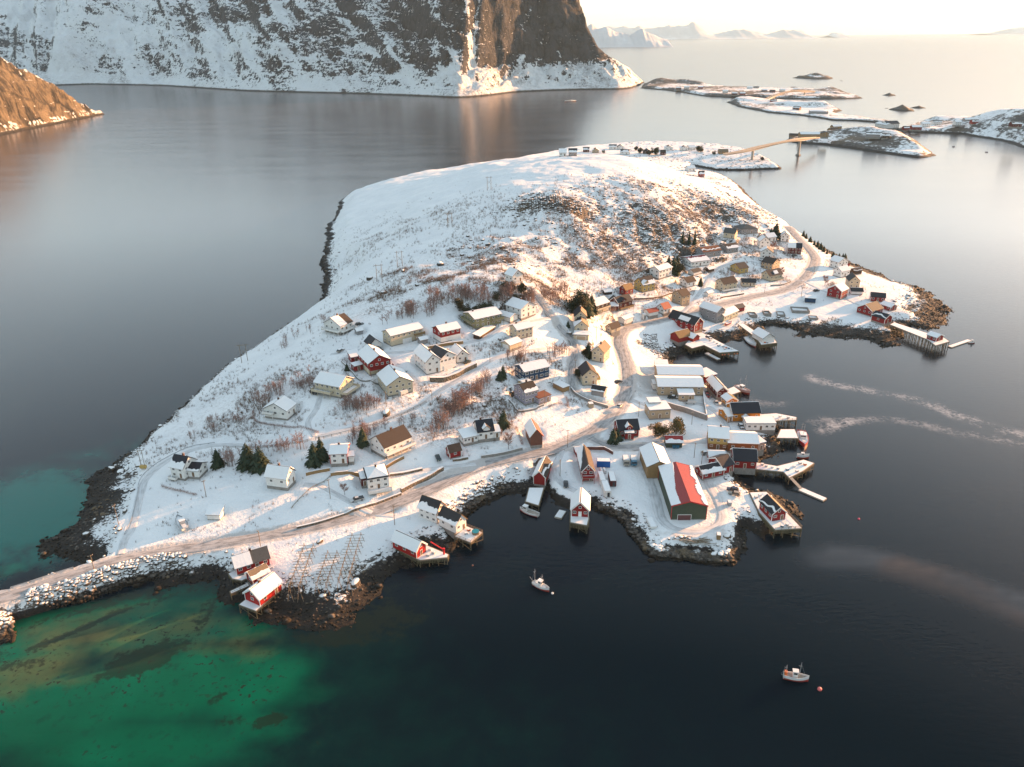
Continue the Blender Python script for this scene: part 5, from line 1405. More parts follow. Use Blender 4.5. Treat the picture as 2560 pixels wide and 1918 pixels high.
H('boathouse','boathouse','narrow red boathouse with snowy left and moss-green right roof beside the trawler',(1792,996),(1814,992),(1772,966),3.2,2.2,'y','dark_red','grey','F','lo',roof1='moss',trim=True,nw_f=2,z=3.4)  # right slope in plain moss-green roofing
H('boathouse','boathouse','small orange boathouse with mossy right roof above the orange main house',(1816,1016),(1842,1013),5,2.2,1.4,'y','orange','grey','F','N',roof1='moss',trim=True,nw_f=1,z=3.4)
H('house','building','big orange quay house with clean navy roof and small gabled porch',(1830,1056),(1898,1054),9,4.0,2.8,'x','orange','navy','N','F',trim=True,nw_f=4,z=3.3,
  wings=[((1819,1057),(1832,1055),8,2.6,1.6,'x','orange','slate','F','F',dict(trim=True,nw_f=1)),((1857,1058),(1872,1058),2.6,2.4,1.2,'y','orange','slate','F','N',dict(trim=True,nw_f=1))])
H('building','building','long white flat-roofed store below the orange quay house',(1865,1078),(1937,1078),6,3.0,.3,'flat','white','grey','F','F',nw_f=5,z=3.3)
H('house','building','yellow and rust two-storey quay building with snowy roof and red chimney',(1769,1124),(1818,1128),10,5.2,2.4,'x','yellow','grey','F','F',lower=('rust',2.4),nw_f=3,chim=.6,z=3.3,
  wings=[((1818,1130),(1893,1133),10,3.8,1.8,'x','rust','grey','F','F',dict(nw_f=3,blind='lr')),((1893,1130),(1910,1126),8,3.4,.5,'shed','pink','grey','F','F',dict(nw_f=1))])
H('boathouse','boathouse','red quay house with large clean navy roof standing on posts over the weed',(1833,1172),(1889,1175),8.5,3.4,2.8,'x','red','navy','N','F',trim=True,nw_f=3,z=3.2)
H('boathouse','boathouse','low red store with snow roof behind the long red boat shed',(1773,1160),(1812,1161),6,2.2,1.4,'x','red','grey','F','F',nw_f=2,trim=True)
H('boathouse','boathouse','long red boat shed with half navy, half snowy roof and taller navy end',(1756,1201),(1806,1188),(1740,1183),2.4,1.8,'x','red','navy','lo','F',trim=True,nw_f=3,
  wings=[((1805,1189),(1832,1180),8,3.2,2.2,'x','red','navy','N','N',dict(trim=True,nw_f=2))])
H('warehouse','warehouse','large green warehouse with red roof partly under sliding snow',(1677,1300),(1765,1301),(1643,1201),5.6,1.8,'y','green','red','slide','lo3',fh=.3,blind='flr',nowin=True,trim='red',chimc=1,garage='f',gmat=WALLS['dark_red'],gx=-1.5,ov=.3)
H('warehouse','warehouse','green warehouse with tan gable and fully snowed roof behind the red-roofed one',(1617,1197),(1673,1194),(1602,1150),5.0,2.2,'y','tan','grey','F','F',fh=.3,nowin=True)
H('boathouse','boathouse','red quay house with navy, snow-streaked left roof on the L-shaped timber quay',(1928,1304),(1962,1299),(1898,1272),3.2,2.2,'y','red','navy','thin','N',roof1='tan',trim=True,nw_f=2,nowin=False,z=3.6,nofound=True,fh=.05)
H('boathouse','boathouse','red boathouse with snow-streaked roof and small snowy jetty toward the red boat',(1334,1214),(1363,1217),(1352,1178),3.6,2.4,'y','red','brown','F','thin',trim=True,nowin=True,fh=.8)
H('boathouse','boathouse','long red house with half black, half brown roof and gable balcony over the yard',(1455,1204),(1484,1207),(1437,1153),4.4,2.6,'y','red','slate','diagl','N',roof1='brown',trim=True,fh=.4,nw_f=2,balc=[('f',2.2,2.6,-.02,1.02,'red')])
H('boathouse','boathouse','red boathouse with white door and snow roof standing over the water on posts',(1429,1291),(1470,1296),(1427,1256),3.0,3.0,'y','red','slate','F','F',trim=True,nw_f=3,z=3.6,nofound=True,fh=.05,door_mat=M_TRIM)
H('boathouse','boathouse','white boathouse with snow-and-black roof, further from the water of the joined pair',(1092,1311),(1117,1292),(1047,1296),4.4,3.2,'y','white','black','lo','N',roof1='ochre',nw_l=3,fh=.3,z=3.3)  # ochre right slope: sunlight on the dark roof put into its colour
H('boathouse','boathouse','white boathouse with black, snow-flecked roof at the quay with the turquoise tub',(1141,1336),(1165,1319),(1099,1314),3.6,3.0,'y','white','black','lo3','N',roof1='ochre',nw_f=2,nw_l=2,fh=.2,z=3.2)  # right slope again carries the sunlight in its ochre colour
H('boathouse','boathouse','red boathouse with all-white roof on stilts beside the red crane',(1042,1397),(1062,1378),(985,1367),3.0,2.4,'y','bright_red','slate','F','F',trim=True,nw_l=3,nw_f=1,z=2.9,nofound=True,fh=.05)
H('cabin','cabin','long red cabin, roof half plain grey and half snow-striped, by the bridge',(593,1440),(676,1414),6.0,2.8,2.4,'x','bright_red','grey','left','left',trim=True,nw_f=4,chim=.52,fh=.4,z=3.2,pad=3)
H('cabin','cabin','small red cabin with tan and snow roof, between the two larger red cabins',(634,1463),(672,1441),(622,1446),2.2,1.8,'x','red','tan','lo','lo',trim=True,nw_f=1,z=3.0,nofound=True,fh=.05)
H('cabin','cabin','big bright red cabin with white roof on stilts, nearest the camera',(651,1516),(701,1472),(619,1496),2.6,2.4,'x','bright_red','rust','F','F',trim=True,nw_f=2,nw_l=1,chim=.4,z=3.2,nofound=True,fh=.05)
# --- behind the hill and on the islands
g2 = 'houses on the far shore'
far = [((1523,374),(1541,374),'white','black','N','white house with black roof, left of the pair on the far knoll'),((1543,374),(1560,374),'white','black','N','white house with black roof, right of the pair on the far knoll'),
 ((1550,386),(1571,387),'white','slate','lo','grey-roofed white house in front of the pair on the far knoll'),((1458,381),(1473,381),'dark_red','brown','N','small dark red house peeping over the hill crest'),((1481,383),(1497,383),'beige','brown','lo','beige house right of the small dark red one over the hill crest'),
 ((1398,392),(1416,392),'white','grey','F','white snow-roofed house furthest left over the hill crest'),((1422,391),(1442,391),'grey','slate','lo','grey house with dark roof second from left over the hill crest'),
 ((1608,385),(1628,385),'brown','brown','N','large brown house among dark trees on the far shore'),((1662,376),(1682,376),'white','brown','N','white house with brown roof right of the dark trees on the far shore'),
 ((1701,377),(1720,377),'white','slate','lo','white house with slate roof left of the bare trees on the far shore'),((1723,376),(1739,375),'white','grey','F','white gabled house beside the bare trees on the far shore'),
 ((1797,386),(1820,386),'tan','tan','N','tan house at the landward end of the concrete bridge'),((1652,388),(1664,388),'dark_red','brown','N','small dark red shed below the brown-roofed far house'),
 ((1720,429),(1738,428),'white','grey','F','white gabled house alone on the hill edge above the sound'),((1748,443),(1761,443),'red','brown','N','small red house low on the hill edge above the sound')]
for N, R_, wl, rf, sn, lb in far:
    H('house','house',lb,N,R_,8,3.0,2.8,'x' if rnd.random() < .6 else 'y',wl,rf,sn if rnd.random() < .5 else 'lo','F',nw_f=2,blind='lr',near=False)
def isl_house(isl, lb, N, R_, dp, wl, rf, sn='F', wh=3.6, rise=2.6, ridge='x', zz=None, cat='house', **k_):
    z_ = ISL[isl](*plane((N[0] + R_[0]) / 2, N[1] - 1, 4.0)[:2]) if zz is None else zz
    H(cat if cat in ('house', 'boathouse') else 'building', cat, lb, N, R_, dp, wh, rise, ridge, wl, rf, sn, 'F', z=max(z_, 1.8) - .2, near=False, blind='lr', **k_)
def far_houses():
    isl_house('near','long tan hall with snowy roof beside the bridge landing',(2001,344),(2052,344),14,'tan','grey',wh=4.5)
    isl_house('near','tan house with navy roof at the end of the long tan hall',(2054,343),(2071,343),10,'tan','navy','N',wh=5,ridge='y')
    isl_house('near','tan boathouse at the tip left of the long tan hall',(1972,343),(1996,344),8,'tan','brown','N',wh=2.5)
    isl_house('near','ochre house with snowy top on the bridge island, upper of the pair',(2083,323),(2104,322),9,'tan','grey','F',zz=3)
    isl_house('near','ochre house with brown roof on the bridge island, lower of the pair',(2076,331),(2096,330),9,'tan','brown','N',zz=3)
    isl_house('near','small ochre house right of the ochre pair on the bridge island',(2101,335),(2115,334),8,'tan','brown','N')
    isl_house('near','long dark-roofed hall at the crest of the bridge island',(2132,330),(2176,330),14,'brown','grey','N',wh=3.5)
    isl_house('near','pale house with broad roof below the dark-roofed hall',(2165,343),(2200,344),12,'grey','grey','lo')
    isl_house('near','brown house right of the pale broad-roofed house on the bridge island',(2203,346),(2225,347),10,'brown','brown','lo')
    isl_house('middle','red cabin at the foot of the far bridge',(1926,256),(1942,256),8,'red','brown','lo')
    isl_house('middle','red house among bare trees in the middle of the long island',(1981,274),(1998,275),9,'dark_red','brown','lo')
    isl_house('middle','white quay hall with row of dark windows on the causeway',(2187,317),(2214,322),14,'white','grey','F',wh=5.5,zz=3.5)
    isl_house('middle','white hall with long navy roof on the causeway quay',(2216,321),(2247,320),16,'white','navy','N',wh=7,rise=4,zz=3.5)
    isl_house('middle','round-roofed snowy tank house by the causeway',(2022,283),(2070,284),20,'grey','grey','F',wh=3,rise=2,ridge='hip')
    for i, (x, y, wl, lb) in enumerate([(1868,223,'white','white house with snowy roof, left of the twin farm pair on the outermost island'),(1884,223,'white','white house with navy roof, right of the twin farm pair on the outermost island'),(1905,230,'dark_red','dark red house left of the far bridge on the outermost island'),(1925,232,'dark_red','dark red boathouse close to the far bridge on the outermost island'),
        (1850,238,'red','red house at the waterside of the outermost island'),(1830,238,'dark_red','dark red house left of the waterside red one on the outermost island'),(1807,232,'white','white house in the middle of the outermost island'),(1950,229,'white','white house behind the far bridge hump'),(1978,224,'brown','brown house behind the top of the far bridge'),
        (1745,222,'red','red house under the dark trees of the outermost island'),(1710,222,'white','white house on the isthmus below the mountain'),(1690,224,'dark_red','dark red house on the isthmus below the mountain'),(1530,222,'red','small red cabin at the foot of the mountain')]):
        isl_house('hamlet', lb, (x,y), (x+13,y), 10, wl, 'navy' if i == 1 else 'grey', 'N' if i in (1, 3, 8) else 'F', wh=4)
    for x, y, wd, wl, rf, sn, lb in [(2260,327,18,'red','brown','lo','red boathouse nearest the causeway on the right shore'),(2280,325,24,'red','grey','F','long red boathouse with white windows on the right shore'),(2305,318,20,'white','grey','F','white house above the long red boathouse'),(2332,314,22,'white','slate','lo','tall white house crowning the right shore'),
        (2388,314,14,'white','grey','F','white house standing alone mid right shore'),(2412,306,24,'grey','grey','F','snow-roofed grey hall behind the lone white house'),(2430,311,18,'red','brown','lo','red house with snow on the right shore ridge'),(2455,333,40,'red','grey','lo','long red boathouse over the water on the right shore'),(2490,342,16,'dark_red','brown','N','dark red boathouse end right of the long red one'),
        (2530,318,24,'dark_red','brown','lo','dark red cabin up on the snowy right hill')]:
        isl_house('right', lb, (x,y), (x+wd,y), 11, wl, rf, sn, wh=4 if wl != 'white' else 5, zz=2.6 if y > 330 else None)
# ------------------------------------------------------------------ piers and quays
_pile_cache = {}
def pile_mesh(h, r=0.16):
    k_ = (round(h * 2) / 2, r)
    if k_ not in _pile_cache:
        _pile_cache[k_] = MB().tube((0, 0, 0), (0, 0, -k_[0]), r, M_PILE, 6).mesh('pile')
    return _pile_cache[k_]
def water_z(x, y):
    if GX0 < x < GX1 - 2 and GY0 < y < GY1 - 2: return max(hz(x, y), -1.5)
    return -1.5
PIERS = []
def pier(name, label, px, z, cat='pier', snow=0.35, step=3.0, inner=True, brace=True, rail=False, fascia=0.0, cap=90):
    P = [plane(a, b, z)[:2] for a, b in px]
    area = sum(P[i][0] * P[(i + 1) % len(P)][1] - P[(i + 1) % len(P)][0] * P[i][1] for i in range(len(P)))
    if area < 0: P = P[::-1]
    c = sum(P) / len(P)
    root = empty(name, (c[0], c[1], 0))
    tag(root, label, cat)
    Q = [p - c for p in P]
    d = MB().prism([tuple(q) for q in Q], z - .38, z - .08, M_DECK)
    d.build('deck', root)
    # snow on the planks, drawn in from the edges
    n = len(Q)
    if snow > 0:
        S = []
        for i in range(n):
            a, b, e = Q[i - 1], Q[i], Q[(i + 1) % n]
            u = (b - a) / np.linalg.norm(b - a); v = (e - b) / np.linalg.norm(e - b)
            nn = np.array([-u[1] - v[1], u[0] + v[0]]); nn /= np.linalg.norm(nn) + 1e-9
            S.append(tuple(b + nn * snow))
        MB().prism(S, z - .08, z + .06, M_SNOW).build('snow_cover', root)
    spots = []
    for i in range(n):
        a, b = Q[i], Q[(i + 1) % n]
        L = np.linalg.norm(b - a)
        m = max(1, int(round(L / step)))
        for k_ in range(m): spots.append(a + (b - a) * k_ / m)
    if inner:
        A = np.array(Q)
        for x in np.arange(A[:, 0].min() + 1.5, A[:, 0].max(), 4.0):
            for y in np.arange(A[:, 1].min() + 1.5, A[:, 1].max(), 4.0):
                if inside(np.array([x]), np.array([y]), Q)[0]: spots.append(np.array([x, y]))
    for s in spots[:cap]:
        s = s * 0.985
        g = water_z(c[0] + s[0], c[1] + s[1])
        h = z - .38 - g + .3
        if h < .5: continue
        o = bpy.data.objects.new('pile', pile_mesh(h)); COL.objects.link(o); o.parent = root
        o.location = (s[0], s[1], z - .37)
    b_ = MB()
    for i in range(n):
        a, e = Q[i], Q[(i + 1) % n]
        b_.tube((a[0], a[1], z - .12), (e[0], e[1], z - .12), .13, M_WOOD, 4)
        b_.tube((a[0], a[1], z - .75), (e[0], e[1], z - .75), .10, M_PILE, 4)
        if brace:
            L = np.linalg.norm(e - a)
            m = max(1, int(L / 5))
            for k_ in range(m):
                p, q = a + (e - a) * k_ / m, a + (e - a) * (k_ + 1) / m
                b_.tube((p[0], p[1], z - .5), (q[0], q[1], 0.2), .07, M_PILE, 4)
    b_.build('edge_beams', root)
    if fascia:
        f_ = MB()
        for i in range(n):
            a, e = Q[i], Q[(i + 1) % n]
            u = (e - a) / np.linalg.norm(e - a)
            L = np.linalg.norm(e - a)
            for k_ in range(int(L / .55)):
                p = a + u * (k_ * .55 + .2)
                f_.box((p[0] * 1.0, p[1] * 1.0, z - .4 - fascia / 2), (.3, .3, fascia), M_PILE, math.atan2(u[1], u[0]))
        f_.build('plank_face', root)
    if rail:
        r_ = MB()
        for i in range(n):
            a, e = Q[i], Q[(i + 1) % n]
            if rail is not True and i not in rail: continue
            L = np.linalg.norm(e - a); m = max(1, int(L / 2))
            for k_ in range(m + 1):
                p = a + (e - a) * k_ / m
                r_.box((p[0], p[1], z + .45), (.1, .1, 1.05), M_WOOD)
            for hh in (.5, .95): r_.tube((a[0], a[1], z + hh), (e[0], e[1], z + hh), .06, M_WOOD, 4)
        r_.build('railing', root)
    PIERS.append(root)
    return root
def build_piers():
    pier('jetty', 'small snowy jetty on posts between the red boathouse and the red boat', [(1322,1219),(1360,1219),(1347,1264),(1313,1254)], 2.5)
    pier('quay', 'tall square timber quay under the red boathouse with white door', [(1426,1257),(1466,1258),(1473,1297),(1468,1314),(1425,1306)], 3.6, fascia=1.6)
    pier('quay', 'corner quay with turquoise tub beside the white boathouses', [(1136,1341),(1166,1315),(1207,1331),(1177,1357)], 3.2, fascia=0.0, rail=True)
    pier('quay', 'triangular timber quay with red crane below the red boathouse', [(985,1367),(1024,1352),(1068,1363),(1122,1386),(1119,1394),(1050,1401),(1042,1398)], 2.9, fascia=1.0)
    pier('deck', 'snowy deck on long stilts around the big red cabin nearest the camera', [(597,1512),(619,1494),(668,1458),(703,1470),(652,1518),(640,1528)], 3.2, cat='deck', snow=.25)
    pier('deck', 'snowy deck on stilts along the front of the long striped-roof cabin', [(570,1434),(590,1424),(598,1440),(680,1415),(683,1419),(604,1452),(580,1447)], 3.2, cat='deck', snow=.25, rail=[5])
    pier('deck', 'narrow deck on stilts under the small red middle cabin', [(620,1448),(662,1428),(674,1440),(634,1465)], 3.0, cat='deck', snow=0, brace=False)
    pier('gangway', 'snowy gangway on thin posts left of the big red cabin', [(574,1478),(620,1457),(624,1464),(577,1484)], 3.0, cat='gangway', snow=.2, rail=[0], inner=False)
    pier('quay', 'long angled timber quay with orange fenders in the cove', [(1712,861),(1738,833),(1755,831),(1811,861),(1848,878),(1799,882),(1760,863),(1730,871)], 3.6, fascia=1.5)
    pier('quay', 'square timber quay carrying the white boathouse', [(1879,829),(1908,826),(1932,844),(1943,857),(1903,862)], 3.9, fascia=1.6)
    pier('gangway', 'straight snowy gangway from the cove shore to the white boathouse quay', [(1845,811),(1858,808),(1891,830),(1882,838)], 3.9, cat='gangway', inner=False)
    pier('pier', 'long trestle pier with many crossed posts, carrying the small red hut', [(2224,811),(2236,806),(2330,837),(2361,845),(2374,854),(2339,864),(2316,848)], 4.6, step=2.2)
    pier('quay', 'snowy quay with wire cages reaching out from the navy-roofed quay house', [(1890,1156),(1942,1165),(1978,1156),(2009,1149),(2036,1158),(2008,1178),(1973,1195),(1958,1180),(1890,1173)], 3.0, fascia=.8)
    pier('quay', 'flat snow-covered boat landing on posts beside the red fishing boat', [(1941,1095),(1951,1073),(1987,1073),(1997,1096)], 3.3)
    pier('quay', 'timber quay with railing running out from the orange quay house', [(1898,1036),(1940,1033),(1992,1043),(1992,1050),(1898,1054)], 3.3, rail=[0])
    pier('quay', 'small snowy quay where the pinkish trawler is moored', [(1815,981),(1818,973),(1835,966),(1853,979),(1824,989)], 3.2)
    pier('quay', 'L-shaped timber quay with railing around the navy-roofed red quay house', [(1873,1231),(1917,1229),(2005,1321),(1937,1325),(1897,1281)], 3.6, fascia=1.2, rail=[1, 2])
    for lb, a, b, wd in (('narrow floating dock under the angled quay in the cove', (1766,882), (1797,898), 2.4), ('long floating dock with a ramp off the caged quay', (2000,1222), (2063,1249), 2.8), ('floating dock beyond the trestle pier hut', (2374,867), (2424,850), 2.4), ('small square white raft between the two red boathouses', (1395,1294), (1407,1276), 2.8)):
        p, q = plane(*a, .5), plane(*b, .5)
        c = (p + q) / 2
        L = math.hypot(q[0] - p[0], q[1] - p[1]); an = math.atan2(q[1] - p[1], q[0] - p[0])
        r_ = empty('floating_dock', (c[0], c[1], 0), an); tag(r_, lb, 'dock')
        MB().box((0, 0, .22), (L, wd, .5), M_DECK).build('deck', r_)
        MB().box((0, 0, .51), (L - .3, wd - .3, .10), M_SNOW).build('snow_cover', r_)
        for k_ in (-.4, 0, .4): MB().box((L * k_, 0, -.2), (1.4, wd * .8, .5), M_CONC).build('float', r_)
    p, q = plane(1972,1190,3.0), plane(2002,1222,.8)
    MBx = MB(); d = Vector(q) - Vector(p); s = Vector((-d.y, d.x, 0)).normalized() * .7
    MBx.hexa([Vector(p) - s, Vector(p) + s, Vector(q) + s, Vector(q) - s][::-1], [v + Vector((0, 0, .2)) for v in [Vector(p) - s, Vector(p) + s, Vector(q) + s, Vector(q) - s][::-1]], M_DECK)
    tag(MBx.build('ramp'), 'steep narrow ramp from the caged quay down to the long floating dock', 'ramp')

# ------------------------------------------------------------------ bridges, walls, rails
def at_depth(px, py, y):
    d = ray(px, py)
    return CAMP + d * (y / d[1])
def strip(mb, L, off0, off1, z0, z1, mat):
    """extrudes a rectangle (lateral off0..off1, height z0..z1 relative) along a 3D line"""
    L = np.asarray(L); T = np.gradient(L[:, :2], axis=0); T /= np.linalg.norm(T, axis=1)[:, None] + 1e-9
    N = np.stack([-T[:, 1], T[:, 0]], 1)
    z0 = np.broadcast_to(z0, len(L)); z1 = np.broadcast_to(z1, len(L))
    V = []
    for i in range(len(L)):
        a = L[i, :2] + N[i] * off0; b = L[i, :2] + N[i] * off1
        V += [(a[0], a[1], L[i, 2] + z0[i]), (b[0], b[1], L[i, 2] + z0[i]), (b[0], b[1], L[i, 2] + z1[i]), (a[0], a[1], L[i, 2] + z1[i])]
    F = []
    for i in range(len(L) - 1):
        for k_ in range(4):
            j = (k_ + 1) % 4
            F.append((i * 4 + k_, (i + 1) * 4 + k_, (i + 1) * 4 + j, i * 4 + j)[::-1])
    F.append((0, 1, 2, 3)[::-1]); m = (len(L) - 1) * 4; F.append((m, m + 1, m + 2, m + 3))
    mb.add(V, F, mat)
M_BRIDGE = paint('pale_bridge_concrete', (.33,.31,.27), 0.8, 0.12, 0.3)
def build_bridges():
    for lb, pts, piers_, wd, dp in (('arched concrete road bridge between the far shore and the near island', [(1812,386,1015),(1850,379.5,1035),(1890,369.5,1060),(1930,361,1085),(1960,355,1105),(1985,350,1125),(2010,346.5,1155),(2045,344.5,1215)], [1.7, 4.9], 6.0, 2.8),
                                     ('distant humped concrete bridge between two far islands', [(1906,255,2000),(1925,244,2070),(1945,235.5,2105),(1970,229.5,2140),(2000,227,2185),(2035,228.5,2260)], [1.6, 4.0], 8, 4)):
        L = smooth_line(np.array([at_depth(*p) for p in pts]), 6)
        n = len(L)
        r_ = empty('road_bridge', (0, 0, 0)); tag(r_, lb, 'bridge')
        u = np.linspace(0, len(pts) - 1, n)
        dep = -dp * (0.45 + 0.55 * np.max([np.exp(-((u - q) / .8) ** 2) for q in piers_], 0))
        m = MB(); strip(m, L, -wd * .32, wd * .32, dep, -.5, M_BRIDGE); m.build('girder', r_)
        m = MB(); strip(m, L, -wd / 2, wd / 2, -.5, 0, M_BRIDGE); m.build('roadway', r_)
        for s in (-1, 1):
            m = MB(); strip(m, L, s * wd / 2 - .15, s * wd / 2 + .15, 0.002, 1.0, M_BRIDGE); m.build('parapet', r_)
        for q in piers_:
            p = L[int(q / (len(pts) - 1) * (n - 1))]
            T = L[-1] - L[0]; an = math.atan2(T[1], T[0])
            m = MB(); m.box((p[0], p[1], (p[2] - 1) / 2), (1.6, wd * .5, p[2] - 1), M_BRIDGE, an).box((p[0], p[1], .6), (5, wd * .9, 2.2), M_CONC, an); m.build('bridge_pier', r_)
    # causeway bridge at the left edge
    nm, L, wd, _ = ROADLINES[0]
    seg = [p for p in L if plane(14, 1495, 4.9)[0] < p[0] < plane(84, 1475, 4.9)[0]]
    r_ = empty('causeway_bridge', (0, 0, 0)); tag(r_, 'short concrete causeway bridge over the gap at the left edge', 'bridge')
    m = MB(); strip(m, np.array(seg), -wd / 2 - .3, wd / 2 + .3, -1.3, -.16, M_BRIDGE); m.build('girder', r_)
    for p, q in ((seg[0], seg[1]), (seg[-2], seg[-1])):
        an = math.atan2(q[1] - p[1], q[0] - p[0])
        m = MB(); m.box((p[0], p[1], 1.0), (1.6, wd + 2.0, 5.2), M_CONC, an); m.build('abutment', r_)

def ground_line(pts, step=1.5):
    L = smooth_line(np.array([hit(a, b) for a, b in pts]), step)
    L[:, 2] = [hz(x, y) for x, y in L[:, :2]]
    return L
M_STONE = None
def build_walls():
    global M_STONE
    t = NT('rubble_stone')
    P = t.n('ShaderNodeTexCoord').outputs['Object']
    v = t.n('ShaderNodeTexVoronoi'); v.inputs['Scale'].default_value = 1.3
    t.nt.links.new(P, v.inputs['Vector'])
    t.base(t.mix(t.step(v.outputs['Distance'], .15, .75), (.085,.068,.05), (.19,.155,.115)), .9, .2)
    t.bump(v.outputs['Distance'], .8, .3)
    M_STONE = t.mat
    for lb, pts, h, th, mat in (
        ('low concrete wall along the main road below the white dormer villa', [(1203,1141),(1250,1134),(1306,1122)], 1.1, .4, M_CONC),
        ('brown terrace wall below the red-edged white house, left piece', [(765,1187),(795,1183),(825,1178)], 1.2, .4, WALLS['tan']),
        ('long brown terrace wall below the brown-roofed house', [(827,1191),(880,1184),(950,1174),(985,1160),(1010,1148)], 1.3, .4, WALLS['tan']),
        ('long rubble wall along the upper edge of the main road', [(742,1322),(800,1306),(860,1288),(930,1263),(1003,1236)], .9, .6, M_STONE),
        ('rubble wall above the road beside the pyramid-roofed house', [(1003,1229),(1040,1211),(1075,1194),(1108,1176)], 1.5, 1.0, M_STONE),
        ('rubble bank wall behind the pyramid-roofed house', [(975,1190),(1010,1186),(1056,1176)], 1.1, .9, M_STONE),
        ('curved stone edge in front of the small brown-roofed red cabin', [(1132,1154),(1150,1152),(1170,1145)], .9, .5, M_STONE),
        ('grey concrete wall between the lane and the main road junction', [(1428,972),(1440,988),(1470,1004),(1495,1013),(1520,1020)], 1.3, .4, M_CONC),
        ('tall grey concrete wall behind the golden bushes', [(1668,1018),(1700,1028),(1735,1040),(1767,1052)], 2.6, .5, M_CONC),
        ('concrete yard wall running from the fish hall toward the orange house', [(1767,1051),(1762,1020),(1757,998)], 1.6, .5, M_CONC),
        ('tan stone wall above the upper street, below the red and white house', [(1052,877),(1085,868),(1120,862),(1158,861)], 1.6, .6, WALLS['tan']),
        ('rubble wall under the big white double-gabled house', [(1075,954),(1105,952),(1140,938),(1165,926),(1190,914)], 2.0, 1.4, M_STONE),
        ('low wall around the garden of the large red house', [(853,905),(880,932),(905,955),(935,951),(970,937)], .7, .3, M_CONC),
        ('terrace wall of the lavender house garden', [(1272,1003),(1285,1018),(1296,1032),(1330,1027),(1360,1020)], .8, .3, M_CONC),
        ('white garden wall in front of the red house with the front spruce', [(1530,1112),(1570,1110),(1603,1108)], .7, .3, M_TRIM),
        ('curved red retaining wall by the blue container', [(1466,1124),(1490,1125),(1510,1126),(1532,1138)], 1.4, .4, WALLS['brick']),
        ('dark wall along the yard below the cream-balcony brown house', [(1585,750),(1630,748),(1682,735)], .9, .4, M_STONE),
        ('concrete kerb wall of the terraced garden at the road bend', [(1926,716),(1955,714),(1977,705)], .9, .3, M_CONC),
        ('long low wall between the road and the cream terrace houses', [(1802,745),(1830,741),(1860,735)], .8, .3, M_STONE)):
        L = ground_line(pts)
        m = MB(); strip(m, L, -th / 2, th / 2, -.8, h, mat)
        o = m.build('retaining_wall'); tag(o, lb, 'wall', 'garden and road walls')
        m = MB(); strip(m, L, -th / 2 + .03, th / 2 - .03, h + .003, h + .14, M_SNOW)
        s = m.build('snow_cap'); s.parent = o
    # ruined house walls on the shore
    for i, (N, R_, D, lb) in enumerate([((1874,793),(1893,793),6,'leftmost square of ruined concrete walls on the shore'),((1911,791),(1928,791),6,'ruined concrete walls second from left on the shore'),((1943,792),(1963,793),7,'ruined concrete walls behind the rusty drum shape'),((1980,783),(2024,785),8,'large snow-filled foundation beside the blue and white shed'),((2023,800),(2045,801),5,'low ruined wall right of the yellow-ringed wreck')]):
        c, z, a, W, D_ = frame_of(N, R_, D)
        m = MB()
        h = 1.5 + .4 * (i % 2)
        m.box((0, -D_ / 2, h / 2 - .3), (W, .35, h + .6), M_CONC).box((-W / 2 + .18, 0, h / 2 - .35), (.35, D_ - .36, h + .5), M_CONC).box((W / 2 - .18, 0, h / 2 - .4), (.35, D_ - .36, h + .4), M_CONC).box((0, D_ / 2, h / 2 - .45), (W * .98, .35, h + .3), M_CONC)
        o = m.build('ruined_walls'); o.location = (c[0], c[1], z); o.rotation_euler.z = a
        tag(o, lb, 'ruin', 'ruined walls on the shore')
    # guard rails
    nm, L, wd, _ = ROADLINES[0]
    def rail(lb, x0, x1, side, gap=.5):
        m = MB()
        pts = [p for p in L[::2] if x0 < p[0] < x1 and p[1] < 380]
        pts = np.array(pts)
        T = np.gradient(pts[:, :2], axis=0); T /= np.linalg.norm(T, axis=1)[:, None]
        Q = pts.copy(); Q[:, :2] += np.stack([-T[:, 1], T[:, 0]], 1) * side * (wd / 2 + gap)
        strip(m, Q, -.05, .05, .35, .68, M_METAL)
        for p in Q[::1]: m.box((p[0], p[1], p[2] + .08), (.12, .12, .7), M_METAL)
        tag(m.build('guard_rail'), lb, 'guard rail')
    rail('steel guard rail along the water side of the causeway road', plane(0,1500,4.9)[0], plane(545,1360,5)[0], -1)
    rail('steel guard rail on the water side of the main road above the white boathouses', plane(950,1280,5)[0], plane(1400,1122,6)[0], -1)
    rail('steel guard rail along the outer edge of the causeway road', plane(0,1500,4.9)[0], plane(215,1425,4.9)[0], 1)
    for lb, pts, h, mat in (('dark wire fence along the lane above the spruces', [(560,1124),(600,1124),(660,1123),(740,1114),(830,1097),(912,1074),(985,1050),(1040,1023),(1066,1012)], 1.1, M_PILE),
                            ('dark fence edging the curved shore lane', [(536,1105),(480,1118),(430,1140),(385,1168),(352,1205),(343,1245),(330,1295),(312,1345)], .5, M_METAL),
                            ('curved dark fence below the white flat-sided house', [(826,1193),(790,1213),(765,1236),(745,1256),(728,1276)], .8, M_PILE)):
        Lf = ground_line(pts)
        m = MB()
        strip(m, Lf, -.04, .04, h - .12, h, mat); strip(m, Lf, -.03, .03, h * .45, h * .45 + .1, mat)
        for p in Lf[::2]: m.box((p[0], p[1], p[2] + h / 2 - .15), (.12, .12, h + .3), mat)
        tag(m.build('fence'), lb, 'fence')

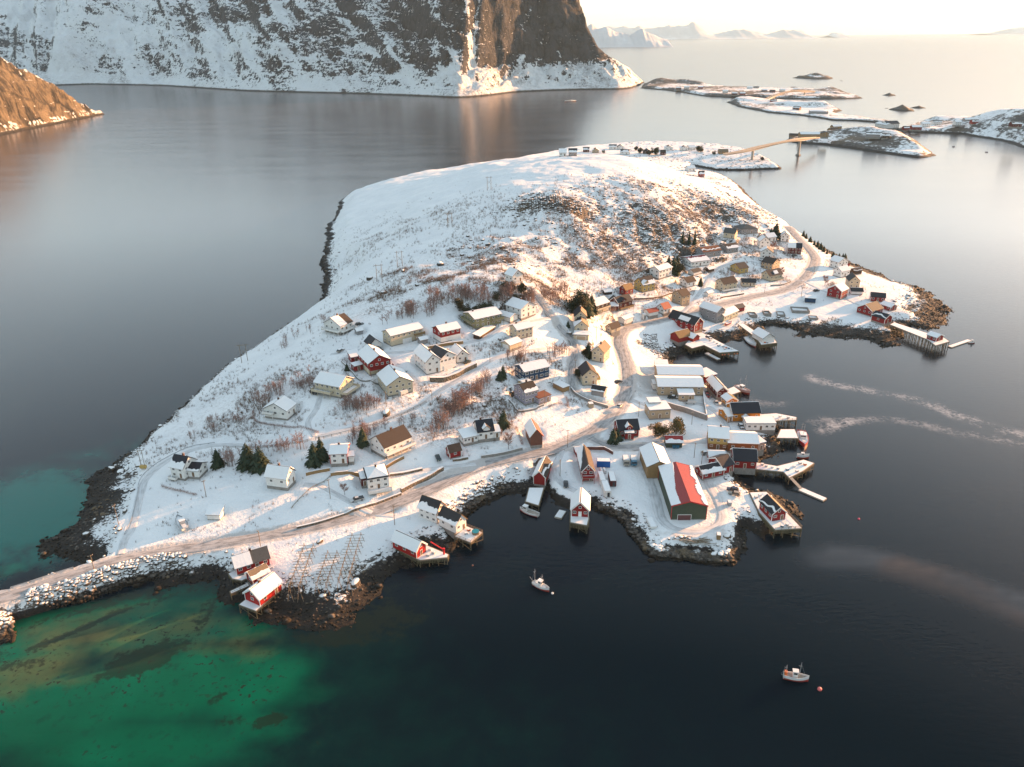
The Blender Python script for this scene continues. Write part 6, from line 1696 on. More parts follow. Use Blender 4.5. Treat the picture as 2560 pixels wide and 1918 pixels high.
# ------------------------------------------------------------------ boats
HULLS = {k: paint(k + '_hull', tuple(v * .85 for v in c), .4, .1, 1.0, .5) for k, c in dict(white=(.72,.72,.70), red=(.42,.03,.025), anti=(.36,.045,.03), grey=(.42,.43,.44), pink=(.55,.36,.33), orange=(.6,.16,.05)).items()}
def hull(Lg, B, H_, mat, low, sheer=.5):
    """hull lofted bow to stern, waterline at z 0"""
    n = 15
    m = MB(); rings = []
    for i in range(n):
        u = i / (n - 1)                         # 0 stern, 1 bow
        x = (u - .5) * Lg
        w_ = B / 2 * (min(1, .72 + .9 * u) if u < .4 else max(0.02, 1 - ((u - .4) / .6) ** 2.4))
        zt = H_ * (1 + sheer * (max(0, u - .35) / .65) ** 2 + .12 * (1 - u) ** 2)
        flare = .72 if u < .8 else .5
        rings.append([(x, -w_, zt), (x, -w_ * .99, zt * .45), (x, -w_ * flare, -.05), (x, -w_ * .3, -.6), (x, w_ * .3, -.6), (x, w_ * flare, -.05), (x, w_ * .99, zt * .45), (x, w_, zt)])
    V = [p for r in rings for p in r]
    top, bot = [], []
    for i in range(n - 1):
        for k_ in range(7):
            f = (i * 8 + k_, i * 8 + k_ + 1, (i + 1) * 8 + k_ + 1, (i + 1) * 8 + k_)
            (bot if k_ in (1, 2, 3, 4, 5) else top).append(f)
    m.add(V, top + [tuple(range(8))], mat)
    m.add(V, bot, low)
    # bulwark cap
    return m, rings
def boat(name, label, stern, bow, z=0.0, B=None, H_=1.0, colour='white', low='anti', house_u=-.05, house='cabin', masts=((.12, 6), (-.38, 5)), cat='boat', snow=True, top=None, extra=None):
    p, q = plane(*stern, z + .3), plane(*bow, z + .3)
    c = (p + q) / 2
    Lg = math.hypot(q[0] - p[0], q[1] - p[1]); an = math.atan2(q[1] - p[1], q[0] - p[0])
    B = B or Lg * .33
    r_ = empty(name, (c[0], c[1], z), an); tag(r_, label, cat)
    m, rings = hull(Lg, B, H_, HULLS[colour], HULLS[low]); m.build('hull', r_, True)
    d = MB(); n = len(rings)
    V = []
    for r in rings:
        V += [(r[0][0], r[0][1] * .93, r[0][2] * .72), (r[7][0], r[7][1] * .93, r[7][2] * .72)]
    d.add(V, [(i * 2, i * 2 + 2, i * 2 + 3, i * 2 + 1)[::-1] for i in range(n - 1)], M_SNOW if snow else M_DECK); d.build('deck', r_)
    rl = MB()
    for k_ in (0, 7):
        for i in range(n - 1): rl.tube(rings[i][k_], rings[i + 1][k_], .07, HULLS[colour], 4)
    rl.build('gunwale', r_)
    zd = H_ * .75
    if house != 'none':
        hx = house_u * Lg
        hw_, hl, hh = B * .52, Lg * .2, 2.0 if Lg > 6 else 1.3
        w_ = MB(); w_.box((hx, 0, zd + hh / 2), (hl, hw_, hh), HULLS['white' if colour != 'grey' else 'grey'])
        wh = w_.build('wheelhouse', r_)
        g = MB(); g.box((hx + hl / 2 + .01, 0, zd + hh * .70), (.06, hw_ * .85, hh * .28), M_GLASS); g.box((hx, hw_ / 2 + .01, zd + hh * .70), (hl * .7, .06, hh * .26), M_GLASS); g.box((hx, -hw_ / 2 - .01, zd + hh * .70), (hl * .7, .06, hh * .26), M_GLASS)
        gg = g.build('windows', wh); tag(gg)
        t_ = MB(); t_.box((hx, 0, zd + hh + .07), (hl + .3, hw_ + .3, .13), M_SNOW if snow else HULLS[top or 'white']); tt = t_.build('wheelhouse_roof', wh)
        if Lg > 8:
            a_ = MB(); a_.box((hx - hl * 1.15, 0, zd + .4), (hl * 1.1, hw_ * .8, .8), HULLS['white']).box((hx - hl * 1.15, 0, zd + .85), (hl * 1.1, hw_ * .8, .08), HULLS[top or 'white']); a_.build('aft_cabin', r_)
            b_ = MB(); b_.box((hx + hl * 1.35, 0, zd + .25), (hl * .6, hw_ * .5, .5), HULLS['white']); b_.build('hatch', r_)
    for u, h in masts:
        mm = MB(); x = u * Lg
        mm.tube((x, 0, zd), (x, 0, zd + h), .09, M_METAL, 6, .05)
        mm.tube((x, 0, zd + h * .75), (x - .6, 0, zd + h * .75), .05, M_METAL, 4); mm.tube((x, -.5, zd + h * .8), (x, .5, zd + h * .8), .04, M_METAL, 4)
        mm.tube((x, 0, zd + h * .9), (x + (.25 if u > 0 else -.18) * Lg, 0, zd + .3), .025, M_METAL, 3)
        mm.build('mast', r_)
    if extra: extra(r_, Lg, B, zd)
    return r_
def ball(name, label, px, py, r, mat, z=0.05, cat='buoy', flat=1.0):
    me = bpy.data.meshes.new(name); bm = bmesh.new()
    bmesh.ops.create_icosphere(bm, subdivisions=2, radius=r); bm.to_mesh(me); bm.free()
    me.polygons.foreach_set('use_smooth', [True] * len(me.polygons)); me.materials.append(mat)
    o = link(bpy.data.objects.new(name, me)); p = plane(px, py, z); o.location = (p[0], p[1], z + r * .2); o.scale.z = flat
    tag(o, label, cat)
    MB().tube((0, 0, r * .9), (0, 0, r * 1.3), r * .18, M_METAL, 6).build('eye', o)
    return o
def build_boats():
    def aft_frame(r_, Lg, B, zd):
        m = MB(); m.box((-.42 * Lg, 0, zd + .9), (.1 * Lg, B * .5, 1.0), HULLS['orange'])
        m.build('orange_box', r_)
        b_ = MB(); b_.tube((-.47 * Lg, -.3, zd), (-.6 * Lg, -.3, zd + .35), .05, M_METAL, 4); b_.build('boom', r_)
    def tail(r_, Lg, B, zd):
        b_ = MB(); b_.tube((-.46 * Lg, 0, zd), (-.72 * Lg, 0, zd + 1.4), .06, M_METAL, 4); b_.build('boom', r_)
        MB().box((.34 * Lg, 0, zd + .25), (.5, .5, .4), HULLS['red']).build('fish_box', r_)
        MB().box((-.28 * Lg, .2, zd + .3), (1.0, .9, .5), HULLS['white']).build('crate', r_)
    boat('fishing_boat', 'small white two-masted fishing boat at a mooring, bare deck, nearer the shore', (1333,1459), (1373,1479), H_=1.25, extra=tail, masts=((.05, 4.6), (-.40, 5.4)))
    boat('fishing_boat', 'white fishing boat with orange box aft, moored alone in the lower right water', (1958,1692), (2021,1702), H_=1.35, extra=aft_frame, masts=((.12, 5.2), (-.42, 3.6)), snow=False)
    boat('motor_boat', 'red-hulled open boat with white rim below the snowy jetty', (1346,1290), (1300,1274), H_=1.0, colour='white', low='red', house_u=.2, masts=((.1, 2.2),), snow=False)
    boat('fishing_boat', 'red-hulled fishing boat with snowy wheelhouse beside the boat landing', (2002,1082), (2011,1120), H_=1.5, colour='red', low='red', masts=((.0, 7), (-.4, 5)))
    boat('trawler', 'pinkish snow-dusted trawler with red flag moored off the small quay', (1838,970), (1874,987), H_=1.7, colour='pink', low='anti', masts=((.15, 8), (-.2, 6)))
    boat('fishing_boat', 'pale snow-covered boat moored against the gangway in the cove', (1866,846), (1889,868), H_=1.2, colour='white', low='anti', house='none', masts=())
    boat('fishing_boat', 'white boat with mast moored behind the caged quay', (1992,1143), (2022,1145), H_=1.5, masts=((.0, 5),))
    boat('dinghy', 'small white motor boat at the far end of the floating dock by the trestle pier', (2421,857), (2437,857), H_=.7, house_u=.05, masts=())
    boat('ferry', 'white passenger boat on the fjord below the mountain', (1439,253), (1412,255), H_=2.6, B=9, house_u=-.1, masts=((.05, 6),), snow=False)
    boat('sailing_boat', 'tiny dark mast boat anchored in the far right bay, right one', (2463,380), (2470,381), H_=.8, house='none', masts=((0, 8),), colour='grey')
    boat('dinghy', 'tiny dark boat crossing the far right bay, left one', (2380,367), (2388,367), H_=.8, house_u=0, masts=(), colour='grey')
    g = hit(455, 1312)
    boat('laid_up_boat', 'snow-covered boat laid up on the field by the bridge', (464,1326), (444,1293), z=g[2] + .5, H_=1.0, house_u=-.15, masts=(), colour='grey', low='grey')
    g = hit(1815, 806)
    boat('rowing_boat', 'small beached rowing boat under snow beside the mint annex, left one', (1808,809), (1822,802), z=g[2] + .4, H_=.6, house='none', masts=())
    boat('rowing_boat', 'small beached rowing boat under snow beside the mint annex, right one', (1815,811), (1829,805), z=g[2] + .4, H_=.6, house='none', masts=(), colour='red')
    ball('buoy', 'white round buoy at the bow of the moored two-masted boat', 1381, 1484, .42, HULLS['white'])
    ball('buoy', 'pinkish red round buoy beside the boat in the lower right', 2049, 1724, .6, paint('buoy_pink', (.62,.14,.13), .4, .05))
    ball('buoy', 'small orange-white buoy floating off the crane quay', 1182, 1414, .3, HULLS['orange'])
    ball('buoy', 'tiny pink buoy floating alone off the L-shaped quay', 2147, 1298, .4, paint('buoy_magenta', (.65,.06,.12), .4, .05))

# ------------------------------------------------------------------ vehicles and yard things
CARP = {k: paint(k + '_car_paint', tuple(v * .75 for v in c), .3, .05, 1, .5) for k, c in dict(dark=(.02,.022,.025), green=(.012,.035,.032), navy=(.014,.022,.06), white=(.62,.62,.60), beige=(.34,.29,.23), teal=(.015,.06,.075), blue=(.03,.16,.26), red=(.3,.02,.02), grey=(.16,.16,.17)).items()}
M_TYRE = paint('tyre_rubber', (.02,.02,.02), .9, .1)
M_LAMP = paint('lamp_glass', (.75,.72,.6), .2, .05)
_wheel = None
def car(name, label, a, b, colour, kind='car', snow=False, cat='car', z=None):
    """a rear, b front, in pixels"""
    global _wheel
    p = hit(*a) if z is None else plane(a[0], a[1], z); q = plane(b[0], b[1], p[2])
    c = (p + q) / 2; an = math.atan2(q[1] - p[1], q[0] - p[0])
    gz = hz(c[0], c[1]) if z is None else z
    r_ = empty(name, (c[0], c[1], gz + .02), an); tag(r_, label, cat)
    Lg, W, hb = {'car': (4.4, 1.8, .75), 'van': (5.2, 2.0, .9), 'pickup': (5.2, 1.9, .8), 'truck': (6.4, 2.3, 1.0)}[kind]
    pm = CARP[colour]
    def prof(pts, w0, w1, mat, nm):
        m = MB(); V = []
        for s in (-1, 1):
            for x, zz, ww in pts: V.append((x, s * ww, zz))
        n = len(pts)
        m.add(V, [tuple(range(n)), tuple(range(2 * n - 1, n - 1, -1))] + [((i + 1) % n, i, n + i, n + (i + 1) % n) for i in range(n)], mat)
        return m.build(nm, r_)
    h = Lg / 2; w_ = W / 2
    if kind == 'truck':
        prof([(h - 1.7, .5, w_), (h, .5, w_), (h, 1.3, w_), (h - .25, 2.3, w_ * .95), (h - 1.7, 2.3, w_ * .95)], 0, 0, pm, 'cab')
        MB().box((-.8, 0, 1.35), (Lg - 2.0, W, 1.1), pm).box((-.8, 0, 1.95), (Lg - 2.2, W - .2, .1), M_SNOW).build('load_bed', r_)
        MB().box((0, 0, .6), (Lg - .4, W * .5, .25), M_TYRE).build('chassis', r_)
        MB().box((h + .0, 0, 1.75), (.06, W * .8, .6), M_GLASS).build('windscreen', r_)
    else:
        zc = {'car': 1.42, 'van': 2.0, 'pickup': 1.65}[kind]
        prof([(-h, .35, w_ * .95), (h, .35, w_ * .95), (h, .68, w_ * .92), (h - .15, .78, w_), (-h + .1, hb + .1, w_), (-h, .7, w_)], 0, 0, pm, 'body')
        if kind == 'car': cab = [(-h + .15, hb, w_ * .96), (h - 1.25, hb - .02, w_ * .96), (h - 1.95, zc, w_ * .78), (-h + .75, zc, w_ * .78)]
        elif kind == 'van': cab = [(-h + .05, hb, w_), (h - .75, hb - .1, w_), (h - 1.5, zc, w_ * .88), (-h + .1, zc, w_ * .88)]
        else: cab = [(-.7, hb, w_ * .98), (h - 1.3, hb, w_ * .98), (h - 1.95, zc, w_ * .82), (-.55, zc, w_ * .82)]
        prof(cab, 0, 0, M_GLASS if kind != 'van' else pm, 'cabin_glass' if kind != 'van' else 'cabin')
        xs = [p_[0] for p_ in cab[2:]]
        MB().box((sum(xs) / 2, 0, zc + .02), (abs(xs[0] - xs[1]) + .1, W * .8, .06), M_SNOW if snow else pm).build('roof', r_)
        if kind == 'van':
            MB().box((h - 1.12, 0, 1.45), (.5, W * .86, .5), M_GLASS).build('windscreen', r_)
        if kind == 'pickup':
            MB().box((-h + .95, 0, hb + .12), (1.7, W * .96, .32), CARP['dark']).build('load_bed', r_)
        if snow:
            MB().box((h - .7, 0, .80), (1.1, W * .85, .08), M_SNOW).build('bonnet_snow', r_)
    for s in (-1, 1):
        MB().box((h - .0, s * w_ * .68, .62), (.08, .35, .16), M_LAMP).build('headlight', r_)
    if _wheel is None:
        _wheel = MB().tube((0, -.11, 0), (0, .11, 0), .34, M_TYRE, 12).tube((0, -.12, 0), (0, .12, 0), .19, M_METAL, 8).mesh('wheel')
    for x in (-h * .62, h * .62):
        for s in (-1, 1):
            o = bpy.data.objects.new('wheel', _wheel); COL.objects.link(o); o.parent = r_; o.location = (x, s * (w_ - .08), .34)
    return r_
def block(name, label, cat, N, R_, L, h, mat, top=None, snow=True, z=None, door=True):
    """container-like box with ribs"""
    c, zb, a, W, D = frame_of(N, R_, L, z)
    zb = hz(c[0], c[1]) if z is None else z
    r_ = empty(name, (c[0], c[1], zb), a); tag(r_, label, cat)
    m = MB(); m.box((0, 0, h / 2 + .1), (W, D, h - .2), mat)
    nr = int(W / .5)
    for i in range(nr): m.box((-W / 2 + (i + .5) * W / nr, -D / 2 - .02, h / 2 + .1), (.18, .06, h - .45), mat)
    m.build('body', r_)
    MB().box((0, 0, h + .02), (W + .06, D + .06, .1), mat).build('roof', r_)
    if snow: MB().box((0, 0, h + .15), (W - .15, D - .15, .16), M_SNOW).build('snow_cover', r_)
    MB().box((0, 0, .05), (W - .2, D - .2, .25), M_METAL).build('base_frame', r_)
    if door: MB().box((W * .1, -D / 2 - .06, h * .45), (min(.9, W * .4), .05, h * .7), M_GLASS).build('door', r_)
    PADS.append(([(c[0] - 1, c[1] - 1), (c[0] + 1, c[1] - 1), (c[0] + 1, c[1] + 1), (c[0] - 1, c[1] + 1)], zb, 3.0))
    return r_
def build_vehicles():
    car('parked_car', 'dark car parked beside the long cream house with the deck', (775,977), (793,988), 'dark')
    car('pickup_truck', 'white pickup with dark load bed below the pyramid-roofed house', (906,1249), (879,1256), 'white', 'pickup', cat='pickup')
    car('parked_car', 'dark green car beside the small red cabin with brown roof', (1091,1138), (1100,1153), 'green')
    car('parked_car', 'dark brown-grey car alone in the yard above the water-post boathouse', (1414,1211), (1415,1225), 'dark')
    car('lorry', 'beige lorry parked left of the turquoise one in the yard', (1563,1148), (1566,1166), 'beige', 'truck', cat='lorry')
    car('lorry', 'turquoise lorry parked right of the beige one in the yard', (1583,1146), (1585,1165), 'blue', 'truck', cat='lorry')
    car('parked_car', 'navy car parked on the open yard right of the green warehouse', (1842,1229), (1821,1226), 'navy')
    car('parked_car', 'beige car parked right below the navy car', (1846,1241), (1825,1237), 'beige')
    car('driving_car', 'white car driving on the main road at the lane junction', (1545,1022), (1555,1012), 'white')
    car('parked_van', 'white van parked in front of the fish hall annex', (1737,1010), (1713,1009), 'white', 'van', cat='van')
    car('pickup_truck', 'dark teal pickup with snowy roof parked at the fish hall wall', (1673,997), (1692,999), 'teal', 'pickup', True, cat='pickup')
    car('driving_car', 'white car on the harbour road above the orange quay house', (1787,1005), (1794,1019), 'white')
    car('parked_car', 'grey snow-covered car left of the long white store', (1849,1064), (1856,1075), 'grey', 'car', True)
    car('parked_car', 'snow-buried white car behind the low red store', (1757,1136), (1774,1134), 'white', 'car', True)
    car('parked_car', 'dark car under trees right of the white chalet', (890,817), (908,814), 'dark')
    car('parked_car', 'snow-covered car beside the upper street near the white garage', (843,882), (860,873), 'beige', 'car', True)
    car('parked_car', 'dark car in front of the white garage with navy roof', (942,873), (955,878), 'dark')
    car('parked_car', 'dark green car beside the right gable of the big white house', (1160,912), (1176,903), 'green')
    car('parked_van', 'white snow-covered van in front of the cream half-hipped house', (1000,988), (1022,979), 'white', 'van', True, cat='van')
    car('parked_car', 'grey car at the steep lane beside the cream twin houses', (1420,838), (1433,840), 'grey', 'car', True)
    car('parked_car', 'dark car next to the main road behind the cream gabled house', (1541,953), (1550,950), 'dark')
    car('parked_car', 'dark car in front of the dark brown house at the sea road bend', (1980,643), (1991,641), 'dark')
    car('parked_car', 'dark car on the snow left of the square red house', (2034,730), (2047,728), 'dark')
    car('parked_car', 'snowy dark car on the angled quay in the cove', (1764,842), (1780,850), 'grey', 'car', True, z=3.72)
    car('parked_car', 'red car beside the narrow dark red boathouse', (1766,990), (1770,998), 'red')
    block('container', 'bright blue container with snowy top behind the long red balcony house', 'container', (1492,1170), (1525,1171), 2.6, 2.7, paint('blue_steel', (.012,.10,.33), .5, .1), door=False)
    block('container', 'white snow-topped cabin container, upper of the two beside the red balcony house', 'container', (1501,1217), (1514,1216), (1494,1194), 2.5, WALLS['white'])
    block('container', 'long white cabin container with dark window, lower of the pair', 'container', (1511,1250), (1527,1249), (1502,1222), 2.6, WALLS['white'])
    block('container', 'dark red container with snowy roof right of the white cabin containers', 'container', (1525,1219), (1540,1218), (1521,1195), 2.5, WALLS['dark_red'])
    block('box_trailer', 'low white flat box on the snow left of the green warehouse', 'box', (1627,1326), (1641,1323), (1617,1302), .9, WALLS['white'], door=False)
    block('kiosk', 'white slim kiosk beside the rust-roofed shed at the road', 'kiosk', (1608,797), (1615,796), 2, 3.2, WALLS['white'])
    block('kiosk', 'small beige utility box on the snow left of the road junction', 'utility box', (1472,1022), (1484,1021), 2.2, 2.0, WALLS['beige'], door=False)
    block('crate', 'tan wooden crate beside the plank pile at the tip of the warehouse quay', 'crate', (1791,1352), (1801,1353), 2, 1.8, WALLS['tan'], door=False)
    block('trailer', 'small snowy trailer below the green warehouse right side', 'trailer', (1820,1266), (1829,1266), 2, 1.3, M_METAL, door=False)
    for i, px in enumerate(((1681,1121), (1690,1121))):
        c, zb, a, W, D = frame_of(px, (px[0] + 7, px[1]), 1.2)
        r_ = empty('bin', (c[0], c[1] - .6, zb), a); tag(r_, 'blue wheeled bin in front of the green shed', 'bin', 'blue bins at the green shed')
        MB().hexa([(-.5,-.5,.1),(.5,-.5,.1),(.5,.5,.1),(-.5,.5,.1)], [(-.62,-.6,1.25),(.62,-.6,1.25),(.62,.6,1.25),(-.62,.6,1.25)], CARP['blue']).build('body', r_)
        MB().box((0, 0, 1.31), (1.35, 1.3, .1), CARP['blue']).build('lid', r_)
        r_['label'] = ('left' if i == 0 else 'right') + ' one of two blue wheeled bins in front of the green shed'
    for i, px in enumerate(((1503,1180),(1511,1181))):
        p = hit(*px)
        r_ = empty('gas_tank', (p[0], p[1], hz(p[0], p[1])), 1.7); tag(r_, ('left' if i == 0 else 'right') + ' one of two small white horizontal tanks below the blue container', 'tank', 'white tanks by the blue container')
        MB().tube((-1.3, 0, .8), (1.3, 0, .8), .55, HULLS['white'], 14).build('tank_body', r_)
        for x in (-.8, .8): MB().box((x, 0, .15), (.2, .9, .5), M_METAL).build('foot', r_)
        MB().box((0, 0, 1.36), (2.2, .5, .1), M_SNOW).build('snow_cover', r_)
    # tub and crane
    p = plane(1189, 1334, 3.27)
    r_ = empty('tub', (p[0], p[1], 3.27)); tag(r_, 'round turquoise covered tub on the corner quay', 'hot tub')
    tq = paint('turquoise_cover', (.01,.17,.22), .5, .1)
    MB().tube((0, 0, 0), (0, 0, .95), 1.25, M_WOOD, 20).build('barrel', r_); MB().tube((0, 0, .952), (0, 0, 1.06), 1.32, tq, 20).build('cover', r_)
    p = plane(1110, 1386, 2.95)
    r_ = empty('crane', (p[0], p[1], 2.95)); tag(r_, 'red folded loading crane at the tip of the triangular quay', 'crane')
    cr = paint('crane_red', (.55,.02,.02), .4, .1)
    MB().tube((0, 0, 0), (0, 0, 2.0), .3, cr, 10).build('post', r_)
    q = plane(1077, 1359, 4.9); d = Vector(q) - Vector(p)
    MB().tube((0, 0, 1.8), (d.x, d.y, 2.6), .2, cr, 6).build('jib', r_); MB().box((0, 0, 2.1), (.7, .7, .6), cr).build('slewing_head', r_)
    # orange fenders on the angled quay
    for i, px in enumerate((1806, 1812, 1822, 1836, 1843)):
        o = ball('fender', 'orange ball fender hanging on the end face of the angled quay', px, 889, .4, HULLS['orange'], 2.2, 'fender'); o['group'] = 'orange fenders of the angled quay'
        a, b = plane(1799, 882, 3.6), plane(1848, 878, 3.6)
        t_ = (px - 1799) / 49
        o.location = (a[0] + (b[0] - a[0]) * t_, a[1] + (b[1] - a[1]) * t_ - .45, 2.4)
    # fish tubs and gear on the quays
    tub = MB().hexa([(-.5,-.4,0),(.5,-.4,0),(.5,.4,0),(-.5,.4,0)], [(-.6,-.5,.75),(.6,-.5,.75),(.6,.5,.75),(-.6,.5,.75)], HULLS['grey'])
    tubs = {}
    for nm_, mt in (('grey', HULLS['grey']), ('orange', HULLS['orange']), ('blue', CARP['blue']), ('white', HULLS['white'])):
        b_ = MB().hexa([(-.5,-.4,0),(.5,-.4,0),(.5,.4,0),(-.5,.4,0)], [(-.6,-.5,.75),(.6,-.5,.75),(.6,.5,.75),(-.6,.5,.75)], mt).mesh('tub_body'); tubs[nm_] = b_
    tsn = MB().box((0, 0, .78), (1.05, .85, .08), M_SNOW).mesh('snow_cover')
    for where, z_, lst in (('the angled cove quay', 3.66, [(1785,856,'white'),(1792,860,'grey'),(1800,864,'white'),(1808,868,'grey'),(1815,870,'orange'),(1822,872,'blue'),(1775,853,'grey'),(1830,874,'white'),(1796,866,'blue'),(1812,874,'grey')]),
                       ('the caged quay', 3.06, [(1905,1163,'grey'),(1915,1167,'grey'),(1930,1170,'white'),(1945,1173,'grey'),(1968,1176,'blue'),(1985,1168,'white'),(2000,1160,'grey'),(2012,1163,'orange'),(1992,1180,'grey')]),
                       ('the railed quay of the orange house', 3.36, [(1906,1045,'orange'),(1914,1048,'white'),(1930,1044,'grey'),(1950,1043,'white'),(1970,1046,'grey')]),
                       ('the L-shaped quay', 3.66, [(1968,1314,'grey'),(1975,1318,'white'),(1955,1318,'blue'),(1890,1245,'grey'),(1900,1240,'white')]),
                       ('the triangular crane quay', 2.96, [(1075,1376,'white'),(1084,1384,'grey'),(1070,1390,'grey')]),
                       ('the corner quay with the tub', 3.26, [(1172,1327,'orange'),(1165,1336,'grey')]),
                       ('the white boathouse quay', 3.96, [(1912,857,'orange'),(1918,858,'grey'),(1934,854,'white')])):
        for px_, py_, c_ in lst:
            p = plane(px_, py_, z_)
            r_ = empty('fish_tub', tuple(p), rnd.uniform(-.5, .5)); tag(r_, c_ + ' fish tub standing on ' + where, 'fish tub', 'fish tubs on ' + where)
            o = bpy.data.objects.new('tub_body', tubs[c_]); COL.objects.link(o); o.parent = r_
            o = bpy.data.objects.new('snow_cover', tsn); COL.objects.link(o); o.parent = r_
    # planks
    m = MB(); rr = random.Random(4)
    p = hit(1700, 1352); q = hit(1770, 1356)
    for i in range(70):
        t_ = rr.random(); c = p + (q - p) * t_; a = rr.uniform(-.35, .35)
        m.box((c[0] + rr.uniform(-1, 1), c[1] + rr.uniform(-1.6, 1.6), hz(c[0], c[1]) + rr.uniform(.05, .6)), (rr.uniform(2, 4.5), .2, .1), M_WOOD if rr.random() < .6 else M_DECK, a)
    tag(m.build('plank_pile'), 'untidy heap of old planks along the warehouse quay edge', 'planks', kind='stuff')

# ------------------------------------------------------------------ poles, racks
def build_poles():
    POLES = [((987,1314),8,'on the bank above the white boathouses'),((653,1374),7.5,'behind the long striped-roof cabin'),((1419,1118),8,'on the snow beside the main road below the brick barn'),((1596,1042),7,'left of the flat-roofed beige house'),((1400,1195),7.5,'beside the jetty boathouse yard'),
     ((1729,1062),6,'in front of the tall concrete wall'),((1735,1145),7,'left of the yellow quay building'),((1753,1166),7,'left of the low red store'),((355,1174),8.5,'at the transformer stand by the shore, left'),((364,1175),8.5,'at the transformer stand by the shore, right'),((297,1312),8,'standing on the snow above the weed shore'),
     ((516,1244),7,'on the field below the dark-roofed white house'),((826,1247),8,'below the white flat-sided house'),((794,1155),8,'in front of the tall spruce pair'),((1490,858),9,'beside the cream garage with orange door'),((1503,732),7,'above the spruce clump, alone on the snow'),((1911,733),6,'right of the long low cream house'),((2003,741),6,'beside the main road before the point'),
     ((2034,688),6,'at the road fork on the point'),((966,1018),7,'left corner of the cream half-hipped house'),((1081,1016),6,'at the lane fence above the birches'),((1362,1014),7,'beside the lavender house annex'),((1438,930),6,'along the steep lane by the blue house'),((1225,905),6,'on the upper lane bank'),((240,1440),6,'thin one on the causeway verge')]
    m = MB().tube((0, 0, -.8), (0, 0, 1), .14, M_WOOD, 6, .10).mesh('pole')
    ca = MB().box((0, 0, 0), (1.6, .12, .14), M_WOOD).mesh('crossarm')
    ins = MB().tube((0, 0, 0), (0, 0, .22), .05, M_TRIM, 5).mesh('insulator')
    for i, (px, h, where) in enumerate(POLES):
        p = hit(*px)
        r_ = empty('utility_pole', (p[0], p[1], hz(p[0], p[1])), rnd.uniform(0, 3)); tag(r_, 'timber utility pole ' + where, 'utility pole', 'utility poles of the village')
        o = bpy.data.objects.new('pole', m); COL.objects.link(o); o.parent = r_; o.scale = (1, 1, h)
        o.scale = (1, 1, h)
        o = bpy.data.objects.new('crossarm', ca); COL.objects.link(o); o.parent = r_; o.location.z = h - .35; o.location.y = .16
        for x in (-.65, 0, .65):
            o2 = bpy.data.objects.new('insulator', ins); COL.objects.link(o2); o2.parent = r_; o2.location = (x, .16, h - .28)
    tp = [hit(355, 1174), hit(364, 1175)]
    c = (tp[0] + tp[1]) / 2
    MBt = MB().box((0, 0, 0), (2.4, 1.2, 1.1), WALLS['yellow'])
    o = MBt.build('transformer'); o.location = (c[0], c[1], hz(c[0], c[1]) + 1.2); tag(o, 'ochre transformer box between the twin shore poles', 'transformer')
    for px, lb in (((949,702),'lowest timber H-frame pylon on the left slope'),((1000,668),'middle timber H-frame pylon on the left slope'),((1125,569),'upper timber H-frame pylon on the bare hillside'),((1223,474),'highest timber H-frame pylon near the hill crest'),((612,905),'timber H-frame pylon on the left shore slope above the front-gable house')):
        p = hit(*px)
        r_ = empty('power_pylon', (p[0], p[1], hz(p[0], p[1])), .3); tag(r_, lb, 'pylon', 'H-frame pylons over the hill')
        for s in (-1.5, 1.5): MB().tube((s, 0, -1), (s, 0, 10), .17, M_WOOD, 6, .12).build('pole', r_)
        MB().box((0, .2, 9.2), (5.4, .16, .2), M_WOOD).build('crossarm', r_)
        MB().tube((-1.5, 0, 4), (1.5, 0, 7), .07, M_WOOD, 4).tube((1.5, 0, 4), (-1.5, 0, 7), .07, M_WOOD, 4).build('brace', r_)
def build_racks():
    pole_m = MB().tube((-2.9, 0, 0), (2.9, 0, 0), .075, M_WOOD, 5).mesh('cross_pole')
    for lb, a, b, n in (('long fish drying rack nearest the red cabins', (774,1380), (740,1508), 15), ('fish drying rack in the middle of the three', (833,1398), (806,1490), 12), ('long fish drying rack furthest from the red cabins, by the big snowy boulders', (893,1353), (862,1482), 15),
                        ('small fish drying rack on the snow of the point', (2262,775), (2270,783), 5), ('grey drying rack among the ruins on the cove shore', (2075,802), (2098,812), 6)):
        p, q = hit(*a), hit(*b)
        r_ = empty('drying_rack', (p[0], p[1], p[2]), math.atan2(q[1] - p[1], q[0] - p[0]) - math.pi / 2); tag(r_, lb, 'drying rack', 'fish drying racks')
        L = math.hypot(q[0] - p[0], q[1] - p[1]); an = math.atan2(q[1] - p[1], q[0] - p[0])
        zt = 3.0 if n > 6 else 2.0
        def gzat(s): return max(hz(p[0] + math.cos(an) * s, p[1] + math.sin(an) * s), .3) - p[2]
        for i in range(n):
            y = L * (i + .5) / n
            o = bpy.data.objects.new('cross_pole', pole_m); COL.objects.link(o); o.parent = r_
            o.location = (rnd.uniform(-.3, .3), y, zt + rnd.uniform(-.12, .12)); o.rotation_euler = (0, rnd.uniform(-.04, .04), rnd.uniform(-.07, .07))
        for s in (-1.5, 1.5):
            MB().tube((s, -.4, zt - .1), (s, L + .4, zt - .1), .08, M_WOOD, 5).build('long_beam', r_)
            k_ = max(2, n // 2)
            for i in range(k_ + 1):
                y = L * i / k_
                z0 = gzat(y) - .4
                MB().tube((s - 1.0, y, z0), (s + .1, y, zt + .5), .075, M_WOOD, 5).tube((s + 1.0, y, z0), (s - .1, y, zt + .5), .075, M_WOOD, 5).build('trestle', r_)
